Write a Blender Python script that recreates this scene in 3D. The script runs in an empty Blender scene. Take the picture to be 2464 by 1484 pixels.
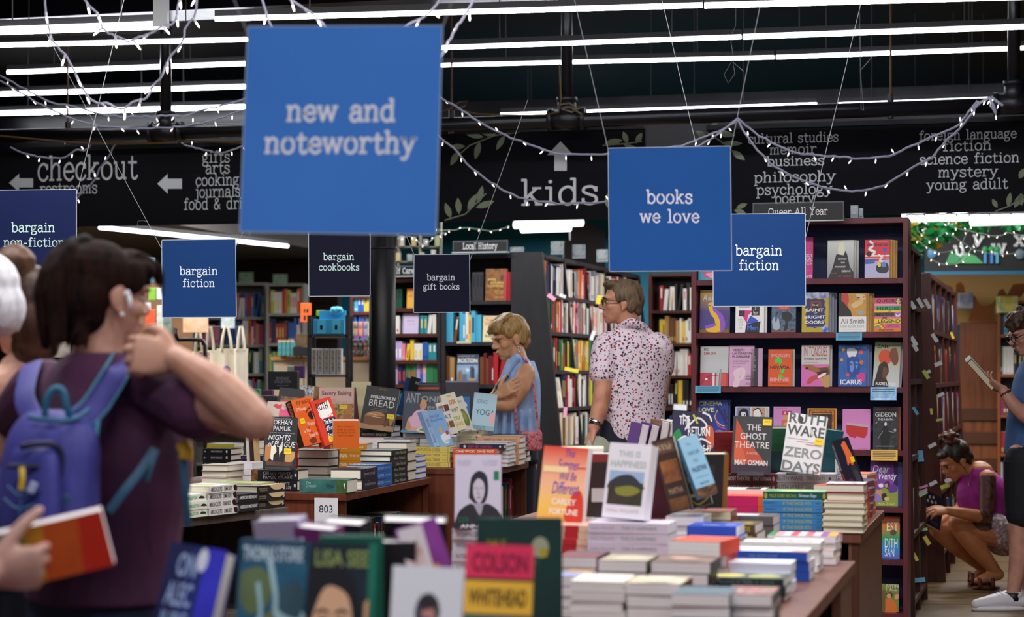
import bpy, bmesh, math, random
from mathutils import Vector, Matrix, Euler
C = bpy.context.scene.collection
D = bpy.data
sc = bpy.context.scene
F = 4791.0; HZ = 900.0; CX = 1232.0; EYE = 1.33   # 70 mm lens on a 2464 px wide frame
# ---------------------------------------------------------------- camera, world, lights
cd = D.cameras.new('camera'); cam = D.objects.new('camera', cd); C.objects.link(cam); sc.camera = cam
cam.location = (0, 0, EYE); cam.rotation_euler = (math.pi/2, 0, 0)
cd.sensor_width = 36; cd.lens = F*36/2464; cd.shift_y = (HZ-742)/2464; cd.clip_end = 100
cd.dof.use_dof = True; cd.dof.focus_distance = 9.3; cd.dof.aperture_fstop = 3.3
sc.view_settings.view_transform = 'Standard'; sc.view_settings.look = 'None'
sc.view_settings.exposure = 0.0; sc.view_settings.gamma = 1.0; sc.view_settings.use_curve_mapping = False
sc.cycles.max_bounces = 5; sc.cycles.diffuse_bounces = 3; sc.cycles.glossy_bounces = 3; sc.cycles.transmission_bounces = 4
sc.cycles.transparent_max_bounces = 6; sc.cycles.caustics_reflective = False; sc.cycles.caustics_refractive = False
sc.cycles.sample_clamp_indirect = 4
wd = D.worlds.new('world'); sc.world = wd; wd.use_nodes = True
wd.node_tree.nodes['Background'].inputs[0].default_value = (.80, .88, 1.0, 1); wd.node_tree.nodes['Background'].inputs[1].default_value = .42
def area(x, y, z, sx, sy, power, rot=0, col=(1, .97, .95), tilt=0):
    l = D.lights.new('unseen_light', 'AREA'); l.shape = 'RECTANGLE'; l.size = sx; l.size_y = sy; l.energy = power; l.color = col
    o = D.objects.new('unseen_light', l); o.location = (x, y, z); o.rotation_euler = (tilt, 0, rot); C.objects.link(o); o['kind'] = 'helper'
TH = math.radians(14.3)
for x, y, z, p in ((-.4, 14.4, 2.86, 48), (-3.4, 14.8, 2.86, 60), (2.9, 13.1, 2.8, 70), (-4, 15.5, 3.15, 110), (-1, 16.8, 3.1, 110), (-4, 19.2, 3.1, 110), (.8, 21.5, 3.0, 140), (2.6, 15.2, 3.1, 110), (4.6, 15.0, 3.0, 60), (3.2, 17.6, 3.0, 80)): area(x, y, z, 2.2, .3, p, -TH)  # added fill lamps, kept out of view, brightening the back shelves and aisle
for x, y, p in ((-1.2, 2.3, 56), (1.6, 2.6, 56), (-1.6, 5.2, 68), (1.4, 5.0, 68), (-1.5, 8.0, 95), (1.2, 7.6, 95)):
    area(x, y, 3.45, 2.6, .35, p, -TH)
# ---------------------------------------------------------------- helpers
def P(px, py, Y): return Vector(((px-CX)*Y/F, Y, EYE-(py-HZ)*Y/F))
dv = Vector((math.sin(TH), math.cos(TH), 0)); lv = Vector((math.cos(TH), -math.sin(TH), 0))
def lin(h):
    v = []
    for i in (0, 2, 4):
        c = int(h[i:i+2], 16)/255; v.append(c/12.92 if c <= .04045 else ((c+.055)/1.055)**2.4)
    return (*v, 1)
MATS = {}
def mat(s):
    """'rrggbb' plain, 'a>b' vertical gradient print, 'a/b/scale' mottled print; ';r=' roughness ';m=' metal ';e=' emission ';t=' transmission ';b=' bump"""
    if s in MATS: return MATS[s]
    parts = s.split(';'); col = parts[0]; op = dict(p.split('=') for p in parts[1:])
    m = D.materials.new('surface_'+s.replace(';', '_').replace('/', '_').replace('>', '_')[:40]); m.use_nodes = True
    nt = m.node_tree; b = nt.nodes['Principled BSDF']
    b.inputs['Roughness'].default_value = float(op.get('r', .45)); b.inputs['Metallic'].default_value = float(op.get('m', 0))
    b.inputs['Specular IOR Level'].default_value = float(op.get('s', .4))
    if 't' in op: b.inputs['Transmission Weight'].default_value = float(op['t']); b.inputs['IOR'].default_value = 1.15
    if '>' in col:
        cs = col.split('>'); uv = nt.nodes.new('ShaderNodeTexCoord'); sp = nt.nodes.new('ShaderNodeSeparateXYZ'); cr = nt.nodes.new('ShaderNodeValToRGB')
        nt.links.new(uv.outputs['UV'], sp.inputs[0]); nt.links.new(sp.outputs[1], cr.inputs[0]); nt.links.new(cr.outputs[0], b.inputs['Base Color'])
        el = cr.color_ramp.elements
        while len(el) < len(cs): el.new(.5)
        for i, c in enumerate(cs): el[i].position = i/(len(cs)-1); el[i].color = lin(c)
    elif '/' in col:
        cs = col.split('/'); tc = nt.nodes.new('ShaderNodeTexCoord'); n = nt.nodes.new('ShaderNodeTexNoise'); cr = nt.nodes.new('ShaderNodeValToRGB')
        n.inputs['Scale'].default_value = float(cs[-1]); n.inputs['Detail'].default_value = 3
        if 'v' in op:
            mp = nt.nodes.new('ShaderNodeMapping'); mp.inputs['Scale'].default_value = [float(q) for q in op['v'].split(',')]
            nt.links.new(tc.outputs['Object'], mp.inputs[0]); nt.links.new(mp.outputs[0], n.inputs['Vector'])
        else: nt.links.new(tc.outputs['Object'], n.inputs['Vector'])
        nt.links.new(n.outputs[0], cr.inputs[0]); nt.links.new(cr.outputs[0], b.inputs['Base Color'])
        el = cr.color_ramp.elements; k = len(cs)-1
        while len(el) < k: el.new(.5)
        for i in range(k): el[i].position = .34+.32*i/max(1, k-1); el[i].color = lin(cs[i])
        if 'b' in op:
            bp = nt.nodes.new('ShaderNodeBump'); bp.inputs['Strength'].default_value = float(op['b']); bp.inputs['Distance'].default_value = .01
            nt.links.new(n.outputs[0], bp.inputs['Height']); nt.links.new(bp.outputs[0], b.inputs['Normal'])
    else: b.inputs['Base Color'].default_value = lin(col)
    if 'e' in op:
        b.inputs['Emission Color'].default_value = lin(col[:6]); b.inputs['Emission Strength'].default_value = float(op['e'])
    MATS[s] = m; return m
class MB:
    """collects faces into one mesh"""
    def __init__(s): s.v = []; s.f = []; s.mi = []; s.ms = []; s.uv = None
    def slot(s, m):
        if m not in s.ms: s.ms.append(m)
        return s.ms.index(m)
    def add(s, vs, fs, m, M=None):
        b = len(s.v); k = s.slot(m)
        s.v += [tuple(M @ Vector(v)) for v in vs] if M is not None else [tuple(v) for v in vs]
        s.f += [tuple(b+i for i in f) for f in fs]; s.mi += [k]*len(fs); return s
    def box(s, x0, y0, z0, x1, y1, z1, m, M=None):
        vs = [(x0,y0,z0),(x1,y0,z0),(x1,y1,z0),(x0,y1,z0),(x0,y0,z1),(x1,y0,z1),(x1,y1,z1),(x0,y1,z1)]
        return s.add(vs, [(0,3,2,1),(4,5,6,7),(0,1,5,4),(1,2,6,5),(2,3,7,6),(3,0,4,7)], m, M)
    def tube(s, pts, r, m, n=6, M=None, cap=True):
        pts = [Vector(p) for p in pts]; rs = r if isinstance(r, (list, tuple)) else [r]*len(pts)
        vs = []; fs = []; up = None
        for i, p in enumerate(pts):
            t = (pts[min(i+1, len(pts)-1)]-pts[max(i-1, 0)]).normalized()
            if up is None: up = Vector((0,0,1)) if abs(t.z) < .9 else Vector((1,0,0))
            a = t.cross(up)
            a = a.normalized() if a.length > 1e-6 else Vector((1,0,0)); b = a.cross(t).normalized(); up = b
            for k in range(n):
                q = 2*math.pi*k/n; vs.append(p+(a*math.cos(q)+b*math.sin(q))*rs[i])
        for i in range(len(pts)-1):
            for k in range(n):
                fs.append((i*n+k, i*n+(k+1) % n, (i+1)*n+(k+1) % n, (i+1)*n+k))
        if cap: fs += [tuple(range(n))[::-1], tuple((len(pts)-1)*n+k for k in range(n))]
        return s.add(vs, fs, m, M)
    def cyl(s, x, y, z0, z1, r, m, n=20, M=None): return s.tube([(x,y,z0),(x,y,z1)], r, m, n, M)
    def poly(s, pts, m, M=None): return s.add(pts, [tuple(range(len(pts)))], m, M)
    def prism(s, pts, d, m, M=None):
        """closed outline pts extruded by vector d"""
        n = len(pts); d = Vector(d); vs = [Vector(p) for p in pts]+[Vector(p)+d for p in pts]
        fs = [tuple(range(n)), tuple(range(2*n-1, n-1, -1))]+[(i, i+n, (i+1) % n+n, (i+1) % n) for i in range(n)]
        return s.add(vs, fs, m, M)
    def ell(s, c, r, m, M=None, nu=14, nv=9):
        vs = []; fs = []
        for j in range(nv+1):
            a = math.pi*j/nv
            for i in range(nu):
                b = 2*math.pi*i/nu; vs.append((c[0]+r[0]*math.sin(a)*math.cos(b), c[1]+r[1]*math.sin(a)*math.sin(b), c[2]+r[2]*math.cos(a)))
        for j in range(nv):
            for i in range(nu): fs.append((j*nu+i, (j+1)*nu+i, (j+1)*nu+(i+1) % nu, j*nu+(i+1) % nu))
        return s.add(vs, fs, m, M)
    def mesh(s, name, smooth=False):
        me = D.meshes.new(name); me.from_pydata(s.v, [], s.f)
        for m in s.ms: me.materials.append(mat(m) if isinstance(m, str) else m)
        if s.ms: me.polygons.foreach_set('material_index', s.mi)
        if s.uv:
            l = me.uv_layers.new(name='uv'); (ox, oz, w, h) = s.uv
            for lp in me.loops: co = me.vertices[lp.vertex_index].co; l.data[lp.index].uv = ((co.x-ox)/w, (co.z-oz)/h)
        if smooth: me.polygons.foreach_set('use_smooth', [True]*len(me.polygons))
        me.update(); return me
    def obj(s, name, parent=None, smooth=False, label=None):
        o = D.objects.new(name, s.mesh(name, smooth)); C.objects.link(o); o.parent = parent
        if label: o['label'] = label
        return o
def bevel(o, w=.004, n=2):
    b = o.modifiers.new('edge', 'BEVEL'); b.width = w; b.segments = n; b.limit_method = 'ANGLE'; return o
def tag(o, label, cat, group=None, kind=None):
    if label: o['label'] = label
    if cat: o['category'] = cat
    if group: o['group'] = group
    if kind: o['kind'] = kind
    return o
def thing(name, label, cat, loc=(0,0,0), rz=0, group=None):
    o = D.objects.new(name, None); C.objects.link(o); o.location = loc; o.rotation_euler = (0,0,rz); o.empty_display_size = .1
    return tag(o, label, cat, group)
def struct(name, mb, smooth=False):
    o = mb.obj(name, None, smooth); o['kind'] = 'structure'; return o
def kids(o): return CH.get(o.name, [])
def dup(o, label=None, group=None):
    """a copy of a thing with copies of its parts"""
    r = o.copy(); C.objects.link(r)
    for ch in list(o.children):
        c = ch.copy(); C.objects.link(c); c.parent = r; c.matrix_parent_inverse = ch.matrix_parent_inverse
        for g in list(ch.children):
            d = g.copy(); C.objects.link(d); d.parent = c
    if label: r['label'] = label
    if group: r['group'] = group
    return r
ORD = 'first second third fourth fifth sixth seventh eighth ninth tenth eleventh twelfth thirteenth fourteenth fifteenth sixteenth seventeenth eighteenth nineteenth twentieth'.split()
def nth(i): return ORD[i] if i < 20 else (('twenty ' if i < 29 else 'thirty ' if i < 39 else 'forty ')+ORD[(i-19) % 10-1 if (i-19) % 10 else 9] if i < 49 else 'number %d' % (i+1))
# ---------------------------------------------------------------- lettering
FC = {}
def font_geo(t, bold=0, shear=0):
    k = (t, bold, shear)
    if k in FC: return FC[k]
    cu = D.curves.new('lettering', 'FONT'); cu.body = t; cu.size = 1; cu.resolution_u = 3; cu.offset = bold; cu.shear = shear; cu.space_line = .8; cu.align_x = 'CENTER'
    o = D.objects.new('lettering', cu); me = o.to_mesh()
    vs = [(v.co.x, v.co.y) for v in me.vertices]; fs = [tuple(p.vertices) for p in me.polygons]
    o.to_mesh_clear(); D.objects.remove(o); D.curves.remove(cu)
    x0 = min(v[0] for v in vs); x1 = max(v[0] for v in vs); y0 = min(v[1] for v in vs); y1 = max(v[1] for v in vs)
    FC[k] = ([((x-x0)/(x1-x0), (y-y0)/(y1-y0)) for x, y in vs], fs, (x1-x0)/(y1-y0)); return FC[k]
# slab-serif stroke alphabet: x-height 1; 'c' curve, 'l' line, 's' serif bar (x y halfwidth), 'd' dot
GL = {
'a': (.95, "c .14,.74 .25,.95 .48,1 .72,.88 .76,.6 .76,.14;c .76,.55 .4,.58 .13,.42 .1,.18 .3,-.02 .58,.08 .76,.3;l .76,.03 .95,.03"),
'b': (1.05, "l .2,1.45 .2,.0;l .02,1.45 .2,1.45;c .2,.7 .38,.95 .62,1 .88,.82 .96,.5 .88,.18 .62,0 .36,.06 .2,.3"),
'c': (.9, "c .82,.7 .7,.93 .48,1 .2,.85 .08,.5 .2,.14 .48,0 .72,.08 .86,.26;l .82,.95 .82,.7"),
'd': (1.05, "l .82,1.45 .82,.03 1.0,.03;l .64,1.45 .82,1.45;c .82,.7 .66,.95 .42,1 .16,.82 .08,.5 .16,.18 .42,0 .66,.06 .82,.3"),
'e': (.92, "c .1,.52 .85,.53 .82,.75 .68,.95 .46,1 .2,.84 .08,.5 .2,.16 .48,0 .72,.07 .86,.22"),
'f': (.75, "c .75,1.3 .62,1.45 .45,1.4 .34,1.2 .34,.9 .34,.03;l .08,.96 .66,.96;s .34,.03 .26"),
'g': (.98, "c .42,1 .18,.9 .12,.68 .2,.46 .42,.38 .62,.46 .7,.68 .62,.9 .42,1;l .62,.9 .78,1.02 .96,.98;c .25,.44 .12,.3 .24,.16 .6,.1 .86,0 .84,-.26 .5,-.42 .2,-.36 .06,-.18 .2,.02 .3,.12"),
'h': (1.08, "l .2,1.45 .2,.03;l .02,1.45 .2,1.45;c .2,.65 .4,.93 .62,1 .82,.85 .84,.6 .84,.03;s .2,.03 .18;s .84,.03 .18"),
'i': (.6, "l .08,.97 .32,.97 .32,.03;s .32,.03 .26;d .3,1.32"),
'j': (.6, "c .12,.97 .4,.97 .4,.4 .38,-.2 .2,-.42 -.06,-.32;d .38,1.32"),
'k': (1.05, "l .2,1.45 .2,.03;l .02,1.45 .2,1.45;l .22,.4 .74,.95;l .42,.62 .82,.04;s .2,.03 .18;s .76,.97 .2;s .86,.03 .16"),
'l': (.6, "l .08,1.45 .32,1.45 .32,.03;s .32,.03 .26"),
'm': (1.5, "l .04,.97 .2,.97 .2,.03;c .2,.65 .36,.93 .54,1 .7,.85 .72,.6 .72,.03;c .72,.65 .9,.93 1.06,1 1.22,.85 1.24,.6 1.24,.03;s .2,.03 .15;s .72,.03 .13;s 1.24,.03 .16"),
'n': (1.08, "l .02,.97 .2,.97 .2,.03;c .2,.65 .4,.93 .62,1 .82,.85 .84,.6 .84,.03;s .2,.03 .18;s .84,.03 .18"),
'o': (1.0, "c .5,1 .2,.86 .09,.5 .2,.14 .5,0 .8,.14 .91,.5 .8,.86 .5,1"),
'p': (1.05, "l .02,.97 .2,.97 .2,-.42;s .2,-.42 .2;c .2,.7 .38,.95 .62,1 .88,.82 .96,.5 .88,.18 .62,0 .36,.06 .2,.3"),
'q': (1.05, "l .82,.97 .82,-.42;s .82,-.42 .2;c .82,.7 .66,.95 .42,1 .16,.82 .08,.5 .16,.18 .42,0 .66,.06 .82,.3"),
'r': (.88, "l .05,.97 .26,.97 .26,.03;s .28,.03 .25;c .26,.55 .4,.88 .62,1 .82,.9 .84,.8"),
's': (.85, "c .74,.76 .62,.95 .42,1 .16,.92 .13,.7 .4,.55 .7,.42 .76,.18 .58,.02 .36,0 .14,.1 .1,.3;l .74,.96 .74,.74;l .1,.3 .1,.04"),
't': (.78, "c .34,1.3 .34,.9 .33,.3 .42,.03 .62,0 .78,.16;l .06,.96 .7,.96"),
'u': (1.08, "c .2,.97 .2,.4 .26,.12 .46,0 .7,.1 .84,.35;l .84,.97 .84,.03 1.02,.03;l .04,.97 .2,.97;l .68,.97 .84,.97"),
'v': (1.05, "l .14,.97 .52,.02 .9,.97;s .14,.97 .16;s .9,.97 .16"),
'w': (1.45, "l .12,.97 .4,.02 .72,.95 1.04,.02 1.32,.97;s .14,.97 .16;s 1.3,.97 .16;s .72,.96 .1"),
'x': (1.0, "l .14,.97 .86,.03;l .86,.97 .14,.03;s .16,.97 .16;s .84,.97 .16;s .14,.03 .16;s .86,.03 .16"),
'y': (1.05, "l .14,.97 .54,.05;c .92,.97 .54,.05 .38,-.34 .18,-.42 .04,-.34;s .14,.97 .16;s .92,.97 .16"),
'z': (.9, "l .14,.72 .14,.97 .8,.97 .12,.03 .8,.03 .8,.28"),
'-': (.7, "l .1,.5 .6,.5"), '&': (1.3, "c 1.1,.05 .7,.5 .38,.95 .36,1.25 .6,1.4 .8,1.22 .7,.95 .3,.65 .14,.3 .4,0 .8,.15 1.05,.6"),
' ': (.7, ""),
'Q': (1.4, "c .65,1.4 .2,1.2 .1,.7 .2,.2 .65,0 1.1,.2 1.2,.7 1.1,1.2 .65,1.4;l .7,.2 1.1,-.15"),
'A': (1.4, "l .15,.03 .66,1.4 1.2,.03;l .35,.5 1,.5;s .16,.03 .18;s 1.18,.03 .2"),
'Y': (1.3, "l .12,1.38 .62,.7 1.1,1.38;l .62,.7 .62,.03;s .62,.03 .24;s .14,1.38 .18;s 1.08,1.38 .18"),
'L': (1.1, "l .3,1.38 .3,.03 .95,.03 .95,.35;s .3,1.38 .24;s .2,.03 .18"),
'H': (1.4, "l .3,1.38 .3,.03;l 1.05,1.38 1.05,.03;l .3,.72 1.05,.72;s .3,1.38 .2;s .3,.03 .2;s 1.05,1.38 .2;s 1.05,.03 .2"),
'S': (1.1, "c .9,1.1 .7,1.36 .5,1.4 .2,1.25 .2,.95 .5,.75 .85,.55 .9,.25 .7,.03 .45,0 .2,.12 .12,.35"),
'C': (1.25, "c 1.08,1.05 .9,1.35 .65,1.4 .25,1.2 .1,.7 .25,.2 .65,0 .95,.1 1.12,.35"),
}
def crom(ps, n=4):
    out = []
    for i in range(len(ps)-1):
        a = ps[max(i-1, 0)]; b = ps[i]; c = ps[i+1]; d = ps[min(i+2, len(ps)-1)]
        for k in range(n):
            t = k/n
            out.append(tuple(.5*(2*b[j]+(c[j]-a[j])*t+(2*a[j]-5*b[j]+4*c[j]-d[j])*t*t+(3*b[j]-a[j]-3*c[j]+d[j])*t**3) for j in range(len(b))))
    out.append(tuple(ps[-1])); return out
def ribbon(pl, w):
    ps = [Vector(p) for p in pl]; ps = [p for i, p in enumerate(ps) if i == 0 or (p-ps[i-1]).length > 1e-6]; vs = []; n = len(ps)
    for i, p in enumerate(ps):
        a = (p-ps[i-1]).normalized() if i else None; b = (ps[i+1]-p).normalized() if i < n-1 else None
        t = ((a or b)+(b or a)).normalized(); k = Vector((-t.y, t.x))*w/2
        if a and b: k /= max(.6, k.normalized().dot(Vector((-a.y, a.x))))
        e = t*(w*.25); q = p-e if i == 0 else p+e if i == n-1 else p
        vs += [tuple(q-k), tuple(q+k)]
    return vs, [(2*i, 2*i+2, 2*i+3, 2*i+1) for i in range(n-1)]
def slab_geo(text, w=.17, track=.12):
    vs = []; fs = []; x = 0
    for ch in text:
        adv, spec = GL[ch]
        for st in spec.split(';'):
            if not st: continue
            t = st.split(); ps = [tuple(float(q) for q in p.split(',')) for p in t[1:] if ',' in p]
            if t[0] == 'c': a, b = ribbon(crom(ps), w)
            elif t[0] == 'l':
                for u, v in zip(ps, ps[1:]):
                    a, b = ribbon([u, v], w); k = len(vs); q = len(fs); vs += [(x+p[0], p[1], (q % 17)*.0004) for p in a]; fs += [tuple(k+i for i in f) for f in b]
                continue
            elif t[0] == 's': hw = float(t[2]); a, b = ribbon([(ps[0][0]-hw, ps[0][1]), (ps[0][0]+hw, ps[0][1])], w*.8)
            else:
                q = [(ps[0][0]+w*.7*math.cos(i*math.pi/4), ps[0][1]+w*.7*math.sin(i*math.pi/4)) for i in range(8)]; a, b = q, [tuple(range(8))]
            k = len(vs); q = len(fs); vs += [(x+p[0], p[1], (q % 17)*.0004) for p in a]; fs += [tuple(k+i for i in f) for f in b]
        x += adv+track
    return vs, fs, x-track
def slab_text(mb, text, cx, base, xh, m, y=0, w=.17, track=.12, maxw=None):
    """slab lettering centred on cx, standing on base in the xz plane"""
    vs, fs, L = slab_geo(text, w, track); sx = xh
    if maxw: sx = maxw/L
    mb.add([((p[0]-L/2)*sx+cx, y-p[2]*xh, p[1]*xh+base) for p in vs], fs, m)
# ---------------------------------------------------------------- the room
def grid_M(x, y, z=0, rz=-TH): return Matrix.Translation((x, y, z)) @ Matrix.Rotation(rz, 4, 'Z')
m = MB(); m.poly([(-9,-3,0),(11,-3,0),(11,28,0),(-9,28,0)], '6e5838/5c482c/7c6644/5;r=.4;v=.6,6,1'); struct('floor', m)
fl = MB()
for i in range(46): fl.box(-9, -2.9+i*.66, .0, 11, -2.888+i*.66, .0012, '4a3a26;r=.6', Matrix.Rotation(-TH*.2, 4, 'Z'))
struct('trim_1', fl)
m = MB(); m.box(-9, -3, 4.3, 11, 28, 4.4, '0a0a0e;r=.6'); struct('ceiling', m)
G0 = grid_M(0, 24.5)
m = MB(); m.box(-12, 0, 0, 12, .1, 4.4, '2088ac;r=.6', G0); struct('wall_back', m)
m = MB(); m.box(-9.1, -3, 0, -9, 28, 4.4, '3a2c22'); struct('wall_left', m)
m = MB(); m.box(11, -3, 0, 11.1, 28, 4.4, '3a2c22'); struct('wall_right', m)
GP = grid_M(-1.35, 22)
m = MB(); m.box(-6, 0, 0, -.6, .1, 2.62, '33221a;r=.6', GP); m.box(-3.6, -.02, 0, -1.9, 0, 2.62, '5f4a3c;r=.7', GP)
for i in range(16): m.box(-1.85, -.03, .3+i*.14, -.6, -.005, .42+i*.14, '2c1f18;r=.5', GP)
struct('wall_left_partition', m)
m = MB(); m.box(-7.2, -6.2, 2.62, -.3, .1, 2.9, '6d6a68;r=.7', GP); struct('trim_2', m)
# dark beams under the ceiling
for i, (y, z0, z1) in enumerate(((15.2, 2.98, 3.42), (18.2, 3.05, 3.5), (12.0, 3.62, 3.9), (10.3, 3.5, 3.8))):
    m = MB(); m.box(-9, 0, z0, 10, .35, z1, '040406/06060a/08080c/3;r=.3;b=.5;s=.25', grid_M(0, y)); struct('trim_%d' % (i+3), m)
# hanging chalk boards with painted lettering
BY = 13.0; BT = math.radians(14.0)
bl = Vector((math.cos(BT), -math.sin(BT), 0)); BM = Matrix.Translation((0, BY, 0)) @ Matrix.Rotation(-BT, 4, 'Z')
def onb(px, py, off=0):
    """pixel to board plane coordinates (s, z)"""
    a = (px-CX)/F; s = a*(BY+off)/(math.cos(BT)+a*math.sin(BT)); Y = BY+off-s*math.sin(BT)
    return s, EYE-(py-HZ)*Y/F
def board(x0, x1, top, bot, label):
    t = thing('chalkboard_sign', label, 'sign', tuple(BM @ Vector((0,0,0))), -BT)
    s0, _ = onb(x0, 500); s1, _ = onb(x1, 500)
    zt = onb((x0+x1)/2, top)[1]; zb = onb((x0+x1)/2, bot)[1]
    m = MB(); m.box(s0, 0, zb, s1, .05, zt, '131318/17171d/1.5;r=.8;s=.15'); m.obj('board', t)
    m = MB(); m.box(s0, -.012, zt-.03, s1, 0, zt, '0d0d10'); m.obj('top_rail', t)
    return t
def btext(t, items, name='lettering'):
    m = MB()
    for tx, cx, base, w, xh in items:
        s, z = onb(cx, base); s0 = onb(cx-w/2, base)[0]; s1 = onb(cx+w/2, base)[0]; xz = onb(cx, base-xh)[1]-z
        slab_text(m, tx, s, z, xz, 'e2e7e8;r=.8', -.002, .15, .1, s1-s0)
    m.obj(name, t)
def bpoly(t, polys, name, col):
    m = MB()
    for pl in polys: m.poly([(onb(*p)[0], -.002, onb(*p)[1]) for p in pl], col)
    m.obj(name, t)
def leaf(x, y, a, L, w):
    a = math.radians(a); c, s = math.cos(a), math.sin(a)
    return [(x+c*u*L-s*v*w, y+s*u*L+c*v*w) for u, v in ((0,0),(.25,.75),(.5,1),(.78,.65),(1,0),(.78,-.65),(.5,-1),(.25,-.75))]
def stalk(pts, w=2):
    out = []
    for a, b in zip(pts, pts[1:]):
        d = Vector((b[0]-a[0], b[1]-a[1])).normalized(); n = (-d.y*w, d.x*w)
        out.append([(a[0]+n[0], a[1]+n[1]), (a[0]-n[0], a[1]-n[1]), (b[0]-n[0], b[1]-n[1]), (b[0]+n[0], b[1]+n[1])])
    return out
b1 = board(-160, 1000, 345, 540, 'long black chalkboard sign with white checkout and gifts lettering')
btext(b1, [('checkout',210,432,240,40),('restrooms',165,466,138,19),('gifts',520,391,66,19),('arts',524,417,58,19),('cooking',523,446,104,19),('journals',524,474,108,19),('food & drink',530,503,176,19)])
ar = [(0,.5),(.42,0),(.42,.25),(1,.25),(1,.75),(.42,.75),(.42,1)]
bpoly(b1, [[(22+58*u, 418+44*v) for u, v in ar], [(379+59*u, 418+48*v) for u, v in ar]], 'arrow', 'e2e7e8;r=.8')
b2 = board(1000, 1552, 307, 529, 'black chalkboard sign with white kids lettering and an upward arrow')
btext(b2, [('kids',1347,492,184,42)])
bpoly(b2, [[(1317,373),(1349,340),(1380,373),(1364,373),(1364,411),(1334,411),(1334,373)]], 'arrow', 'd5dadb;r=.8')
lf = '8a9478;r=.8'
bpoly(b2, [leaf(1215,325,120,42,7),leaf(1195,322,185,40,8),leaf(1165,330,190,46,7),leaf(1155,340,105,45,8),leaf(1120,352,178,38,7),leaf(1105,362,120,42,8)]+stalk([(1250,318),(1190,326),(1130,350),(1090,385)], 1.5), 'leaf', lf)
bpoly(b2, [leaf(1455,345,-10,44,8),leaf(1500,347,25,48,7),leaf(1510,345,-110,30,7),leaf(1530,345,-60,30,7)]+stalk([(1450,350),(1510,345),(1545,340)], 1.5), 'leaf', lf)
bpoly(b2, [leaf(1085,525,-110,40,8),leaf(1105,515,-95,40,8),leaf(1125,505,-60,45,8),leaf(1145,500,-20,48,8),leaf(1150,490,-75,45,8)]+stalk([(1070,530),(1120,515),(1170,465)], 1.5)+[leaf(1462,500,-90,35,7)], 'leaf', lf)
b3 = board(1700, 2620, 288, 513, 'black chalkboard sign listing subjects such as memoir and mystery in white')
btext(b3, [('cultural studies',1908,343,217,16),('memoir',1908,370,112,16),('business',1914,398,138,16),('philosophy',1912,437,195,17),('psychology',1911,467,182,17),('poetry',1912,489,96,17),
  ('foreign language',2328,335,234,16),('fiction',2327,362,117,17),('science fiction',2332,393,240,17),('mystery',2329,425,143,17),('young adult',2327,455,195,17)])
bpoly(b3, [leaf(1712,312,-60,30,7),leaf(1722,318,10,48,8),leaf(1735,345,0,52,7),leaf(1760,362,35,40,8),leaf(1700,330,-150,30,7),leaf(1766,505,15,30,7),leaf(1772,500,-20,28,6)]+stalk([(1700,318),(1735,340),(1765,365)], 1.5), 'leaf', lf)
bpoly(b3, [leaf(2425,498,-80,36,7),leaf(2440,500,-60,40,8),leaf(2400,500,-120,25,6),leaf(2458,495,-95,30,8),leaf(2452,430,-60,30,8)]+stalk([(2395,508),(2430,495),(2464,470)], 1.5), 'leaf', lf)
# overhead pipe with risers
PY_ = BY-.22
def pipe_pt(px, py, off=-.3):
    s, z = onb(px, py, off); p = Matrix.Translation((0, BY+off, 0)) @ Matrix.Rotation(-BT, 4, 'Z') @ Vector((s, 0, z)); return p
pt = thing('ceiling_pipe', 'long black iron pipe with tee fittings running above the chalkboards', 'pipe')
m = MB(); m.tube([pipe_pt(-120, 331), pipe_pt(1000, 303), pipe_pt(2400, 253)], .047, '17171b;r=.3', 16); m.obj('main_pipe', pt, True)
for x, y in ((399, 318), (1364, 287), (2440, 250)):
    a = pipe_pt(x, y); m = MB(); m.tube([a, a+Vector((0,0,1.6))], .038, '141418;r=.3', 14); m.obj('riser', pt, True)
    m = MB(); m.tube([a-bl*.1, a+bl*.1], .064, '1a1a1f;r=.35', 16); m.tube([a-bl*.12, a-bl*.09], .07, '1a1a1f;r=.35', 16); m.tube([a+bl*.09, a+bl*.12], .07, '1a1a1f;r=.35', 16)
    m.tube([a, a+Vector((0,0,.13))], .06, '1a1a1f;r=.35', 16); m.tube([a+Vector((0,0,.11)), a+Vector((0,0,.14))], .066, '1a1a1f;r=.35', 16); m.obj('tee_fitting', pt, True)
for x, y in ((163, 326), (1087, 299), (2143, 262)):
    a = pipe_pt(x, y); m = MB(); m.tube([a, a+Vector((0,0,1.5))], .007, '5a3a22;r=.7', 6); m.tube([a+Vector((0,0,-.06)), a+Vector((0,0,.09))], .02, '24201e', 8); m.obj('hanger_rod', pt)
def cable(pts, col, r, label, Yoff=-.4, name='wire', cat='wire'):
    m = MB(); m.tube([pipe_pt(x, y, Yoff) for x, y in pts], r, col, 5); o = m.obj(name); tag(o, label, cat); return o
cable([(-20,325),(90,335),(200,345),(300,346),(380,344),(440,338),(520,341),(592,344)], '6a4a1e', .006, 'brown wire sagging along the pipe above the checkout board', -.37, 'cable', 'cable')
cable([(1060,268),(1082,262),(1105,246),(1124,243),(1118,256),(1095,262),(1150,274),(1200,276),(1300,278),(1345,270),(1350,240),(1346,150)], '5a4526', .005, 'brown wire looped on the pipe above the kids board', -.37, 'cable', 'cable')
cable([(1348,252),(1370,248),(1390,262),(1376,270),(1352,262),(1372,258),(1400,275)], '6a5a40', .006, 'string knotted round the tee fitting above the kids board', -.38, 'twine', 'string')
cable([(1775,-330),(1770,62),(1757,90),(1765,140),(1742,180),(1752,200),(1768,178),(1764,150),(1790,172)], '8a8a90', .002, 'thin loose wire curling under the ceiling lights', -1.2)
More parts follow.
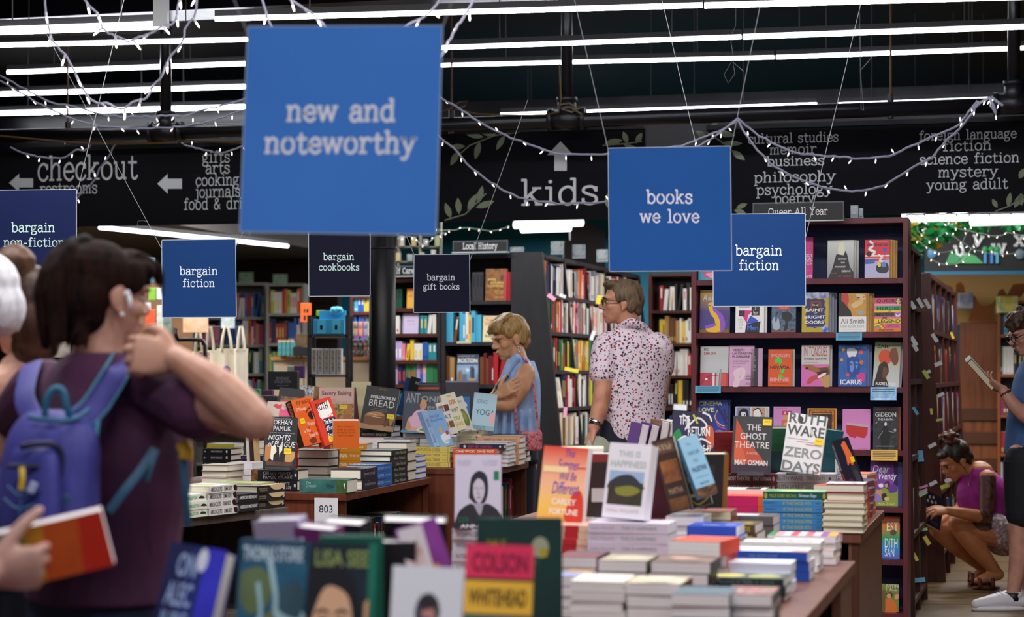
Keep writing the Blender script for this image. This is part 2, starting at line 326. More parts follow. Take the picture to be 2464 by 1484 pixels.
cable([(2067,-330),(2068,0),(2070,150),(2072,262),(2078,266),(2070,170),(2098,138)], '8a8a90', .002, 'thin loose wire hanging down beside the subject board', -1.1)
cable([(338,560),(330,545),(332,532),(345,530),(352,534)], '9a9aa0', .0015, 'short curl of wire below the food and drink lettering', -1.5)
# fluorescent strip lights
def strip(x0, y0, x1, y1, z, r, label, e=28, Y=None):
    """tube on a slim housing; both ends given by pixel at height z"""
    def q(x, y):
        Yq = (z-EYE)*F/(HZ-y); return Vector(((x-CX)*Yq/F, Yq, z))
    a, b = q(x0, y0), q(x1, y1)
    t = thing('fluorescent_light', label, 'light', tuple((a+b)/2), 0, 'fluorescent strip lights')
    c = (a+b)/2; m = MB(); m.tube([a-c, b-c], r*.82, 'f4f6ff;e=%g' % e, 8); m.obj('tube', t)
    u = (b-a).normalized(); n = Vector((-u.y, u.x, 0)); h = (b-a).length/2; M = Matrix(((u.x, n.x, 0, 0), (u.y, n.y, 0, 0), (0, 0, 1, 0), (0, 0, 0, 1)))
    m = MB(); m.box(-h, -.012, r*.9, h, .012, r+.03, '4a4a4e;r=.6', M); m.obj('housing', t)
    for k in (-.6, .55):
        m = MB(); m.tube([u*h*k+Vector((0,0,r+.02)), u*h*k+Vector((0,0,4.3-z))], .004, '55555a', 5); m.obj('hanger', t)
    return t
S1 = strip(-60, 77, 396, 61, 3.05, .024, 'thick white strip light at the upper edge, behind the looped fairy lights', 28)
m = MB(); m.box(-.035, -.03, 0, .035, .03, .5, 'b9bcc0;r=.5'); o = m.obj('end_bracket', S1); o.location = P(388, 66, (3.05-EYE)*F/(900-61)) - S1.location
LT = [(-60,110,597,95,3.35,.016,'strip light just under the thick one, above the checkout board'),
 (18,174,590,153,3.4,.017,'strip light third down above the checkout board, broken by the iron riser'),
 (-60,228,592,208,3.4,.019,'strip light fourth down above the checkout board'),
 (-60,274,592,257,3.4,.022,'strip light fifth down above the checkout board, just over the wired lights'),
 (-60,310,590,297,3.4,.018,'thin strip light lowest of all, lying over the pipe by the checkout board'),
 (518,46,1690,13,3.15,.015,'long strip light highest above the big new and noteworthy sign'),
 (1695,14,2480,-8,3.15,.017,'strip light at the top edge, butting the long one over the signs'),
 (1062,115,1783,89,3.3,.015,'strip light second down above the kids board'),
 (1788,89,2480,64,3.3,.017,'strip light second down above the subject list board'),
 (1060,157,1862,138,3.4,.014,'strip light third down above the kids board, crossed by the riser'),
 (1868,138,2480,115,3.4,.015,'strip light third down above the subject list board'),
 (1205,275,1965,250,3.3,.011,'thin strip light lying just over the pipe above the kids board'),
 (2017,251,2425,236,3.3,.013,'thin strip light just over the pipe above the subject list board'),
 (1530,336,1712,331,3.2,.03,'upper of two short lights seen in the gap between the boards'),
 (1530,351,1712,347,3.2,.022,'lower of two short lights seen in the gap between the boards')]
for a in LT: strip(*a)
strip(240, 547, 692, 592, 2.5, .02, 'strip light running back under the checkout board end', 9)
strip(1238, 541, 1402, 535, 2.75, .045, 'bright ceiling light at the teal wall over the history shelves', 2.2)
strip(1255, 552, 1372, 548, 2.72, .04, 'lower bright light at the teal wall over the history shelves', 6)
strip(2170, 524, 2330, 521, 2.62, .045, 'bright strip light under the board over the aisle', 1.5)
strip(2335, 530, 2490, 525, 2.6, .06, 'thicker bright light under the board at the aisle end', 1.5)
strip(1570, 372, 1690, 368, 2.9, .02, 'dim short light behind the gap between boards', 3) if 0 else None
# black column
ct = thing('support_column', 'round black iron column rising behind the bread and dinner books', 'column', (((920-CX)*12.3/F), 12.3, 0))
m = MB(); m.cyl(0, 0, 0, 2.95, .083, '0a0a0d/0e0e12/2;r=.42', 28); m.obj('shaft', ct, True)
for z in (.02, 1.16, 2.1): 
    m = MB(); m.cyl(0, 0, z, z+.012, .0855, '1a1a20;r=.3', 28); m.obj('collar', ct, True)
# hanging paper signs; each panel's blue has its local brightness of light painted in
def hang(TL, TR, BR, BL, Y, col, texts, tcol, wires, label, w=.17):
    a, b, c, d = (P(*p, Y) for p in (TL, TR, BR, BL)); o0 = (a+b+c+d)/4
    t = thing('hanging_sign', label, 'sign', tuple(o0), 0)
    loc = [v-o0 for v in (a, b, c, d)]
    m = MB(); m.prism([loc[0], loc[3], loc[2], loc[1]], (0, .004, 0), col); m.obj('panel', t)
    m = MB()
    for i in range(4):
        p, q = loc[i], loc[(i+1) % 4]; n = (p+q).normalized()*.0022*Y/7
        m.prism([p, q, q+n, p+n], (0, .004, 0), 'b9c2cc'); 
    m.obj('edge', t)
    m = MB(); k = Y/F; sh = ((TL[0]-BL[0])+(TR[0]-BR[0]))/2/(BL[1]-TL[1])
    for tx, cx, base, wd in texts:
        p = P(cx, base, Y)-o0; vs, fs, L = slab_geo(tx, w)
        xs = wd*k/L; m.add([((v[0]-L/2)*xs+p.x+v[1]*xs*sh, -.0012-v[2]*xs, v[1]*xs*1.08+p.z) for v in vs], fs, tcol)
    m.obj('lettering', t)
    for x0, y0, x1, y1 in wires:
        m = MB(); m.tube([P(x0, y0, Y)-o0, P(x1, y1, Y)-o0], .0011*Y/6, '8d8f94;r=.4', 5); m.obj('hanging_wire', t)
    return t
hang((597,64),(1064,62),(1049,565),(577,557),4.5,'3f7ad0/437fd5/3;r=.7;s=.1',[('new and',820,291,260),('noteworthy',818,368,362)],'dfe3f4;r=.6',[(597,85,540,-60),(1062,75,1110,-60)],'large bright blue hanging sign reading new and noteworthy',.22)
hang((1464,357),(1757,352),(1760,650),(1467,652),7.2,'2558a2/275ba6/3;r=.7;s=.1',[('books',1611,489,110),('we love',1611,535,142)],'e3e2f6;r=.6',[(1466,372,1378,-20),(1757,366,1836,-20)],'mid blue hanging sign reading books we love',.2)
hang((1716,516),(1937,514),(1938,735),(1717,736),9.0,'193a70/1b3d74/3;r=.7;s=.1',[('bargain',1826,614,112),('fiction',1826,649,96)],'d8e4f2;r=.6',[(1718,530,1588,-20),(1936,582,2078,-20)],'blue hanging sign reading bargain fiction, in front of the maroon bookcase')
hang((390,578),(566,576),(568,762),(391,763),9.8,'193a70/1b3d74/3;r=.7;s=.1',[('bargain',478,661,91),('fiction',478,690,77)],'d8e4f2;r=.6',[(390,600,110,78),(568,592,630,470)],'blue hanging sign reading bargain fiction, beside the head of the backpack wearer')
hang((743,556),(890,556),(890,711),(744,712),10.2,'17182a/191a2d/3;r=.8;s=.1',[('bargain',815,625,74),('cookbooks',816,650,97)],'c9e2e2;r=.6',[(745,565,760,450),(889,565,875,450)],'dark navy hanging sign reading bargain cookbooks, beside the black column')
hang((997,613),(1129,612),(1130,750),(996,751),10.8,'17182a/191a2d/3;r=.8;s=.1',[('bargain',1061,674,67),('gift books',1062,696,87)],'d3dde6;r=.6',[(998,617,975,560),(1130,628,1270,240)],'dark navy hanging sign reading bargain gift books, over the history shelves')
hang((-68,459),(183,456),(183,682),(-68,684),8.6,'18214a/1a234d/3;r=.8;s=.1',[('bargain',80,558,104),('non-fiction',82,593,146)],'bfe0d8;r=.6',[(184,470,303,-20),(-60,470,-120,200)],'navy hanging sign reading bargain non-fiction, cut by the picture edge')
# fairy lights
def fairy(pts, Y, label, r=.004, step=48, seed=1, spread=0, wc='a9a9c0;r=.5', bsc=1.0):
    rn = random.Random(seed); t = thing('string_light', label, 'string light', (0,0,0), 0, 'fairy light strings')
    f = (lambda x, y: pipe_pt(x, y, Y)) if Y < 0 else (lambda x, y: P(x, y, Y+spread*(x-CX)/1000))
    ps = crom(pts, 4); w = [f(x+rn.uniform(-1.6, 1.6), y+rn.uniform(-1.6, 1.6)) for x, y in ps]
    m = MB(); m.tube(w, r, wc, 5); m.obj('wire', t)
    acc = 0; last = ps[0]; k = Vector((w[0].y, 0, 0)).x/F
    for i in range(1, len(ps)):
        acc += math.dist(ps[i], last); last = ps[i]
        if acc > step*rn.uniform(.8, 1.2):
            acc = 0; an = rn.uniform(-.8, .8)+(math.pi if rn.random() < .15 else 0)
            if not hasattr(fairy, 'me'):
                q = MB(); q.tube([(0,0,0),(0,0,-.017)], [.0042,.0036], 'dcdce8;r=.3', 6); q.tube([(0,0,-.017),(0,0,-.032),(0,0,-.038)], [.0034,.003,.0008], 'fff0e4;e=5', 6); fairy.me = q.mesh('bulb')
            o = D.objects.new('bulb', fairy.me); C.objects.link(o); o.parent = t; o.location = w[i]; o.rotation_euler = (rn.uniform(-.3, .3), an, 0); o.scale = [bsc]*3
    return t
fairy([(107,-20),(112,45),(128,98),(165,143),(190,195),(210,230),(232,247),(258,248),(292,262),(325,243),(352,235),(370,205),(390,180),(408,140),(440,100),(445,70),(470,35),(476,-20)],7.2,'large looped fairy light string hanging in front of the strip lights',.0042,46,1,bsc=1.15)
fairy([(190,-20),(215,15),(232,30),(247,65),(262,80),(290,90),(307,99),(335,88),(365,80),(390,62),(418,55),(428,15),(440,-20)],7.0,'small looped fairy light string inside the larger loop',.0042,40,2,bsc=1.15)
fairy([(-20,170),(0,182),(40,203),(85,228),(130,247),(180,257),(230,270),(290,280),(350,280),(400,278),(440,278),(500,262),(530,255),(592,236),(640,215)],-.9,'upper of two fairy light strings crossing the lights over the checkout board',.006,44,3)
fairy([(-20,185),(0,195),(55,225),(100,253),(160,280),(195,292),(240,303),(290,307),(340,310),(385,307),(420,305),(465,300),(505,293),(550,278),(592,262),(640,250)],-1.0,'lower of two fairy light strings crossing the pipe over the checkout board',.006,44,4)
fairy([(25,353),(60,370),(85,375),(110,380),(155,378),(180,362),(205,362),(218,350)],-.1,'short fairy light string over the start of the checkout lettering',.006,34,5)
fairy([(278,345),(262,375),(240,405),(222,440),(185,475),(150,520)],-.12,'fairy light string trailing down across the end of checkout',.006,44,6)
fairy([(430,342),(455,352),(490,360),(520,368),(550,365),(583,352),(620,345)],-.1,'short fairy light string over the gifts lettering',.006,30,7)
fairy([(1030,215),(1058,234),(1100,257),(1150,290),(1200,318),(1240,335),(1300,355),(1330,367),(1400,372),(1490,369)],-.5,'upper fairy light string draped across the kids board',.0065,48,8)
fairy([(1030,305),(1058,330),(1100,365),(1130,400),(1170,430),(1215,460),(1260,478),(1310,485),(1360,490),(1490,484)],-.55,'lower fairy light string draped across the kids lettering',.0065,46,9)
fairy([(1775,285),(1815,318),(1870,350),(1930,370),(1985,375),(2030,378),(2075,382),(2140,375),(2180,358),(2240,330),(2300,305),(2330,270),(2352,243)],-.45,'upper fairy light swag across the subject list board',.0065,46,10)
fairy([(1773,287),(1800,330),(1850,390),(1890,415),(1950,440),(2000,455),(2050,460),(2095,455),(2140,440),(2200,400),(2240,380),(2275,340),(2310,310),(2345,262),(2355,243)],-.5,'lower fairy light swag across the subject list board',.0065,46,11)
fairy([(1778,283),(1740,310),(1690,330),(1640,350),(1560,360)],-.45,'fairy light string trailing from the swag towards the board gap',.0065,30,12)
fairy([(1772,290),(1735,318),(1700,340),(1660,360)],-.5,'second strand trailing from the swag behind the books we love sign',.006,36,13)
fairy([(2340,262),(2380,235),(2385,255),(2398,272),(2380,232),(2412,254)],-.5,'loose knotted end of the fairy lights beside the end riser',.008,26,14)
fairy([(622,-20),(640,30),(652,62),(670,90)],6.5,'short fairy light strand dropping behind the top of the big sign',.004,40,15)
fairy([(672,-20),(735,22),(765,45),(800,80)],6.4,'fairy light strand slanting behind the top of the big sign',.004,26,16)
fairy([(1062,-10),(1040,25),(1010,45),(970,66),(950,90)],6.4,'fairy light strand slanting up over the big sign corner',.004,34,17)
fairy([(1152,-20),(1120,35),(1102,60),(1080,100),(1062,135),(1040,160)],6.4,'fairy light strand hanging past the edge of the big sign',.0045,40,18)
# ---------------------------------------------------------------- tables and bookcases
def table_xy(px, py, z): Y = (EYE-z)*F/(py-HZ); return Vector(((px-CX)*Y/F, Y, 0))
WOODR = '5a2c1c/6a3522/532717/2.5;r=.4;v=6,6,.7'
WOODB = '6a4030/74483a/633b2c/2.5;r=.4;v=6,6,.7'
WOODG = '4f4642/5a504b/46403c/2.5;r=.45;v=6,6,.7'
def table(name, label, near, rz, w, d, z, wood, front=True, right=True, shelves=(.36,), inner='1a1418', right_from=0, mids=()):
    """box table: near = right front corner on the floor, w to the left, d to the back"""
    t = thing(name, label, 'table', (near[0], near[1], 0), rz)
    m = MB(); m.box(-w-.01, -.01, z-.035, .01, d+.01, z, wood); bevel(m.obj('table_top', t), .003)
    m = MB(); m.box(-w, d-.02, 0, 0, d, z-.035, wood); m.obj('back_panel', t)
    m = MB(); m.box(-w, 0, 0, -w+.025, d, z-.035, wood); m.obj('side_panel', t)
    if front: m = MB(); m.box(-w, 0, 0, 0, .025, z-.035, wood); m.obj('front_panel', t)
    else:
        for x in (-w+.02, -.035): m = MB(); m.box(x, 0, 0, x+.035, .03, z-.035, wood); m.obj('post', t)
    if right: m = MB(); m.box(-.025, right_from, 0, 0, d, z-.035, wood); m.obj('side_panel', t)
    else:
        for y in (0, d-.03): m = MB(); m.box(-.03, y, 0, 0, y+.03, z-.035, wood); m.obj('post', t)
    for s in shelves: m = MB(); m.box(-w+.02, .02, s-.02, -.01, d-.02, s, wood); m.obj('shelf', t)
    for x in mids: m = MB(); m.box(x-.01, .02, .02, x+.01, d-.02, z-.035, inner); m.obj('divider', t)
    m = MB(); m.box(-w+.02, .02, .0, -.01, d-.02, .06, inner); m.obj('plinth', t)
    return t
T1c = table_xy(2050, 1350, .77)
ZT = .77
T1n = T1c-dv*3.0
T1 = table('display_table', 'long brown wooden display table covered with paperback stacks, nearest to the viewer', T1n, -TH, 1.12, 3.0, ZT, WOODB, True, True, (.36,), right_from=2.62)
T2n = table_xy(2066, 1283, ZT)
T2 = table('display_table', 'reddish brown display table holding the sale hardbacks before the maroon bookcase', T2n, -TH, 1.35, 1.22, ZT, WOODB, False, True, (.36,), mids=(-.35,))
T3n = table_xy(829, 1187, ZT)
T3 = table('display_table', 'red-brown display table with a paper number card on its end', T3n, -math.radians(13), 1.25, 1.5, ZT, WOODR, True, False, (.34,), mids=(-.3,))
ZT4 = .81
T4n = table_xy(1192, 1127, ZT4)
T4 = table('display_table', 'red-brown table of cookbooks in front of the woman in blue', T4n, -math.radians(12.0), 1.05, .86, ZT4, WOODR, True, False, (.4,), mids=(-.3,))
T5n = table_xy(372, 1254, ZT)
T5a = math.radians(26)
T5 = table('display_table', 'grey-brown table of hardback stacks beside the backpack wearer', T5n-Vector((math.sin(T5a), math.cos(T5a), 0))*.5, -T5a, 1.15, 1.42, ZT, WOODG, True, True, (.36,), right_from=1.2)
# number card on the table end
nt = thing('number_card', 'white paper card printed with 803 taped to the red-brown table', 'card', tuple(P(784, 1232, T3n.y+.0)), -math.radians(13))
nt.location = P(784, 1230, 9.34+.0); nt.location.y = T3n.y-(784-829)*9.35/F*math.sin(math.radians(13))*-1*-1-.012
m = MB(); m.box(-.058, 0, -.062, .058, .0015, .062, 'd5d8de;r=.6'); m.obj('card', nt)
vs, fs, L = font_geo('803', -.008)
m = MB(); m.add([(-.034+.066*x, -.001, -.006+.034*y) for x, y in vs], fs, '15151a'); m.obj('number', nt)
def case(name, label, org, rz, w, h, d, shelves, side, back, edge=None, slope=0, cols=(), top=True, t=.028, group=None, lip=0):
    """bookcase: front face y=0 facing -y, x 0..w; slope pushes low shelves forward"""
    o = thing(name, label, 'bookcase', (org[0], org[1], 0), rz, group); edge = edge or side
    off = lambda z: -slope*(h-z)
    for x in (0, w-t): m = MB(); m.prism([(x, off(0), 0), (x, d, 0), (x, d, h), (x, off(h), h)], (t, 0, 0), side); bevel(m.obj('side_panel', o), .002, 1)
    m = MB(); m.box(t, d-.012, 0, w-t, d, h-.01, back); m.obj('back_panel', o)
    if top: m = MB(); m.box(t, 0, h-t, w-t, d, h, side); m.obj('top_panel', o)
    for z in shelves: m = MB(); m.box(t, off(z)+.004, z-t, w-t, d-.012, z, edge); m.obj('shelf', o)
    for x in cols: m = MB(); m.prism([(x-t/2, off(0)+.006, 0), (x-t/2, d-.012, 0), (x-t/2, d-.012, h-t), (x-t/2, off(h)+.006, h-t)], (t, 0, 0), side); m.obj('divider', o)
    o['_h'] = h; return o
MAR = '5c2830/662c34/522329/2;r=.4;v=6,6,.7'; NAVY = '2c3466/313a70/2;r=.5'
QY = 10.74; QX = (1663-CX)*QY/F
QZ = (1.837, 1.551, 1.261, .927, .629, .352, .07)
Q = case('bookcase', 'tall maroon bookcase with navy back holding face-out novels', (QX, QY), -TH, 1.15, 2.155, .27, QZ, MAR, NAVY)
BRN = '452018/4f261c/3c1b14/2;r=.4;v=6,6,.7'; DRK = '232024/2a262b/1d1b1f/2;r=.45;v=5,5,.6'
def at(px, Y, rz=0): return ((px-CX)*Y/F, Y)
# history shelves: brown bay then dark bay, then the long dark case running back
H1 = case('bookcase', 'brown-shelved bookcase bay between the black column and the history bay', at(900, 15.75), -TH, .55, 2.12, .3, (2.08,1.85,1.65,1.44,1.25,1.0,.7,.4), DRK, '15131a', BRN)
H2 = case('bookcase', 'dark grey bookcase bay with the local history sign on top', at(1062, 15.55), -TH, .62, 2.26, .3, (1.90,1.58,1.25,.9,.6,.3), DRK, '1b191d')
LR = Vector(at(1306, 15.35)+(0,)); RZ = math.pi/2-TH-.03
hp = thing('bookcase_end', 'broad dark grey end panel of the long bookcase, behind the woman in blue', 'panel', tuple(LR), RZ)
H3 = case('bookcase', 'long dark bookcase running back beside the man, crammed with spines and paper tags', (LR.x, LR.y), RZ, 3.5, 2.26, .25, (1.95,1.66,1.36,1.07,.77,.45,.12), DRK, '17151a', '2c282d', .1, (.7,1.4,2.1,2.8))
m = MB(); m.prism([(0, -.23, 0), (0, .245, 0), (0, .245, 2.27), (0, -.002, 2.27)], (-.03, 0, 0), '1b1b1e/202024/19191c/2;r=.5;v=5,5,.6'); m.obj('panel', hp)
H4 = case('bookcase', 'dark brown bookcase far behind the man, filled with fiction', at(1560, 18.6), -TH, .95, 2.27, .3, (1.925,1.62,1.32,1.02,.7,.4,.1), BRN, '120d10')
# shelves at the back of the gift area
GRY = '8e8b86/98958f/86837e/2;r=.6;v=5,5,.6'
G1 = case('bookcase', 'light grey bookcase behind the tote bags, first bay', at(455, 20.9), -TH*.2, .82, 2.29, .3, (1.93,1.64,1.34,1.05,.75,.4), GRY, '6c6963')
G2 = case('bookcase', 'light grey bookcase second bay, nearer the blue gift boxes', at(640, 20.6), -TH*.2, .4, 2.27, .3, (1.96,1.65,1.34,1.05,.75,.4), GRY, '6c6963')
B1 = case('bookcase', 'red-brown bookcase glimpsed beside the black column', at(842, 18.2), -TH, .62, 2.05, .3, (1.9,1.62,1.22,.85,.45), '4e2218', '1e1413')
# aisle cases on the far side of the maroon bookcase
AR = math.pi/2-TH-.02
A1p = Vector(at(2184, 10.78)+(0,))
A1 = case('bookcase', 'brown sloping bookcase right behind the maroon one, hung with paper tags', (A1p.x, A1p.y), AR, 1.05, 2.05, .3, (1.72,1.3,.88,.46,.1), BRN, '20100c', None, .02, (.52,))
A2p = Vector(at(2238, 12.75)+(0,))
A2 = case('bookcase', 'brown sloping bookcase further down the aisle behind the crouching woman', (A2p.x, A2p.y), AR, 3.2, 1.98, .4, (1.62,1.27,.93,.58,.2), BRN, '20100c', None, .05, (.65,1.3,1.95,2.6))
A3 = case('bookcase', 'bookcase at the end of the aisle behind the man in the blue shirt', at(2400, 19.6), -TH, 1.1, 2.05, .3, (1.72,1.33,.93,.55,.2), '8a4a22', '241812')
# wood panelled end wall of the aisle
W0 = Vector(at(2310, 20.4)+(0,))
m = MB(); MM = grid_M(W0.x, W0.y)
m.box(0, 0, 0, .5, .05, 1.86, '8a4a20/96552a/7c411b/3;r=.4;v=6,6,.6', MM)
for z in (.35, .62, .86): m.box(.02, -.04, z, .45, 0, z+.12, '5a3010;r=.5', MM)
struct('wall_right_panel', m)
m = MB(); m.box(-.35, .5, 1.85, 2.6, .6, 3.2, 'c89c58/cfa462/2;r=.6', MM); struct('wall_right_back', m)
# moose shaped cardboard cutout
mt = thing('moose_cutout', 'brown cardboard moose head with wide antlers on the aisle end panel', 'cutout', tuple(MM @ Vector((.22, -.05, 1.86))), -TH)
k = 20.4/F
an = [(2279,672),(2290,662),(2302,668),(2310,690),(2312,660),(2322,655),(2330,664),(2334,690),(2345,685),(2356,690),(2364,705),(2372,712),(2385,712),(2398,706),(2407,690),(2412,676),(2422,672),(2430,688),(2444,662),(2470,660),(2476,675),(2462,692),(2440,702),(2405,708),(2398,722),(2402,750),(2340,750),(2346,725),(2344,708),(2320,706),(2298,698),(2282,684)]
bp = mt.matrix_basis.inverted()
m = MB(); m.prism([((x-2372)*k, 0, (752-y)*k) for x, y in an], (0, .012, 0), '8a4e1a/93561f/3;r=.7'); m.obj('antlers', mt)
# letters board over the aisle and leaf garland
lt = thing('letter_board', 'black board with white wooden letters u v w x over the aisle', 'sign', tuple(P(2370, 600, 18.5)), -TH*.5)
k = 18.5/F; m = MB(); m.box(-.55, 0, -.2, .95, .05, .21, '17181c;r=.7'); m.box(-.55, -.01, -.235, .95, .04, -.2, '1d5a78;r=.6'); m.obj('board', lt)
for ch, px, py, ro in (('u', 2310, 602, .2), ('v', 2353, 580, -.15), ('w', 2402, 600, 0), ('x', 2450, 580, 0)):
    vs, fs, L = slab_geo(ch, .26); m = MB(); h = 24*k
    m.add([((v[0]-L/2)*h*.95*math.cos(ro)-(v[1]-.5)*h*math.sin(ro)+(px-2370)*k, -.02, (v[1]-.5)*h*math.cos(ro)+(v[0]-L/2)*h*math.sin(ro)+(600-py)*k) for v in vs], fs, 'cfd4d6;r=.6'); m.obj('letter', lt)
for px, py, c in ((2245,608,'3f6f94'),(2452,612,'5a6f80')):
    m = MB(); m.ell(((px-2370)*k, -.02, (600-py)*k), (.045, .015, .05), c); m.obj('wheel_ornament', lt)
for px, c in ((2370,'3f86b8'),(2385,'3a78c0'),(2398,'4aa0c0')):
    m = MB(); m.box((px-2373)*k, -.03, -.13, (px-2367)*k, 0, -.02, c); m.ell(((px-2370)*k, -.02, .0), (.03, .02, .03), '2f8a4a'); m.obj('palm_ornament', lt)
for px, w, c in ((2300, .09, '2f7f4f'), (2335, .12, '3a8f55')):
    m = MB(); m.prism([((px-2370)*k-w, -.02, -.13), ((px-2370)*k+w, -.02, -.13), ((px-2370)*k+w*.4, -.02, -.06), ((px-2370)*k-w*.5, -.02, -.02)], (0, .01, 0), c); m.obj('crocodile_ornament', lt)
rn = random.Random(4)
gt = tag(D.objects.new('leaf_garland', None), 'green and yellow paper leaf garland hanging over the aisle', 'garland'); C.objects.link(gt); gt.location = P(2260, 560, 17)
m = MB(); k = 17/F
def gl(px, py, s, a, c, mb): mb.prism([((px-2260)*k+s*k*q[0], rn.uniform(-.1, .1), (560-py)*k+s*k*q[1]) for q in [(x*math.cos(a)-y*math.sin(a), x*math.sin(a)+y*math.cos(a)) for x, y in ((0,1),(.6,.3),(.5,-.5),(0,-1),(-.5,-.5),(-.6,.3))]], (.003, .004, 0), c)
for i in range(95):
    u = rn.random()**1.6; px = 2186+u*160; lim = 640-u*110; gl(px, rn.uniform(528, max(540, lim)), rn.uniform(9, 17), rn.uniform(-2, 2), rn.choice(['1f8f4a', '27a85a', '157a3c', '35b56a', '1f8f4a', 'c8a818']), m)
for i in range(16): gl(2345+i*9, 540+rn.uniform(-6, 14), 12, math.pi+rn.uniform(-.4, .4), rn.choice(['2aa862', '35b56a', '1f8f4a']), m)
m.obj('leaves', gt)
fairy([(2186,560),(2215,585),(2240,600),(2270,608),(2310,590),(2335,545)],16.2,'fairy lights looping through the leaf garland',.0022,18,21,bsc=.55,wc='5a6a5a')
fairy([(2205,545),(2235,580),(2275,560),(2310,580),(2345,600),(2370,605),(2410,612),(2470,605)],16,'fairy light swag under the wooden letters',.0022,17,22,bsc=.55,wc='5a6a5a')
fairy([(2250,530),(2300,548),(2350,560),(2400,568),(2430,560),(2475,575)],15.8,'fairy light strand across the tops of the wooden letters',.0022,16,23,bsc=.55,wc='5a6a5a')
fairy([(2230,612),(2260,632),(2300,635),(2330,610),(2350,575)],15.9,'fairy light loop hanging lowest beside the wooden letters',.0022,15,24,bsc=.55,wc='5a6a5a')
fairy([(955,560),(985,548),(1020,545),(1080,555),(1130,548),(1180,556),(1225,545)],17.2,'fairy lights along the shelves under the kids board',.0022,17,25,bsc=.55,wc='5a6a5a')
fairy([(955,575),(990,570),(1015,590),(1040,575),(1075,560)],17.2,'tangle of fairy lights above the self care bay',.0022,12,26,bsc=.55,wc='5a6a5a')
fairy([(2180,517),(2240,515),(2300,514),(2380,513),(2470,512)],12.6,'fairy lights along the bottom edge of the subject list board',.004,30,27)
# small signs standing on bookcase tops
def topsign(px, py, Y, wpx, hpx, text, label, col='0e0f12', tcol='dfe3e6', xh=None, rz=-TH, acr=True):
    k = Y/F; t = thing('shelf_sign', label, 'sign', tuple(P(px, py, Y)), rz)
    m = MB(); m.box(-wpx*k/2, 0, 0, wpx*k/2, .004, hpx*k, col); m.obj('card', t)
    if acr: m = MB(); a, b = wpx*k/2+.008, hpx*k+.008; m.box(-a, .006, -.004, a, .01, b, 'c8d0d8;r=.08;t=.8'); m.box(-a, -.03, -.006, a, .05, -.001, 'c8d0d8;r=.1'); m.obj('holder', t)
    if text: m = MB(); slab_text(m, text[0], 0, hpx*k*text[1], text[2]*k, tcol, -.002, .16, .1, text[3]*k); m.obj('lettering', t)
    return t
topsign(1155, 606, 15.4, 132, 25, ('Local History', .3, 10, 86), 'black sign in an acrylic holder reading local history')
topsign(1920, 531, 10.5, 212, 42, ('Queer All Year', .33, 12, 142), 'black acrylic shelf sign above the maroon bookcase', tcol='e4e6ea')
topsign(975, 664, 15.6, 74, 22, ('lf Care', .3, 9, 44), 'black shelf sign ending in care, beside the column')
for px, py, Y, w, h, lab in ((1340,612,15.52,30,32,'clear acrylic holder, first on the long dark bookcase'),(1393,622,16.08,32,34,'shiny clear acrylic holder, second on the long dark bookcase'),(1449,630,16.55,28,30,'clear acrylic holder, third on the long dark bookcase'),(1244,606,15.7,34,12,'low clear acrylic holder beside the local history sign'),(2056,524,10.6,18,30,'tilted clear acrylic holder on the maroon bookcase'),(2072,527,10.7,10,26,'narrow clear acrylic holder at the end of the maroon bookcase')):
    k = Y/F; t = thing('sign_holder', lab, 'sign holder', tuple(P(px, py, Y)), -TH)
    m = MB(); m.box(-w*k/2, 0, 0, w*k/2, .006, h*k, '7a868d/a8b2b8/5a666c/9;r=.08'); m.obj('stand', t); m = MB(); m.box(-w*k*.3, -.004, h*k*.25, w*k*.3, -.001, h*k*.75, 'b4bcc0/8a969c/12;r=.2'); m.obj('insert', t)
for px, py, lab in ((592,679,'small green topped sign card on the first grey bookcase'),(674,684,'small green topped sign card on the second grey bookcase')): topsign(px, py, 21.0, 34, 24, None, lab, '6fa07a/9ab89a/20;r=.5', rz=0)
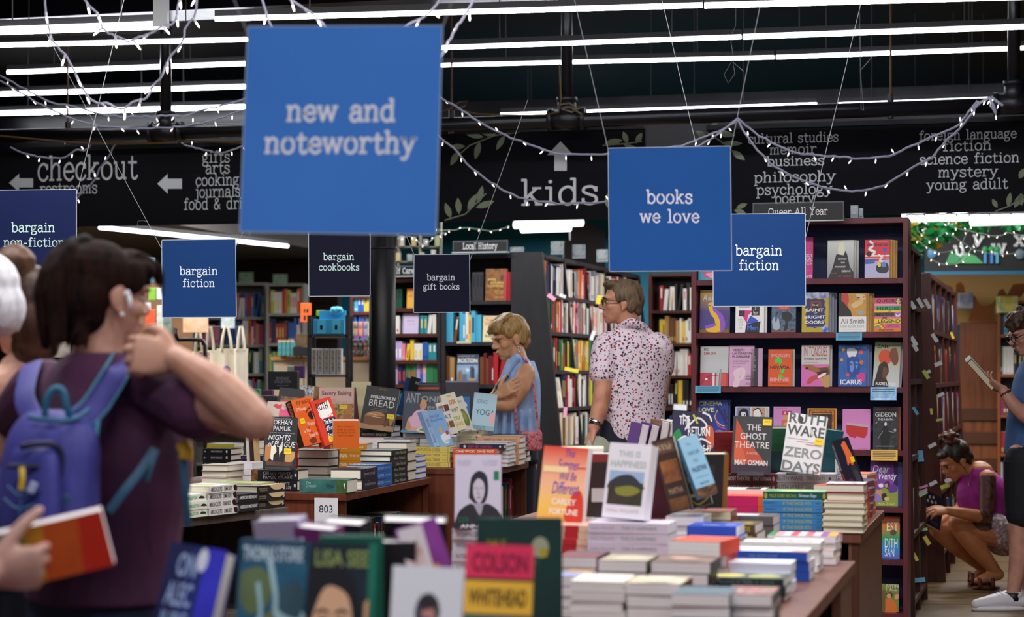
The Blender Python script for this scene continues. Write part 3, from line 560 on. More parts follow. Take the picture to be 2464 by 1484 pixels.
# ---------------------------------------------------------------- books
PG = 'ece6d8/dcd5c4/1;r=.8;v=3,420,3'; PGW = 'f2f0f2/dedce2/1;r=.8;v=3,420,3'; PGC = 'e6dcc0/d2c6a6/1;r=.8;v=3,420,3'
PGS = {'c': PG, 'w': PGW, 'y': PGC}
def art_mb(art, w, h, face, t, mb):
    """print on a cover; coordinates in percent from the top left of the face"""
    def q(u, v, k):
        u /= 100; v /= 100; e = .0003+.00006*k
        if face == 'f': return ((u-.5)*w, -e, h*(1-v))
        if face == 's': return (-w/2-e, t*v, h*(1-u))
        return ((.5-u)*w, t+e, h*(1-v))
    for k, it in enumerate(x for x in art.split('|') if x):
        a = it.split(' '); c = a[0]
        if c in 'TBIN':
            x0, y0, x1, y1 = map(float, a[1:5]); m = a[5]; tx = ' '.join(a[6:]).replace('~', '\n')
            vs, fs, L = font_geo(tx, {'T': 0, 'B': .022, 'I': 0, 'N': -.012}[c], .25 if c == 'I' else 0)
            mb.add([q(x0+(x1-x0)*x, y1-(y1-y0)*y, k) for x, y in vs], fs, m)
        elif c == 'R':
            x0, y0, x1, y1 = map(float, a[1:5]); mb.add([q(x0,y1,k), q(x1,y1,k), q(x1,y0,k), q(x0,y0,k)], [(0,1,2,3)], a[5])
        elif c == 'E':
            cx, cy, rx, ry = map(float, a[1:5]); mb.add([q(cx+rx*math.cos(i*math.pi/10), cy-ry*math.sin(i*math.pi/10), k) for i in range(20)], [tuple(range(20))], a[5])
        elif c == 'G':
            ps = [tuple(map(float, p.split(','))) for p in a[2:]]; mb.add([q(*p, k) for p in ps], [tuple(range(len(ps)))], a[1])
        elif c == 'S':
            ps = crom([tuple(map(float, p.split(','))) for p in a[2:]+a[2:3]], 4)[:-1]; mb.add([q(*p, k) for p in ps], [tuple(range(len(ps)))], a[1])
        elif c == 'L':
            ps = crom([tuple(map(float, p.split(','))) for p in a[3:]], 4); vs, fs = ribbon(ps, float(a[2])); mb.add([q(*v, k) for v in vs], fs, a[1])
    return mb
MC = {}
def book(label, w, h, t, cov, M, art='', spine='', hard=True, pg='c', stick=None, group=None, back='', name='book', key=None):
    if name == 'book': name = 'hardback_book' if hard else 'paperback_book'
    o = D.objects.new(name, None); C.objects.link(o); o.matrix_world = M; o.empty_display_size = .05; tag(o, label, 'book', group)
    if key and key in MC: ms = MC[key]
    else:
        b = .0026 if hard else .0007; g = .0035 if hard else .0004; x = w/2
        m = MB(); m.uv = (-x, 0, w, h)
        m.box(-x, 0, 0, x, b, h, cov); m.box(-x, t-b, 0, x, t, h, cov); m.box(-x, b, 0, -x+b*1.5, t-b, h, cov); c = m.mesh('cover')
        m = MB(); m.box(-x+b*1.5+.0002, b+.0001, g, x-g, t-b-.0001, h-g, PGS[pg]); p = m.mesh('pages')
        pr = None
        if art or spine or back:
            m = MB(); m.uv = (-x, 0, w, h)
            if art: art_mb(art, w, h, 'f', t, m)
            if spine: art_mb(spine, w, h, 's', t, m)
            if back: art_mb(back, w, h, 'b', t, m)
            pr = m.mesh('cover_print')
        st = None
        if stick:
            m = MB(); s0, s1 = stick; art_mb('R %g %g %g %g f2d21a;r=.4|T %g %g %g %g c03020 SALE' % (s0, s1, s0+22, s1+11, s0+4, s1+2.5, s0+18, s1+6), w, h, 'f', t, m); m.v = [(v[0], v[1]-.0016, v[2]) for v in m.v]; st = m.mesh('sale_sticker')
        ms = [('cover', c), ('pages', p), ('cover_print', pr), ('sale_sticker', st)]
        if key: MC[key] = ms
    for n, me in ms:
        if me: q = D.objects.new(n, me); C.objects.link(q); q.parent = o
    return o
R_ = math.radians
def RX(a): return Matrix.Rotation(R_(a), 4, 'X')
def RY(a): return Matrix.Rotation(R_(a), 4, 'Y')
def RZ_(a): return Matrix.Rotation(R_(a), 4, 'Z')
TD = math.degrees(TH)
def face(label, bx, by, Y, wp, hp, t, cov, art='', tilt=8, yaw=0, roll=0, spine='', hard=False, pg='c', stick=None, group=None, back='', flip=False):
    """book shown face out: bottom centre pixel, distance, size in pixels"""
    if group == 'face-out cookbooks': Y *= 1.055
    k = Y/F; M = Matrix.Translation(P(bx, by, Y)) @ RY(roll) @ RZ_(yaw) @ RX(-tilt)
    if flip: M = M @ Matrix.Translation((0, 0, 0)) @ RZ_(180)
    return book(label, wp*k, hp*k/math.cos(R_(tilt)), t, cov, M, art, spine, hard, pg, stick, group, back)
FLAT = Matrix(((0,0,-1,0),(1,0,0,0),(0,-1,0,0),(0,0,0,1)))
SIDE = {'s': 0, 'f': 180, 't': 90, 'b': -90}
def fit(c):
    g = [x.strip() for x in c if len(x.replace('-', ' ').split()) <= 16]
    return g[-1] if g else c[0]
POS = lambda i, n: 'only one' if n == 1 else 'topmost' if i == n-1 else 'lowest' if i == 0 else nth(n-1-i)+' from top'
def pile(n, px, py, zb, L, D_, T, side, cov, art='', spine='', label='', yaw=None, hard=True, pg='c', where='', jit=1.5, group=None, Y=None, stick=None, seed=None):
    """flat stack; the side that faces the viewer stands on pixel px,py at height zb; L its length, D_ depth"""
    if yaw is None: yaw = -TD
    p = table_xy(px, py, zb) if Y is None else Vector(((px-CX)*Y/F, Y, 0)); rn = random.Random(seed or int(px*7+py))
    c = p+Matrix.Rotation(R_(yaw), 3, 'Z') @ Vector((0, D_/2, 0)); ff = RZ_(SIDE[side])
    h, w = (L, D_) if side in 'sf' else (D_, L); pre = Matrix.Translation((0, 0, -h/2)); key = (w, h, T, cov, art, spine); out = []
    for i in range(n):
        M = Matrix.Translation((c.x+rn.uniform(-1, 1)*.003*jit, c.y+rn.uniform(-1, 1)*.003*jit, zb+i*T+.0004*(i+1))) @ RZ_(yaw+rn.uniform(-1, 1)*jit) @ ff @ Matrix.Translation((0, 0, T)) @ FLAT @ Matrix.Translation((0, 0, -h/2))
        lb = fit([label, label+' '+where]) if n == 1 else fit([label+', '+POS(i, n), label+', '+POS(i, n)+' of its pile', label+', '+POS(i, n)+' of its pile '+where])
        out.append(book(lb, w, h, T*.985, cov, M, art, spine, hard, pg, stick if i == n-1 else None, group, '', 'book', key))
    return out
# ---------------------------------------------------------------- maroon bookcase, face-out novels
def plane_Y(px, ox, oy, off): a = (px-CX)/F; return (oy+off*math.cos(TH)+ (ox+off*math.sin(TH))*math.tan(TH))/(1+a*math.tan(TH))
QO = (QX*1.0, QY)
def qf(label, x0, x1, top, row, t, cov, art, tilt=7, roll=0, yaw=0, copies=0, ccol=None, hard=False, spine='', pg='c', w_=None):
    z = QZ[row]; bx = (x0+x1)/2; Y = plane_Y(bx, QO[0], QO[1], .05); k = Y/F
    base = HZ-(z+.003-EYE)/k; o = None
    ww = (w_ or (x1-x0))
    for c in range(copies, -1, -1):
        M = Matrix.Translation(P(bx, base, Y)+dv*(t+.003)*c+lv*.012*c) @ RY(roll) @ RZ_(-TD+yaw) @ RX(-tilt)
        lb = label if c == 0 else ' '.join((('%s copy behind the ' % nth(c) if copies > 1 else 'second copy just behind the ')+label.split(',')[0].split(' with ')[0]+', '+('top', 'second', 'third', 'fourth', 'fifth', 'sixth', 'seventh')[row]+' shelf').split()[:16])
        book(lb, ww*k, (base-top)*k/math.cos(R_(tilt)), t, ccol if c and ccol else cov, M, art if c == 0 else '', spine, hard, pg, None, 'novels on the maroon bookcase')
qf('cyan and pink illustrated paperback half hidden by the blue signs', 1680, 1735, 582, 0, .018, '3aa0c0', 'S d04a7a 10,70 45,80 80,62 95,80 90,96 60,98 30,92|S e8a0b0 30,85 60,80 85,88 60,96')
qf('magenta paperback with white lettering on the top shelf', 1897, 1955, 570, 0, .018, 'b0186e/d82890/60', 'T 52 40 98 48 f4e6f0 OLOGY|T 58 49 98 57 f4e6f0 TICAL|T 52 58 95 66 f4e6f0 ITICS|T 70 92 96 97 f4e6f0 um')
qf('pale grey paperback with a black mountain shape', 1991, 2053, 577, 0, .016, '8c8f92>dadcda', 'S e4e6c8 45,8 60,5 66,18 64,34 50,40 40,30|G 15161a 2,100 18,76 30,46 34,36 62,40 68,28 76,38 86,70 100,84 100,100|T 40 46 74 52 e8e8e8 dinner|T 52 57 66 61 e8e8e8 on|T 30 67 70 72 e8e8e8 monster|T 55 77 88 84 e8e8e8 island|T 12 84 36 88 c03038 tania|T 42 91 90 97 c03038 de rozario', copies=2)
qf('red, white and lilac paperback with a car and curling smoke', 2081, 2140, 576, 0, .018, 'd8283c', 'G b8b4dc 0,60 100,52 100,100 0,100|R 0 40 100 44 f4e8e8|R 0 47 100 49 f4e8e8|L f6eef0 7 20,4 34,14 18,24 40,32 30,40|L f6eef0 5 55,40 70,46 60,54 78,58|G 3a62b8 2,52 40,50 40,62 2,64|S 22242c 45,70 62,62 90,62 96,80 80,88 50,84|S e8d040 50,62 60,58 66,68 56,72|S 6088d0 66,60 80,58 84,70 72,72|B 8 10 92 17 3a1018 AFTERPARTIES|E 80 26 8 5 4a50c0|R 79 30 81 48 4a50c0|E 17 37 10 7 1c1c1c|I 5 93 85 99 e8d040 Anthony|T 40 3 90 5 f0d0d0 NEW YORK TIMES BESTSELLER', copies=3, ccol='c8902a')
qf('purple and yellow paperback with a crouching yellow nude', 1683, 1755, 697, 1, .016, '3a3488>4a3a80>c8a020', 'I 10 13 48 24 d8d4e0 Res|R 0 92 100 100 7a5a10|S e8b818 27,32 40,28 46,38 44,46 56,54 66,66 70,84 74,96 56,96 50,70 38,58 30,44|S 8a50c8 42,27 48,34 50,44 74,56 86,78 80,96 70,96 68,74 56,56 44,48|S e8b818 20,86 50,84 66,92 60,99 26,97|S 8a50c8 18,84 48,78 56,82 40,88 20,90|L 2a1a40 1.5 30,36 36,37|L 7a5810 1.5 85,98 88,80 92,70|L 7a5810 1.5 92,98 95,82', spine='')
qf('white paperback with pink, blue and black triangles', 1769, 1838, 702, 1, .02, 'eceaea', 'R 12 25 50 38 1a1620|B 14 27 46 36 c02890 BI|G d83080 12,44 60,46 44,58 40,78|G 2a50c0 52,58 80,70 74,76 38,78|R 12 46 32 60 2a1830|R 56 20 84 58 16161c|T 58 22 82 56 e8e8ec Perspectives~on~Pleasure|G 16161c 38,80 88,72 84,100 34,100|B 42 82 80 94 3a70d8 Men|T 10 66 28 90 8a8a90 a a a a~b b b~a a a~a a', copies=1)
qf('dark blue painted paperback with a red label', 1856, 1914, 704, 1, .018, '31415e/56708c/1c2434/40', 'R 26 26 76 44 c03022|T 34 30 68 34 e0b8a0 JOHN|T 32 37 70 41 e0b8a0 CONEY|S 14161e 40,50 66,48 84,56 80,70 70,72 66,92 50,96 58,74 46,66|S a8b4c0 2,72 12,60 18,76 28,62 34,90 10,92|R 0 96 100 100 8a4030', copies=0)
qf('yellow and blue paperback with a spiked blue frame', 1929, 1993, 703, 1, .022, 'b8a428', 'R 0 0 100 14 d8dce8/3a58b0/30|R 74 84 100 100 d8dce8/3a58b0/30|G 1c2a6a 16,18 26,14 36,18 50,14 64,18 78,15 86,22 84,32 90,40 84,50 90,60 84,70 88,80 78,88 66,86 50,90 34,87 20,88 14,78 18,68 12,58 18,48 12,38 18,28|R 32 22 72 50 7a3a1e|S 2a1a1c 40,50 40,32 52,26 64,32 64,50|T 38 30 62 34 e8e4d8 THE|B 14 40 82 48 eeeade SAINT|T 46 50 58 53 e8e4d8 OF|B 10 58 88 66 eeeade BRIGHT|B 14 71 82 79 eeeade DOORS|T 20 86 80 88 c8c8d0 VAJRA CHANDRASEKERA', copies=3, ccol='8a92a8')
qf('cream and gold paperback with a painted hand and a white title band', 2018, 2084, 705, 1, .018, 'c08a34/d09c44/50', 'S c8402e 10,2 30,0 36,14 34,34 42,46 30,44 14,24|R 0 0 10 60 2a1c18|G 1a1412 0,18 16,22 44,46 48,60 0,60|S e0bc88 44,30 62,20 84,16 88,24 70,34 52,38|S e8c898 60,2 90,4 96,16 80,16 66,10|E 72 11 5 1.6 3a2a20|E 90 10 4 1.6 3a2a20|E 80 50 10 7 9aa8a8|R 0 60 100 100 e8e8e6|T 8 66 92 78 3a3a3e Ali Smith|N 8 81 92 89 5a5a60 how to be both|T 14 93 86 95 a0a0a8 winner of the baileys prize', copies=3)
qf('rainbow banded paperback titled with heroes and legend', 2104, 2167, 716, 1, .022, 'e07090', 'R 0 0 100 16 d84a6a|B 8 4 78 15 1a1420 QUEER|R 80 2 100 18 3a3a98|L f0e020 6 92,4 86,10 94,11 88,17|R 0 18 100 23 f0a0c0|R 6 24 100 37 28a858|B 10 26 96 36 141418 HEROES|R 0 37 100 43 f0c040|T 52 38 64 43 1a1420 OF|R 0 43 76 55 5a3a30|B 8 44 68 54 1a1016 MYTH|R 76 43 100 56 9a70d0|S f0e8f4 80,46 88,52 98,46 94,55 82,55|R 30 57 48 61 1a1420|R 0 62 100 75 e8d020|B 14 63 98 74 141418 LEGEND|L e03a2a 5 2,78 20,76 40,90|L 3ab060 5 2,84 16,82 30,95|L e8d020 5 2,81 18,79 35,92|R 0 90 100 100 e07828|B 18 92 74 98 2a1420 DAN JONES|T 44 78 94 88 7a2a58 A CELEBRATION OF~GODS AND SAINTS', copies=1, ccol='b84a20')
qf('white novel with small red and black title over a pink strip', 1684, 1752, 833, 2, .014, 'bfc0c2', 'R 0 0 100 64 c6c8ca|R 0 66 100 100 c43a52|B 12 5 28 11 1a1a1c PIG|B 12 14 56 21 b82a34 SAM SAX|R 44 66 52 100 e4e4e6|G c0c4c8 56,100 60,56 68,54 66,100|G 9aa0a8 68,100 70,56 76,56 74,100|L 1a1014 1.2 6,92 20,80 34,74 30,90|L 1a1014 1.2 34,74 64,72|E 22 82 5 3 f4ecec|R 76 68 92 100 d85a42', copies=0)
qf('pink paperback with bold black title and a pale sculpture', 1754, 1814, 831, 2, .02, 'd8a8cc', 'B 12 8 60 14 1a1418 WE BOTH|B 12 16 90 22 1a1418 LAUGHED IN|B 12 24 82 30 1a1418 PLEASURE|T 12 37 78 40 3a2a34 THE SELECTED DIARIES|T 12 42 66 45 3a2a34 OF LOU SULLIVAN|T 12 50 44 53 8a6a80 1961-1991|S e8ccd8 30,56 56,54 66,64 58,82 44,86 38,100 16,100 22,80 16,66|L b890a8 1.5 46,58 48,70 40,80|T 66 72 88 84 3a2a34 edited by~ellen martin|T 66 90 88 96 6a4a60 intro by~zach ozma', copies=0)
qf('dark grey back cover edge with a pink spine, beside the pink paperback', 1806, 1834, 838, 2, .02, '2e2e34', 'R 62 0 100 100 c89ac0|T 10 20 40 60 8a8a90 a~b~c~d~e')
qf('orange paperback with pink letters and a green flower', 1848, 1905, 840, 2, .018, 'e0581c', 'B 10 12 90 21 e8a8b8 IMOGEN|B 8 44 90 53 2a1810 NEVADA|B 8 76 88 86 e8a8b8 BINNIE|L 2ac83a 3 44,30 50,50 56,66 66,80|S 38d848 42,20 50,24 44,30|S 38d848 28,26 42,28 42,34 30,36|S 38d848 56,26 46,30 48,36 58,36|S 38d848 34,20 42,24 40,30|S 38d848 58,54 68,50 66,62 56,64|S 38d848 44,68 54,70 56,76 44,76|T 14 91 84 93 6a2a10 WITH A NEW AFTERWORD', copies=1, ccol='c8c0b0')
qf('pink and white paperback with an open dog mouth', 1928, 1995, 830, 2, .018, 'cfcac8', 'T 8 4 92 27 b01c34 IN TONGUES|B 8 31 92 36 1a1a20 THOMAS GRATTAN|T 8 41 60 43 4a4a50 AUTHOR OF THE RECENT EAST|R 0 46 100 100 d870b8|S a06a34 4,50 30,47 60,54 90,52 100,50 100,64 80,70 50,66 20,58|S 6a3c1c 60,56 90,54 100,60 100,70 84,72|S c89858 64,80 90,74 100,72 100,100 80,100 74,90|S c84a50 18,92 30,78 60,70 84,68 78,78 50,84 30,94|S f0e4e0 58,76 82,66 88,70 64,80|E 20 56 6 3 2a1810|G 3a1c14 52,66 90,60 96,64 60,72', copies=1)
qf('blue paperback with a painted bust and white title', 2017, 2084, 829, 2, .02, '2a58a8/3468b8/30', 'S e8e8f0 30,10 50,8 66,14 60,28 44,32 32,24|S 2048a0 30,34 50,28 74,34 80,52 70,72 50,78 34,68|S 6a98d8 40,42 50,38 56,52 50,66 42,60|S 6a98d8 60,40 70,42 68,54 62,56|L 14306a 2 40,46 50,47|L 14306a 2 60,46 70,47|E 80 18 8 5 e85a50|E 18 12 6 4 e8b020|E 12 36 5 4 e8a030|E 82 42 7 5 e07020|S d83a90 62,74 90,66 96,84 80,88|E 34 72 6 4 e85040|B 8 83 84 95 f4f4f8 ICARUS|T 40 4 74 7 90b8e8 K. ANCRUM', copies=2, ccol='6078b0')
qf('white paperback with two dark profiles and an orange sun', 2100, 2162, 822, 2, .018, 'cdd0d0>c0c4c0>b8b090>70805a', 'E 42 34 26 17 d8481c|S 7a3e20 62,16 80,12 90,26 92,44 80,52 70,46 62,38 56,30|S 24140c 20,52 40,44 54,52 58,68 50,80 60,100 6,100 10,80|S 6a3a22 36,56 50,58 54,70 48,82 36,78|B 8 6 56 14 2a2a1c ZAMI|T 60 4 96 9 5a5a50 A NEW SPELLING~OF MY NAME|B 10 90 88 97 f0eee6 AUDRE LORDE', roll=3, copies=1, ccol='b8bcc0')
qf('blue paperback with yellow white title and swirling hair', 1675, 1748, 962, 3, .02, '1c2c8c/2440a8/20', 'B 6 3 84 12 cfe0b0 CINEMA|B 6 16 56 25 e8e8a0 LOVE|L e8d030 2 70,20 60,36 76,50 92,54|L e04a90 2 62,30 70,52 96,60|L 101860 7 64,12 84,30 98,50|L 40c0e0 2 66,70 50,80 60,96|L 101860 6 90,20 98,38|S 3a90e0 56,66 76,62 92,70 96,100 60,100', copies=1)
qf('black and white comic paperback with framed faces', 1768, 1843, 978, 3, .016, 'e4e4e6', 'R 3 2 48 60 8a86b0|R 52 2 97 60 c8a088|S 141418 10,14 24,4 40,10 44,26 50,60 4,60 8,34|S e8e8ea 18,14 32,14 34,28 22,30|S f0f0f0 60,8 76,6 82,20 74,30 60,24|L 141418 3 58,10 74,4 86,18|S 141418 56,30 80,34 96,28 97,60 54,60|E 30 20 2 2 141418', copies=1)
qf('lilac pink paperback with a red perfume bottle', 1860, 1925, 978, 3, .014, 'd08cc8', 'R 32 10 68 20 c83a60|R 38 20 62 30 e0a040|R 30 32 70 62 d86a50|S e8a060 38,40 60,36 64,58 40,60|T 10 3 50 5 8a4a80 A NOVEL|R 40 12 46 18 f0c0d0')
qf('yellow framed paperback with an ornate red and blue border', 1942, 2012, 982, 3, .018, 'd8a01c', 'R 5 3 95 97 8a2c18|R 9 6 91 94 d88828/8a3018/80|R 16 10 84 90 1c1410/4a2a18/40|R 18 12 82 14 d89838|R 18 86 82 88 d89838', copies=0)
qf('pink paperback with red briefs', 2027, 2093, 984, 3, .018, 'dc88c8', 'G c82a28 14,38 92,42 90,62 80,72 60,70 54,66 46,72 26,68 14,58|G b8b8bc 16,34 94,40 93,45 15,39|L 8a1818 1.2 54,54 54,66|T 60 95 90 98 a04a90 a novel')
qf('black paperback with a skull faced figure and white title', 2101, 2160, 979, 3, .024, '1a1a1e/34343a/14141a/30', 'T 12 3 84 8 a83820 TAMSYN MUIR|B 8 12 92 23 d8d8d8 GIDEON|B 18 27 80 32 d8d8d8 THE NINTH|E 50 40 5 4.5 e0e0e0|S 0a0a0c 40,46 60,46 70,66 60,100 36,100 30,66|L 8a8a90 2 20,74 40,56|L 8a8a90 2 60,56 84,60|E 88 54 5 4 a8a8ac|L c8c8cc 1.5 8,40 16,36|T 12 90 84 93 a8a8a8 UNPUTDOWNABLE AND RIOTOUS', copies=1, ccol='c04a20')
qf('purple paperback with white script and two people on grass', 2094, 2160, 1109, 4, .02, '7a3c9e/8444aa/20', 'R 0 60 100 100 8a9a3a|G 7a3c9e 0,60 30,64 60,58 100,62 100,56 0,54|I 8 10 70 26 f0ecf4 Dear|I 30 26 94 46 f0ecf4 Wendy|S 2a1840 50,50 64,44 72,52 68,62 56,60|S c89878 52,52 62,50 62,58 54,58|S 5a2a90 62,56 90,52 98,66 70,70|S c8946c 20,66 40,64 46,74 30,80|S 281420 40,74 56,72 62,86 46,88|S 9878c8 14,72 34,76 40,90 16,88|E 60 84 9 5 d8b868|S f0ecf4 30,52 44,50 46,58 32,58|T 28 92 88 97 f0d8a0 Ann Zhao', pg='w')
qf('thin indigo copy behind the purple paperback', 2150, 2171, 1112, 4, .016, '2a2870', '')
qf('orange to blue striped novel with white capitals', 2100, 2164, 1243, 5, .02, '4a6ac8>2a8ad0>2a9a5a>c87a28>c84a20', 'T 52 14 94 34 f0e8e0 EST|T 45 52 92 74 f0f0f4 DITH|T 45 76 80 95 f0f0f4 SAN|E 76 38 12 7 5a4a30', spine='')
qf('yellow green novel with a person in an orange coat', 2098, 2162, 1405, 6, .02, '8a8a3a/6a7a30/30', 'T 50 2 98 12 ece6c8 ARTIN|T 50 13 92 24 ece6c8 T ALL|S 3a2018 52,34 72,30 76,44 60,48|S d8a078 56,36 70,36 70,50 58,50|S d8702a 44,60 66,52 86,64 94,100 40,100|S e0a080 84,40 98,36 98,52 86,54|R 0 24 50 100 6a5a28', spine='')
# shelf talkers
def talker(px, py, wp, hp, Y, col, label, lean=-12, rz=-TD, lines=True, roll=0):
    k = Y/F; t = thing('shelf_tag', label, 'tag', tuple(P(px, py, Y)), 0, None); t.matrix_world = Matrix.Translation(P(px, py, Y)) @ RZ_(rz) @ RY(roll) @ RX(lean)
    m = MB(); m.box(-wp*k/2, -.001, -hp*k, wp*k/2, 0, 0, col); m.obj('card', t)
    if lines:
        m = MB()
        for i in range(5): m.box(-wp*k*.43, -.0016, -hp*k*(.2+.15*i), wp*k*(.43-.08*(i == 4)), -.0011, -hp*k*(.14+.15*i), '3a4a5a')
        m.obj('handwriting', t)
    return t
qy = lambda px: plane_Y(px, QO[0], QO[1], -.006)
talker(2043, 800, 62, 19, qy(2043), '2a9cc8;r=.3', 'cyan shelf tag under the gold painted-hand paperback')
talker(1704, 928, 62, 18, qy(1704), '2aa4cc;r=.3', 'cyan shelf tag under the white and pink-strip novel')
talker(2126, 931, 62, 32, qy(2126), '3a90dc/9ad0f4/20;r=.1', 'glossy blue shelf tag under the profiles paperback')
talker(2128, 1082, 63, 26, qy(2128), 'eab01e;r=.4', 'orange-yellow shelf tag under the black skull paperback')
# ---------------------------------------------------------------- nearest display: big blurred books at the picture's lower edge
ZB = ZT+.006
def fb(label, bx, top, Y, wp, h, t, cov, art, tilt=15, roll=0, yaw=0, **kw):
    """front display: bottom rests on the table; bx = pixel of the bottom centre"""
    py = HZ+(EYE-ZB)*F/Y; k = Y/F
    M = Matrix.Translation(P(bx, py, Y)) @ RY(roll) @ RZ_(yaw) @ RX(-tilt)
    if kw.pop('flip', 0): M = M @ RZ_(180); h = (EYE-(top-HZ)*k-ZB)/math.cos(R_(tilt))
    return book(label, wp*k, h, t, cov, M, art, group='front display books', **kw)
fb('thick blue novel with pale capitals and a bright violet edge', 398, 1275, 3.45, 150, .262, .05, '16205a>1c2c78>18246a', 'R 66 0 100 100 3a3ad8/2a2ab0/8|G 141c50 0,0 40,0 36,40 40,100 0,100|B 20 6 54 22 9ab0e0 ON|B 10 26 56 42 9ab0e0 ALEC|B 8 46 56 62 90a8d8 JURE|B 4 66 54 82 90a8d8 AGIN|E 62 9 9 8 d8dcf0', 12, 8, -16, hard=True, pg='w')
fb('teal novel with mossy stones and white water on its cover', 640, 1285, 3.5, 165, .262, .03, '1c4a6a/2a6a8a/12', 'R 0 0 100 14 14405e|B 6 4 94 14 c0d4e4 THOMAS STORIE|S 62744e 4,22 30,18 50,28 44,44 20,50 4,40|S 6a7850 36,52 60,46 74,58 66,78 44,80 34,66|S 3a5a6a 62,30 90,28 98,44 80,52 64,46|S 68745a 8,58 26,56 32,74 18,86 4,78|S 566848 70,72 96,66 99,92 76,98|L a8ccd8 7 46,14 56,36 60,50 90,56 98,50|L 9ac4d8 6 30,30 36,50 30,60 34,90|L 8ab8d0 5 60,76 62,98|S 5a6e56 38,84 58,84 60,99 36,99', 10, 2, 0, hard=True)
fb('dark novel with a close-up of a young woman and pale green capitals', 812, 1290, 3.45, 165, .262, .032, '10202e/1a2a38/6', 'R 88 0 100 100 12705c|S dcae8e 18,36 30,27 50,26 64,36 68,56 62,80 46,100 20,100 8,78 7,54|S 14141c 0,16 36,17 62,20 78,44 80,100 68,100 69,62 62,38 44,30 26,30 12,42 6,60 4,100 0,100|S c8967a 8,60 14,54 16,90 10,84|E 24 52 7 2.2 2a2022|E 50 52 7 2.2 2a2022|L 3a2824 2.2 14,47 24,45 32,47|L 3a2824 2.2 42,47 52,45 60,47|L b8866a 2.5 36,50 34,64 40,67|S a8484c 26,77 37,75 48,77 38,83|S d8a878 84,40 90,38 88,56 84,58|B 10 5 88 16 8a9a5a LISA SEE|T 4 55 30 68 e8e4e4 LADY|T 50 57 82 70 e8e4e4 TAN|T 40 84 88 95 e8e4e4 CIRCLE', 9, 2, 3, hard=True, pg='w')
fb('white novel with a dark keyhole figure on its cover', 1014, 1362, 3.4, 172, .225, .03, 'e4e8f4', 'S 4a4650 34,80 40,52 34,36 40,24 54,20 66,25 70,36 62,52 72,80|S c88a80 44,34 60,32 62,44 50,50|S 2a5a9a 44,38 60,40 58,46 46,46|S a03a44 42,58 58,54 62,80 40,80|E 52 27 13 5 2e2a30', 9, 2, -4, hard=True)
fb('novel with pink and yellow bands and bold dark capitals', 1190, 1330, 3.55, 165, .25, .03, 'eab83c', 'R 0 0 100 24 e0305c|R 0 24 100 26 3a2a2a|R 0 50 100 52 2a2a3a|R 0 52 100 55 1a8a78|R 0 55 100 57 2a2a3a|R 0 86 100 100 e8604a|B 10 6 92 20 6a1434 COLSON|B 6 32 92 44 4a3410 WHITEHEAD|B 12 62 86 78 3a2a10 CROOK|E 8 68 5 8 2aa888|L 8a6a10 2 4,60 30,58 60,60 94,58', 9, 2, -2, hard=True, pg='w', spine='R 0 0 100 100 c02030')
fb('dark green hardback facing away with a small round badge', 1250, 1245, 4.05, 205, .262, .03, '0e3438/10403c/5', '', 0, 0, 0, hard=True, pg='w', flip=True, back='R 0 80 100 100 2a6a2c/1a4a34/8|T 12 16 34 21 b0a818 SALE|E 74 22 10 8 a8b09a|E 78 26 5 4 b8a828|T 12 30 74 36 3a6a66 the critics say')
fb('purple and orange novel leaning over a white spined copy', 1118, 1222, 3.75, 105, .29, .022, '6e2a80/8a3a98/9', 'S d88a3a 40,34 70,30 84,54 70,84 44,76|S c89aa0 30,60 50,54 60,90 34,98|S e8b060 10,80 30,74 34,98 8,98', 10, -17, 14, hard=True, pg='w')
fb('white spined novel with orange letters leaning beside the purple one', 1082, 1262, 3.7, 60, .28, .03, 'd8d0d8', 'T 20 14 80 40 d87858 JOY~LEE|T 24 46 76 90 d87858 BLUE~ROOM', 8, -16, 2, hard=False)
# row of books behind, leaning away with page tops towards the viewer
def back_row(bx, top, Y, wp, t, cov, label, roll=0, yaw=0, tilt=24, pg='w', h=.235, back='', z0=ZT+.004):
    k = Y/F; zt = EYE-(top-HZ)*k; hh = h; zb = zt-hh*math.cos(R_(tilt)); p = P(bx, top, Y); p.z = zb; p.y += 0
    M = Matrix.Translation(p+Vector((0, hh*math.sin(R_(tilt)), 0))) @ RY(roll) @ RZ_(yaw) @ RX(tilt) @ RZ_(180)
    return book(label, wp*k, hh, t, cov, M, '', '', True, pg, None, 'front display books', back)
fb('lavender paperback turned away, first of the dark row behind', 740, 1232, 4.05, 125, .235, .035, 'b8aed0', '', -12, -4, -24, pg='w', flip=True)
fb('plum hardback turned away beside the lavender paperback', 806, 1254, 4.0, 110, .24, .04, '7a3476', '', -14, 3, -28, hard=True, pg='w', flip=True, back='R 0 0 100 100 7c3278/8a4084/10')
fb('black hardback turned away in the middle of the row', 872, 1240, 4.1, 110, .245, .045, '15131c', '', -14, 2, -25, hard=True, pg='w', flip=True)
fb('black hardback with a broad white page top, next to the purple novel', 985, 1232, 4.0, 150, .24, .045, '141216', '', -14, 2, 4, hard=True, pg='w', flip=True, back='R 20 30 60 50 3a3a40')
fb('dark grey paperback turned away under the orange lettered spine', 955, 1290, 3.8, 120, .2, .03, '24222a', '', -10, 0, -6, pg='w', flip=True)
fb('green backed paperback behind the young woman cover', 850, 1282, 3.75, 150, .215, .025, '10604e', '', -6, 0, 0, pg='w', flip=True)
fb('deep blue paperback behind the stones cover', 660, 1292, 3.8, 150, .205, .025, '143c5c', '', -6, 0, 0, pg='w', flip=True)
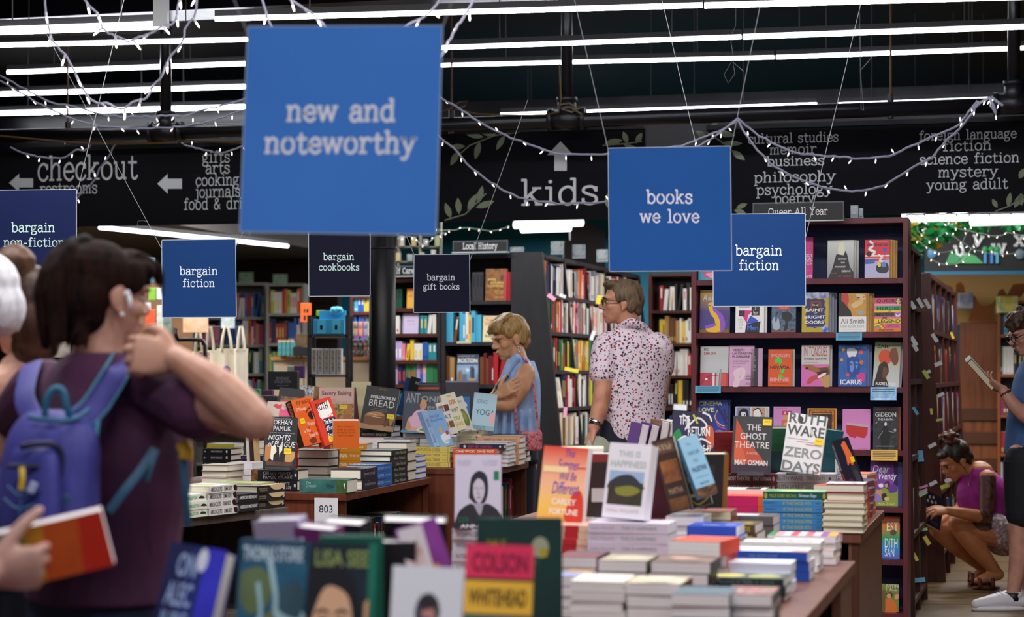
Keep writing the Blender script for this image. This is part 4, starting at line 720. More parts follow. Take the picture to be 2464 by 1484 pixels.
# ---------------------------------------------------------------- nearest long table (paperbacks)
g1 = 'paperbacks on the nearest table'
def t1(label, x0, x1, Y, n, T, D_, side, cov, art='', spine='', where='on the nearest table', L=None, pg='w', hard=False, yaw=None, zb=ZT, jit=1.5, **kw):
    k = Y/F; return pile(n, (x0+x1)/2, 0, zb+.001, L or (x1-x0)*k, D_, T, side, cov, art, spine, label, yaw, hard, pg, where, jit, g1, Y, **kw)
sp = lambda tx, col, a=8, b=60, y0=28, y1=72: 'T %d %d %d %d %s %s' % (a, y0, b, y1, col, tx)
t1('dark green paperback with pale tree crowns and a lettered spine', 1690, 1888, 4.9, 3, .0186, .14, 's', '16302c', 'R 0 0 100 100 2c3a30/3a4a3c/9|S c8c068 20,10 60,8 84,30 60,48 24,40|S a8a858 20,56 60,54 80,74 56,92 22,86|G c4ccd0 84,60 90,62 88,94 84,94', sp('THE LANGUAGE OF TREES', '8aa0a8', 3, 62, 25, 75)+'|E 67 50 1.6 14 2aa050|T 72 30 88 70 7a9098 KATIE HOLTEN')
t1('white topped paperback with a blue cloud cover', 1735, 1945, 5.4, 3, .026, .14, 's', '2050b8', 'R 0 0 100 100 5a80d0/e8ecf4/d8e0f0/2a58c0/7|S e07048 8,86 30,80 40,98 10,98', 'T 34 30 66 70 7a98d8 FAR FROM HOME')
t1('paperback with a white cover and yellow spot behind the dark green pile', 1700, 1905, 5.12, 3, .024, .12, 's', 'd4d8ea', 'R 0 0 100 100 e4e8f0/c8d0ec/9|E 46 50 14 7 e0c030', '', jit=2)
t1('white paperback with red lettering and a brown end', 1765, 1968, 5.64, 4, .0205, .15, 's', 'e6e2e2', 'R 70 0 100 40 6a4a2a/8a6a3a/20|B 30 58 60 90 d06068 LOVE|R 0 0 100 8 2a2a30', '')
t1('paperback with a cover of bright coloured stripes', 1845, 2008, 5.86, 4, .0205, .15, 's', 'eae4ea', '|'.join('R 0 %d 100 %d %s' % (i*11, i*11+11, c) for i, c in enumerate(['2a8a4a','e8a0a8','d8d8e0','e04858','f0d0d8','e06070','e8c8d0','8a4aa0','e8a030'])), '')
t1('small red spined paperback at the far corner', 1930, 2018, 6.06, 3, .022, .1, 'f', 'c83030', '', '', jit=2)
t1('slate blue paperback with pages towards the viewer', 1615, 1755, 4.14, 4, .025, .16, 't', '4a6070/5a7080/6', '', '', pg='w')
t1('paperback with a speckled colourful cover, pages towards the viewer', 1738, 1856, 4.16, 4, .0245, .16, 't', '6a6a6a', 'R 0 0 100 100 d8d060/4a3a4a/c86080/5a7a4a/e8e8d8/26', '', pg='w')
t1('white paperback in the tall pile with pages towards the viewer', 1370, 1500, 4.32, 5, .0215, .16, 't', 'e4e2de', 'R 0 0 100 100 ece8dc/f4f0e8/8', '', pg='w')
t1('paperback with a golden brown cover beside the tall white pile', 1506, 1640, 4.3, 4, .0265, .16, 't', '6a4a30', 'R 0 0 100 100 5a3a24/e8d8c0/c89838/10', '', pg='w')
t1('paperback with a dark photo cover, pages towards the viewer', 1562, 1706, 4.76, 4, .027, .17, 't', '2a262a', 'R 0 0 100 100 2a2428/8a6a58/30262a/9|S c89a84 30,60 60,50 84,70 60,88', '', pg='w')
t1('paperback with a brown and cream photo cover', 1442, 1560, 4.78, 4, .0275, .17, 't', '4a4038', 'R 0 0 100 100 3a3430/c8bca0/5a4a40/8', '', pg='w')
t1('paperback with a dark red cover and purple spine', 1338, 1438, 4.86, 4, .028, .16, 't', '5a2048', 'R 0 0 100 60 6a2030/8a3038/12|R 0 60 100 100 3a2a40', '', pg='w')
t1('low paperback with a yellow and blue top', 1340, 1408, 4.56, 4, .024, .15, 't', '8a9ad0', 'R 0 50 100 100 c8a030/6a3a6a/10', '', pg='w')
t1('lavender white paperback with faint spine lettering, carrying the landscape novel', 1412, 1608, 5.55, 5, .0283, .15, 's', 'dcd2e6', '', 'T 4 36 34 64 b8a8c0 NIALL WILLIAMS|T 42 34 86 66 7a9a90 THIS IS HAPPINESS', jit=.8)
t1('peach and red paperback of the low pile beside the lavender pile', 1330, 1416, 5.62, 7, .0185, .16, 's', 'e8b8a8', '', 'R 0 0 20 100 e0a090|R 40 0 60 100 c02830|R 78 0 100 100 b82030|B 4 30 16 70 4a3a5a is|R 60 0 78 100 e8c8b0', jit=1.2, L=.2)
t1('red-orange paperback lying askew with pages towards the viewer', 1610, 1738, 5.1, 1, .037, .17, 't', 'd8482a', 'R 0 0 100 100 e05a34/d84a28/12|T 18 26 82 74 7a3018 FUZZ~CLUB', '', yaw=-24, zb=ZT+.094, where='')
t1('thick red paperback under the askew orange one', 1640, 1752, 5.14, 3, .031, .17, 't', 'c03028', '', '', yaw=-16)
t1('royal blue paperback lying behind the orange one', 1655, 1775, 5.72, 4, .03, .17, 's', '2c50c0', 'R 10 10 90 90 3a60d0/2a4ab8/6|R 30 26 36 60 e8eef8|R 40 70 46 92 e8eef8|S 16204a 50,40 60,40 60,70 50,70', '')
t1('brown paperback with fat yellow lettering', 1700, 1822, 6.0, 4, .026, .17, 's', '5a4228', 'B 12 8 40 92 c8c030 WICKED|B 52 20 76 88 c8c030 WOODS', 'B 10 20 90 80 b8b030 WICKED WOODS')
t1('grey paperback with white lettering behind the yellow lettered pile', 1755, 1862, 6.25, 4, .028, .15, 's', '5a5656', 'R 20 10 70 60 d8d4d4', '')
t1('red-brown paperback with pages at its end, beside the yellow lettered pile', 1660, 1740, 6.12, 3, .028, .16, 's', 'b86a4a', '', '')
t1('white paperback with a grey printed cover under the leaning books', 1598, 1690, 5.9, 5, .027, .16, 't', 'd8d8e0', 'R 10 10 90 90 c8ccd8/9aa0b0/30|E 60 80 12 6 d8c830', '', pg='w')
t1('cream paged paperback under the light blue leaning guide', 1690, 1760, 6.12, 5, .027, .16, 't', '8a4a3a', '', '', pg='c')
t1('white paperback with pages outward near the far edge', 1420, 1520, 6.0, 4, .03, .16, 't', 'e0dce8', '', '', pg='w')
t1('blue-grey paperback lying behind the portrait novel', 1215, 1300, 6.05, 3, .028, .15, 's', '5a6a8a/4a5870/10', '', '')
t1('white paperback lying under the portrait novel', 1088, 1205, 5.6, 4, .0305, .16, 's', 'd4d0dc', '', 'T 10 30 60 70 5a5a70 INTERMEZZO', jit=2)
t1('pale paperback lying at the foot of the sunset novel', 1220, 1330, 5.75, 4, .032, .16, 's', 'c8b8b8', '', '')
t1('tan paperback in the low pile hidden behind the sunset novel', 1350, 1416, 6.0, 4, .0305, .13, 's', 'b8a890')
t1('maroon paperback in the low pile hidden behind the landscape novel', 1530, 1594, 5.95, 4, .0305, .13, 's', '6a2a34')
# standing books on the nearest table
f1 = dict(group='face-out books on the nearest table')
face('novel with a black and white portrait of a woman on lavender', 1150, 1272, 5.6, 112, 177, .022, 'cfcadf>cdc8dc', 'S 28242e 30,58 34,34 44,24 56,22 68,28 72,42 70,56 62,66 44,66|S c8c2d0 40,40 50,32 62,38 64,52 56,64 48,64 40,54|S 2a2630 0,92 10,76 34,66 50,72 70,66 96,78 100,100 0,100|S a8a2b4 40,66 60,66 54,82|L 6a6470 1 43,45 49,45|L 6a6470 1 55,45 61,45|L 6a6470 1 51,46 50,53 54,54|L 6a5a66 1.3 48,58 56,58|R 84 22 95 34 1a7a50|T 6 6 34 14 c0b8cc so good~it hurts|T 60 6 92 14 c0b8cc a novel~of two|B 8 84 30 91 1a6a4c COS|B 62 84 96 91 1a6a4c ABY|B 12 94 60 99 e4e0ec ANNE', 10, 0, 0, pg='y', **f1)
face('sunset orange novel with purple script', 1344, 1258, 5.75, 113, 183, .042, 'eab040>f0c060>f0b890>f0a080>d84838', 'S d04030 74,62 90,56 100,70 100,100 70,100 60,88|L c83a30 2 78,58 78,68|L c83a30 2 88,56 88,66|R 80 26 100 28 c04a38|I 50 3 72 13 5a3ab0 This|I 36 16 84 30 5a3ab0 Summer|I 42 33 80 44 5a3ab0 Will Be|I 28 46 88 62 5a3ab0 Different|B 30 68 84 76 f4e8e0 CARLEY|B 26 81 90 89 f4e8e0 FORTUNE|R 4 26 60 34 f4d8a0', 9, -20, 3, pg='w', **f1)
face('white novel with a framed landscape photo standing on the lavender pile', 1498, 1247, 5.6, 110, 180, .05, 'e8e6f0', 'B 24 10 76 18 b0c0bc THIS IS|B 8 23 92 32 b0c0bc HAPPINESS|R 8 37 90 82 4a3e38|R 8 37 90 52 8ab0dc>a8c0dc|S 3a3a40 10,52 30,44 60,42 86,54 88,60 10,62|R 8 56 90 82 4a4438/3a342c/20|S 8a8a3a 24,60 60,56 84,62 60,70 30,68|T 10 87 86 92 d8b8b0 NIALL WILLIAMS', 9, -26, 3, pg='w', **f1)
face('dark brown spined book leaning in the cluster behind the landscape novel', 1640, 1228, 5.9, 54, 178, .03, '3a2418', 'R 8 4 92 20 5a4030|R 10 30 90 60 a86a38/5a3018/20|T 14 8 86 16 c8a888 TELL~THE|T 18 68 82 76 b89878 MARTHA|R 8 82 92 98 5a3418/8a5a30/20', 8, -10, -16, spine='R 0 0 100 100 d8d0c8|S 4a4a50 20,20 34,20 34,80 20,80', **f1)
face('black book with yellow framing leaning beside the brown one', 1688, 1218, 5.94, 56, 165, .026, '221f18', 'R 4 8 96 12 a88a20|R 6 80 94 84 a88a20|L a88a20 2 10,84 40,96 90,90|T 22 20 56 28 b89820 ALL|T 24 36 70 44 b89820 THIS IS|T 26 54 70 62 b89820 EXIT|T 30 68 90 76 b89820 WEST', 8, -8, -17, **f1)
face('light blue guide leaning outermost, with small brown houses at its foot', 1706, 1192, 5.86, 52, 150, .024, '8ab8d4/98c4dc/5', 'R 0 84 100 100 8a5a34/3a2418/c08a50/22|T 30 10 50 14 3a5a70 The|T 20 24 80 30 3a5a70 TOURIST GUIDE|T 34 38 60 43 3a5a70 TO|B 14 50 88 58 34506a PALESTINE|T 20 66 84 69 5a7a90 history and hopes|T 30 76 74 80 34506a MARK TWAIN', 8, 18, -17, spine='R 0 0 100 100 3a7aa0', **f1)
face('dark hardback turned away with a brown edge and cream page top', 1700, 1215, 6.12, 84, 130, .045, '201a1c', '', -8, 8, 0, hard=True, pg='y', flip=True, back='R 86 0 100 100 8a5a20|R 20 20 60 50 34343a', **f1)
face('hardback turned away between the two tall novels', 1440, 1250, 6.12, 90, 165, .04, '2e2022', '', -8, 0, 0, hard=True, pg='w', flip=True, back='R 0 0 100 12 8a3030|R 30 50 70 70 c8c0c0', **f1)
face('cream paged book turned away behind the sunset novel', 1400, 1240, 6.15, 100, 168, .03, 'd8d4c8', '', -10, 0, 0, hard=False, pg='y', flip=True, **f1)
face('dark red hardback turned away behind the landscape novel', 1572, 1240, 6.1, 100, 160, .05, '5a2430', '', -8, 0, 0, hard=True, pg='y', flip=True, **f1)
# ---------------------------------------------------------------- sale hardbacks on the reddish table
g2 = 'hardbacks on the reddish table'
def t2(label, x0, x1, Y, n, T, D_, side, cov, art='', spine='', zb=ZT, **kw):
    k = Y/F; kw.setdefault('pg', 'c'); kw.setdefault('hard', True); kw.setdefault('group', g2); kw.setdefault('where', 'on the reddish table')
    L = kw.pop('L', None); return pile(n, (x0+x1)/2, 0, zb+.001, L or (x1-x0)*k, D_, T, side, cov, art, spine, label, Y=Y, **kw)
t2('sky blue paperback with yellow capitals along its spine', 1836, 1978, 7.12, 5, .0212, .14, 's', '3f88c8', 'R 0 0 100 100 5a9ad4/8ab0a0/9', 'T 3 34 22 66 16304e MURPHY|B 34 24 82 76 a8b040 IF THE SHOE FITS|T 90 36 97 64 2a5a88 press', hard=False, pg='c', jit=.7)
t2('green gold hardback with ornamental spine on top of the sky blue pile', 1838, 1990, 7.14, 1, .03, .15, 's', '1c4a40', 'R 0 0 100 100 4a8a70/9ac090/c8d060/7', 'E 4 50 2.6 36 a8a030|E 96 50 2.6 36 a8a030|T 10 30 52 70 a8a838 MILLIE BOBBY BROWN|I 56 22 84 78 d8e0e0 Nineteen Steps', zb=ZT+.107, where='')
t2('cream edged hardback with the pages turned outward', 1980, 2078, 7.0, 5, .0218, .15, 'f', 'cfc4a0', '', '', jit=2)
t2('red and purple hardback atop the cream edged pile', 1990, 2082, 7.02, 2, .031, .15, 'f', 'a83038', 'R 0 0 100 100 4a3a7a/e8e4ec/6a4a8a/16', '', zb=ZT+.11)
t2('orange-red paperback at the right edge', 2040, 2098, 7.45, 6, .024, .14, 's', 'd85a34', '', '', yaw=60, L=.2, hard=False)
t2('purple spined paperback at the right edge beyond the orange ones', 2060, 2112, 7.72, 5, .03, .15, 's', '5a2a5a', '', 'R 0 0 100 30 e0dce4|R 60 30 100 100 8a5070', yaw=64, L=.2, hard=False)
t2('coral topped paperback at the far right corner', 2070, 2125, 7.95, 6, .027, .14, 's', 'e07858', '', 'R 0 0 100 30 f0e0dc', yaw=70, L=.19, hard=False)
t2('magenta and orange hardback with a glossy spine', 1712, 1836, 7.3, 3, .037, .16, 's', 'c82068', 'R 0 0 100 100 e05828/d83a50/5', 'R 82 0 100 100 e06a28', pg='w', jit=1, L=.24)
t2('white paperback lying on the magenta pile', 1716, 1838, 7.4, 1, .018, .15, 's', 'dcd8d4', 'R 10 60 90 90 30303a', '', zb=ZT+.1125, hard=False, where='')
t2('dark red hardback with pale capitals, carrying the ghostly orange novel', 1728, 1862, 7.7, 5, .034, .16, 's', '4a1c20/6a2824/14', '', 'T 6 28 56 72 e4d8d4 THE GHOST THEATRE|T 62 28 90 72 e4d8d4 MAT OSMAN|E 95 50 2 26 b89a98', jit=.6, L=.235)
t2('white hardback with grey lettering, carrying the white capitals novel', 1866, 2010, 7.68, 5, .0345, .16, 's', 'c9c9cd', 'R 0 0 100 100 d8d8dc/6a6a70/12', 'T 3 24 46 76 6a6a70 RUTH WARE|T 51 30 82 70 6a6a70 ZERO DAYS|E 90 50 2 18 4a4a52', jit=.8, L=.232)
f2 = dict(group='face-out hardbacks on the reddish table', hard=True)
face('charcoal and orange smoke hardback with white capitals on an acrylic stand', 1806, 1140, 7.62, 94, 138, .03, '38393c/303134/8', 'G b8482a 8,4 40,44 70,66 96,92 60,80 36,84 20,70 6,60|S c85a34 6,44 20,48 34,70 30,84 8,82|R 0 84 100 100 3a2438/2c2030/12|T 36 14 72 24 dcd8d6 THE|T 20 29 86 40 dcd8d6 GHOST|T 6 44 94 55 dcd8d6 THEATRE|T 38 62 66 66 c8c0bc A NOVEL|B 8 76 92 85 dcd8d6 MAT OSMAN', 10, -10, 2, stick=(76, 4), **f2)
face('white hardback with big smoky capitals on an acrylic stand', 1925, 1136, 7.6, 94, 140, .036, 'dedee0', 'B 4 0 98 17 5a5e5c RUTH|B 2 20 98 38 50544f WARE|R 6 43 60 44 b0a0a4|R 30 47 90 48 c89098|R 54 51 94 52 c06a74|B 2 58 98 75 8a8e90 ZERO|B 2 82 98 99 74787a DAYS|S 3a3e3c 28,2 40,8 36,16 30,12|S c0c4c0 60,22 72,30 66,36', 10, -14, 7, stick=(76, 39), pg='w', **f2)
face('neon lettered hardback with a maze of white lines', 1668, 1098, 7.7, 96, 108, .03, '1e2038/2a2c54/8', 'S 1a8a4a 0,50 14,40 24,70 10,96 0,96|S c85a30 80,30 100,36 100,80 84,70|L e4e4ea 4 24,8 40,20 30,40 60,14 84,30 70,40|L e4e4ea 4 74,2 90,8 96,20|B 14 10 40 30 eaeaee THE|B 36 34 92 54 eaeaee RETURN|L c8b830 5 50,8 60,26|L e4e4ea 4 10,66 30,56 50,72 70,60 94,70|L e4e4ea 4 16,84 40,74 60,92 90,80|B 64 74 96 90 eaeaee OF 17', 9, 5, 2, **f2)
face('red back cover of a hardback turned away behind the neon lettered one', 1745, 1142, 7.85, 56, 106, .03, '8a2026', '', -7, 0, 0, flip=True, back='T 16 14 84 60 5a1418 a strange and lovely~book about life on~stage and all its~ghosts and fires', **f2)
face('green back cover of a hardback turned away between the two stands', 1884, 1140, 7.85, 66, 116, .032, '1a5a34', '', -7, 0, 0, flip=True, pg='w', back='R 0 50 100 100 0e3a40|R 0 0 100 3 e8e0d8|T 16 12 84 44 144a2c praise for the~author of many~fine green books', **f2)
face('teal back cover of a hardback turned away behind the white capitals novel', 1985, 1140, 7.85, 50, 110, .03, '0e5460', '', -9, 0, 8, flip=True, back='T 16 14 84 60 0a3c48 one of the~best of the~season', **f2)
face('dark paperback with an orange figure leaning on the purple topped pile', 2063, 1172, 7.5, 46, 122, .02, '16182a', 'S e06a3a 40,12 66,6 76,20 84,40 70,58 56,50 40,54 46,34|S 2a2a30 50,60 80,56 92,84 60,90|T 16 80 40 92 8a3a30 ASHA|S 3a3a44 60,66 84,70 84,96 62,98', 8, 24, -15, stick=(66, 40), spine='B 8 25 60 75 9aa8c0 FIFTY WORDS FOR RAIN|B 66 30 92 70 a85040 LEMMIE')
cdx = face('white printed card in an acrylic stand behind the leaning dark paperback', 2032, 1170, 7.7, 44, 66, .004, 'c8c8cc', 'T 10 10 90 84 5a5a62 I.L.~SECTION~FOLDER', 4, -6, 0)
cdx['category'] = 'card'; cdx.name = 'printed_card'
def lstand(px, py, Y, wpx, label):
    k = Y/F; t = thing('book_stand', label, 'stand', tuple(P(px, py, Y)), -TH*.6, 'acrylic book stands'); w = wpx*k/2
    m = MB(); m.box(-w, -.035, -.004, w, .06, -.001, 'e8f0f4;r=.05;t=.95'); m.obj('base', t); m = MB(); m.box(-w, -.036, -.004, w, -.034, .012, 'e8f0f4;r=.05;t=.95'); m.obj('lip', t)
lstand(1806, 1141, 7.58, 64, 'clear acrylic stand under the ghostly orange novel'); lstand(1925, 1138, 7.56, 66, 'clear acrylic stand under the white capitals novel')
for i, (x, rl, c, lab) in enumerate(((1522, 12, '5a3a7a', 'purple hardback standing fore-edge up, first in the row'), (1545, 13, '4a2a6a', 'violet hardback standing fore-edge up, second in the row'), (1575, 8, '6a4a30', 'brown hardback standing beside the violet ones'), (1596, 10, 'd8d8d8', 'white hardback leaning beyond the brown one'), (1612, 9, 'c8ccd0', 'pale grey hardback leaning against the neon lettered one'))):
    k = 8.0/F; M = Matrix.Translation(P(x-8, 1098, 8.0+i*.02)) @ RY(rl) @ RZ_(-78)
    book(lab, .16, .14 if i < 2 else .15, .036, c, M, '', '', True, 'w', None, 'row of standing hardbacks behind')
# ---------------------------------------------------------------- grey-brown table by the backpack wearer
g5 = 'hardbacks on the grey-brown table'
def t5(label, px, py, n, T, D_, side, cov, art='', spine='', L=.195, yaw=64, zb=ZT, **kw):
    kw.setdefault('hard', True); kw.setdefault('group', g5); kw.setdefault('where', 'on the grey-brown table'); return pile(n, px, py, zb+.001, L, D_, T, side, cov, art, spine, label, yaw, **kw)
t5('white hardback with a green lettered spine', 479, 1244, 3, .03, .16, 's', 'd8dad0', '', 'B 4 28 46 72 2aa04a CHARLESTON|S 2a2a2a 50,60 58,30 70,40 72,66|T 76 34 94 66 2a9a48 SUSAN', seed=5)
t5('white hardback with heavy black spine lettering', 536, 1238, 4, .0292, .165, 's', 'd4d2d0', 'R 20 20 80 60 c8c83a/9a9a9a/20', 'B 4 18 46 82 2a2a30 AMERICAN CALYPSO|B 52 18 82 82 2a2a30 OUMAR NDEYE|S 2a1414 86,20 98,10 100,90 90,80', seed=6)
t5('black hardback with white capitals on the spine', 593, 1231, 2, .036, .165, 's', '1f2022', '', 'B 28 22 94 60 cfcfd2 AMERICAN MIDNIGHT|S 5a5a5c 2,20 20,10 24,80 6,90', seed=7)
t5('dark hardback with a pale curved shape on its spine', 652, 1222, 3, .032, .165, 's', '26231f', 'R 0 0 100 100 6a5a40/c8b890/2a2620/8', 'S c8b088 40,0 94,0 84,60 56,60|T 6 30 34 50 a89a80 KNOWING|T 8 58 34 74 a89a80 WHAT WE KNOW|B 90 30 96 70 d8d0c0 B', L=.22, seed=8)
t5('yellow-green covered hardback lying in the second row', 560, 1180, 1, .03, .17, 'b', '9aa060', 'R 0 0 100 100 b0b070/7a8a5a/c8c8b0/9', '', L=.24, zb=ZT+.075, pg='w', yaw=-14, where='')
t5('cream paged hardback with its pages outward, second row', 515, 1178, 4, .03, .16, 'f', 'c8c0b0', '', '', yaw=-22, L=.14, pg='c')
t5('white paged paperback with its pages outward, second row', 578, 1172, 4, .03, .16, 'f', 'cfcac8', '', '', yaw=-22, L=.14, pg='w', hard=False)
t5('black hardback with small white spine lettering and a blue cover edge', 522, 1152, 5, .032, .16, 's', '15161a', '', 'T 4 34 10 66 d8d8d8 th|T 30 36 70 64 c8c8c8 BRAD KESSLER|E 86 50 3 26 d0d0d0', yaw=-14, L=.16)
t5('navy hardback with small red lettering, back row', 606, 1146, 4, .028, .15, 's', '1a2048', '', 'T 10 30 50 70 b05a40 JENNIFER|T 60 30 90 70 c8c0b0 HILLIER', yaw=-14, L=.13)
t5('thin yellow and blue paperback at the back of the grey-brown table', 530, 1120, 6, .022, .15, 's', 'c8b838', 'R 0 0 100 100 3a6ac8/e0d050/8', '', yaw=-14, L=.18, hard=False)
for i, (x, y, w, c) in enumerate(((40, 1158, 150, 'd8d0c0'), (20, 1216, 120, 'c8bca8'))): pile(3, x, y, ZT, .2, .15, .035, 'f', c, '', '', ('cream paged hardback peeping past the backpack strap', 'cream paged hardback just seen beyond the backpack')[i], -14, True, 'c', ('in the upper heap', 'in the lower heap')[i], 2, g5)
# ---------------------------------------------------------------- red-brown table with the number card
g3 = 'hardbacks on the red-brown table'
def t3(label, px, py, n, T, D_, side, cov, art='', spine='', L=.22, yaw=-13, zb=ZT, **kw):
    kw.setdefault('hard', True); kw.setdefault('group', g3); kw.setdefault('where', 'on the red-brown table'); return pile(n, px, py, zb+.001, L, D_, T, side, cov, art, spine, label, yaw, **kw)
t3('thick black hardback with white serif spine lettering', 661, 1180, 2, .049, .165, 's', '1c1c20', 'R 20 10 90 60 6a3a20/1c1c20/9', 'R 0 0 14 100 9a6a3a/3a2418/30|T 26 14 53 48 d8d8da ORHAN|T 26 54 53 90 d8d8da PAMUK|I 58 18 84 46 d0d0d4 NIGHTS|I 58 52 88 84 d0d0d4 of PLAGUE|R 93 36 97 64 c8c8cc', L=.236, jit=1)
t3('thick teal mottled hardback with a white tree emblem', 780, 1186, 1, .064, .17, 's', '2e5a58/3f7472/24483c/7', '', 'I 14 16 24 36 a8c8c0 The|I 14 40 36 60 a8c8c0 Covenant~of Water|T 56 30 72 70 1a3a38 Verghese|R 78 0 100 100 4a6a3a/2e4a2c/20|E 94 40 1.5 14 e0e8e0|R 93.5 40 94.5 66 e0e8e0', L=.236, where='')
t3('navy hardback with gold stars and white spine lettering', 890, 1176, 2, .05, .16, 's', '20222e', 'E 30 40 30 16 2a2c3a|T 20 60 80 66 8a8a70 IN ALL YOUR~DREAMS', 'T 14 40 86 64 a8a8b8 THE PRINCE OF THE SKIES|E 40 20 .6 6 c8c8b0|E 60 80 .6 6 c8c8b0|E 20 76 .6 6 c8c8b0|E 84 22 .6 6 c8c8b0', L=.24, yaw=75, stick=(50, 40))
t3('bright blue hardback with white and yellow spine lettering', 925, 1169, 3, .036, .16, 's', '2064b8', 'R 0 0 100 40 2a3a6a|T 10 10 90 34 c8c850 PASSING', 'T 10 30 44 70 d8e4f0 SUTTON|T 52 34 92 66 d8d060 landscapes', L=.24, yaw=75, jit=1)
t3('dark green hardback with silver script on its spine', 962, 1161, 6, .028, .17, 's', '16221f', 'R 0 0 100 100 1a2a26/3a5048/9', 'I 20 22 84 78 a8b8b0 Silver Nitrate', L=.27, yaw=75, jit=1.2)
t3('cream paged hardback standing out of the row', 990, 1155, 4, .05, .16, 'f', '1a1a20', '', '', L=.18, yaw=75, pg='c')
t3('white hardback with blue board edges', 1014, 1150, 4, .03, .15, 'f', '2a6ac0', '', '', L=.17, yaw=75, pg='w')
t3('black hardback with red lettering and cream pages outward', 752, 1162, 4, .042, .15, 'f', '1c1818', 'R 10 20 90 50 3a2420|T 20 56 80 74 a04030 SCARLET', '', L=.17, yaw=-16)
t3('orange and gold hardback with white lettering', 838, 1150, 4, .046, .16, 's', 'c8821c', 'R 0 0 100 100 d86020/c84a18/9', 'B 10 22 46 60 f0e4d0 CAROL~BONDS|T 52 30 92 54 f0e0c0 THE RIVER', L=.2, yaw=-10)
t3('white paperback with red swirls lying behind the gold one', 880, 1140, 5, .04, .16, 's', 'e0dcda', 'R 0 0 100 100 e8e4e4/d0404a/e8e4e4/9|E 70 80 10 8 3a3aa8', '', L=.2, yaw=-14)
t3('dark red hardback with an orange cover under the leaning orange novel', 760, 1140, 4, .04, .16, 's', '8a2418', 'R 0 0 100 100 c84a20/7a2018/9', '', L=.24)
t3('red and yellow paperback wedged by the black novel', 738, 1146, 6, .032, .15, 'b', 'c83a28', 'R 0 0 100 100 e8c040/d04030/f0e0d0/14', '', L=.1)
t3('cream paged hardback at the back left', 618, 1140, 5, .036, .16, 'f', 'cac2b2', '', '', L=.12)
f3 = dict(group='face-out novels on the red-brown table')
face('black novel with white serif capitals and small lit figures on an acrylic stand', 672, 1128, 9.55, 78, 125, .045, '1d1f25', 'S b87a4a 4,56 20,54 22,74 14,84 4,84|S e8e0cc 22,58 36,56 38,80 22,82|S e8e4d4 46,58 56,56 54,80 48,76|S 15161c 30,74 44,66 50,84 40,96 30,96|S 15161c 50,70 58,66 62,96 52,96|S c8965c 68,68 94,66 90,84 66,86|R 8 86 92 94 6a3c28/1c1e26/14|T 22 3 78 5 a8a8b0 MULTI-MILLION COPY BESTSELLER|T 26 6 82 15 e6e6e8 ORHAN|T 26 18 80 27 e6e6e8 PAMUK|T 16 30 92 32 a8a8b0 WINNER OF THE NOBEL PRIZE|I 12 35 80 45 eaeaec NIGHTS|I 12 47 96 58 eaeaec of PLAGUE', 8, 8, 3, stick=(62, 60), hard=True, **f3)
lstand(672, 1129, 9.53, 60, 'clear acrylic stand under the black novel with lit figures')
face('orange novel with a woman\'s eye and scattered white words, leaning', 757, 1068, 10.0, 62, 115, .05, 'dc5c1e/e06824/9', 'S 3a1c12 58,36 76,30 92,38 80,48 64,46|E 76 40 8 5 1a0c08|L 5a2412 3 54,32 70,24 94,28|S 7a3018 30,90 60,84 64,96 40,98|L a83c14 4 50,50 46,70 56,76|T 22 5 90 13 3a1c10 ELIF SHAFAK|T 12 18 60 26 f0dccc 10 Minutes|T 44 52 92 60 f0dccc 38 Seconds|T 20 66 50 73 f0dccc in This|I 36 76 96 86 f0dccc Strange World|E 88 92 7 4 3a1c10', 6, 42, -13, spine='R 0 0 100 100 201614|B 4 25 40 75 c87a50 ELIF SHAFAK|R 60 0 100 100 4a2418/201614/20', hard=False, stick=(14, 42), **f3)
face('red-orange novel with huge white and black lettering, leaning', 806, 1066, 10.05, 60, 112, .05, 'd83c26', 'G f0ece6 18,16 84,6 88,34 28,44|B 18 8 74 24 16161a RUTH|B 20 26 84 42 f4f0ea OZEKI|R 30 44 90 92 1c2c4a|B 32 46 84 56 f4f0ea The Book|B 32 60 90 70 f4f0ea of Form and|B 32 76 90 86 f4f0ea Emptiness|T 60 92 90 95 f0c0b0 A NOVEL', 6, 40, -15, spine='B 4 22 44 78 f4e8e4 RUTH OZEKI|T 50 28 96 72 2a1010 The Book of Form', hard=False, stick=(26, 84), **f3)
face('bright orange back cover in a clear stand with a white page top', 830, 1074, 10.1, 62, 66, .06, 'd8621e', '', -6, 10, 0, hard=False, pg='w', flip=True, back='T 14 16 86 60 9a3c10 this is a story of a~family and its long~journey to the sea~and home again', **f3)
face('pink and white paperback with bold lettering lying in the back left group', 700, 1002, 10.0, 58, 36, .05, 'c83a6a', 'R 66 0 100 100 d82a3a|B 70 12 98 88 f0e8e8 MAAN|T 10 20 56 60 e8b0c0 a novel~of love', 30, 0, 4, **f3)
face('pale paperback with red lips and gold dots', 664, 1020, 10.0, 50, 54, .02, 'c8b8a8/b0a090/9', 'S c02838 26,16 44,10 54,14 70,10 66,28 44,30|E 20 60 3 3 c8a030|E 50 80 3 3 c8a030|E 80 60 3 3 c8a030', 15, 0, 4, **f3)
for x, c, l in ((604, 'd8d4cc', 'white'), (612, '3a2a2a', 'dark'), (622, 'c8a878', 'tan')): face('thin %s paperback on its edge at the back left of the red-brown table' % l, x, 1120, 10.1, 16, 150-30, .012, c, '', 4, 60, 0, **f3)
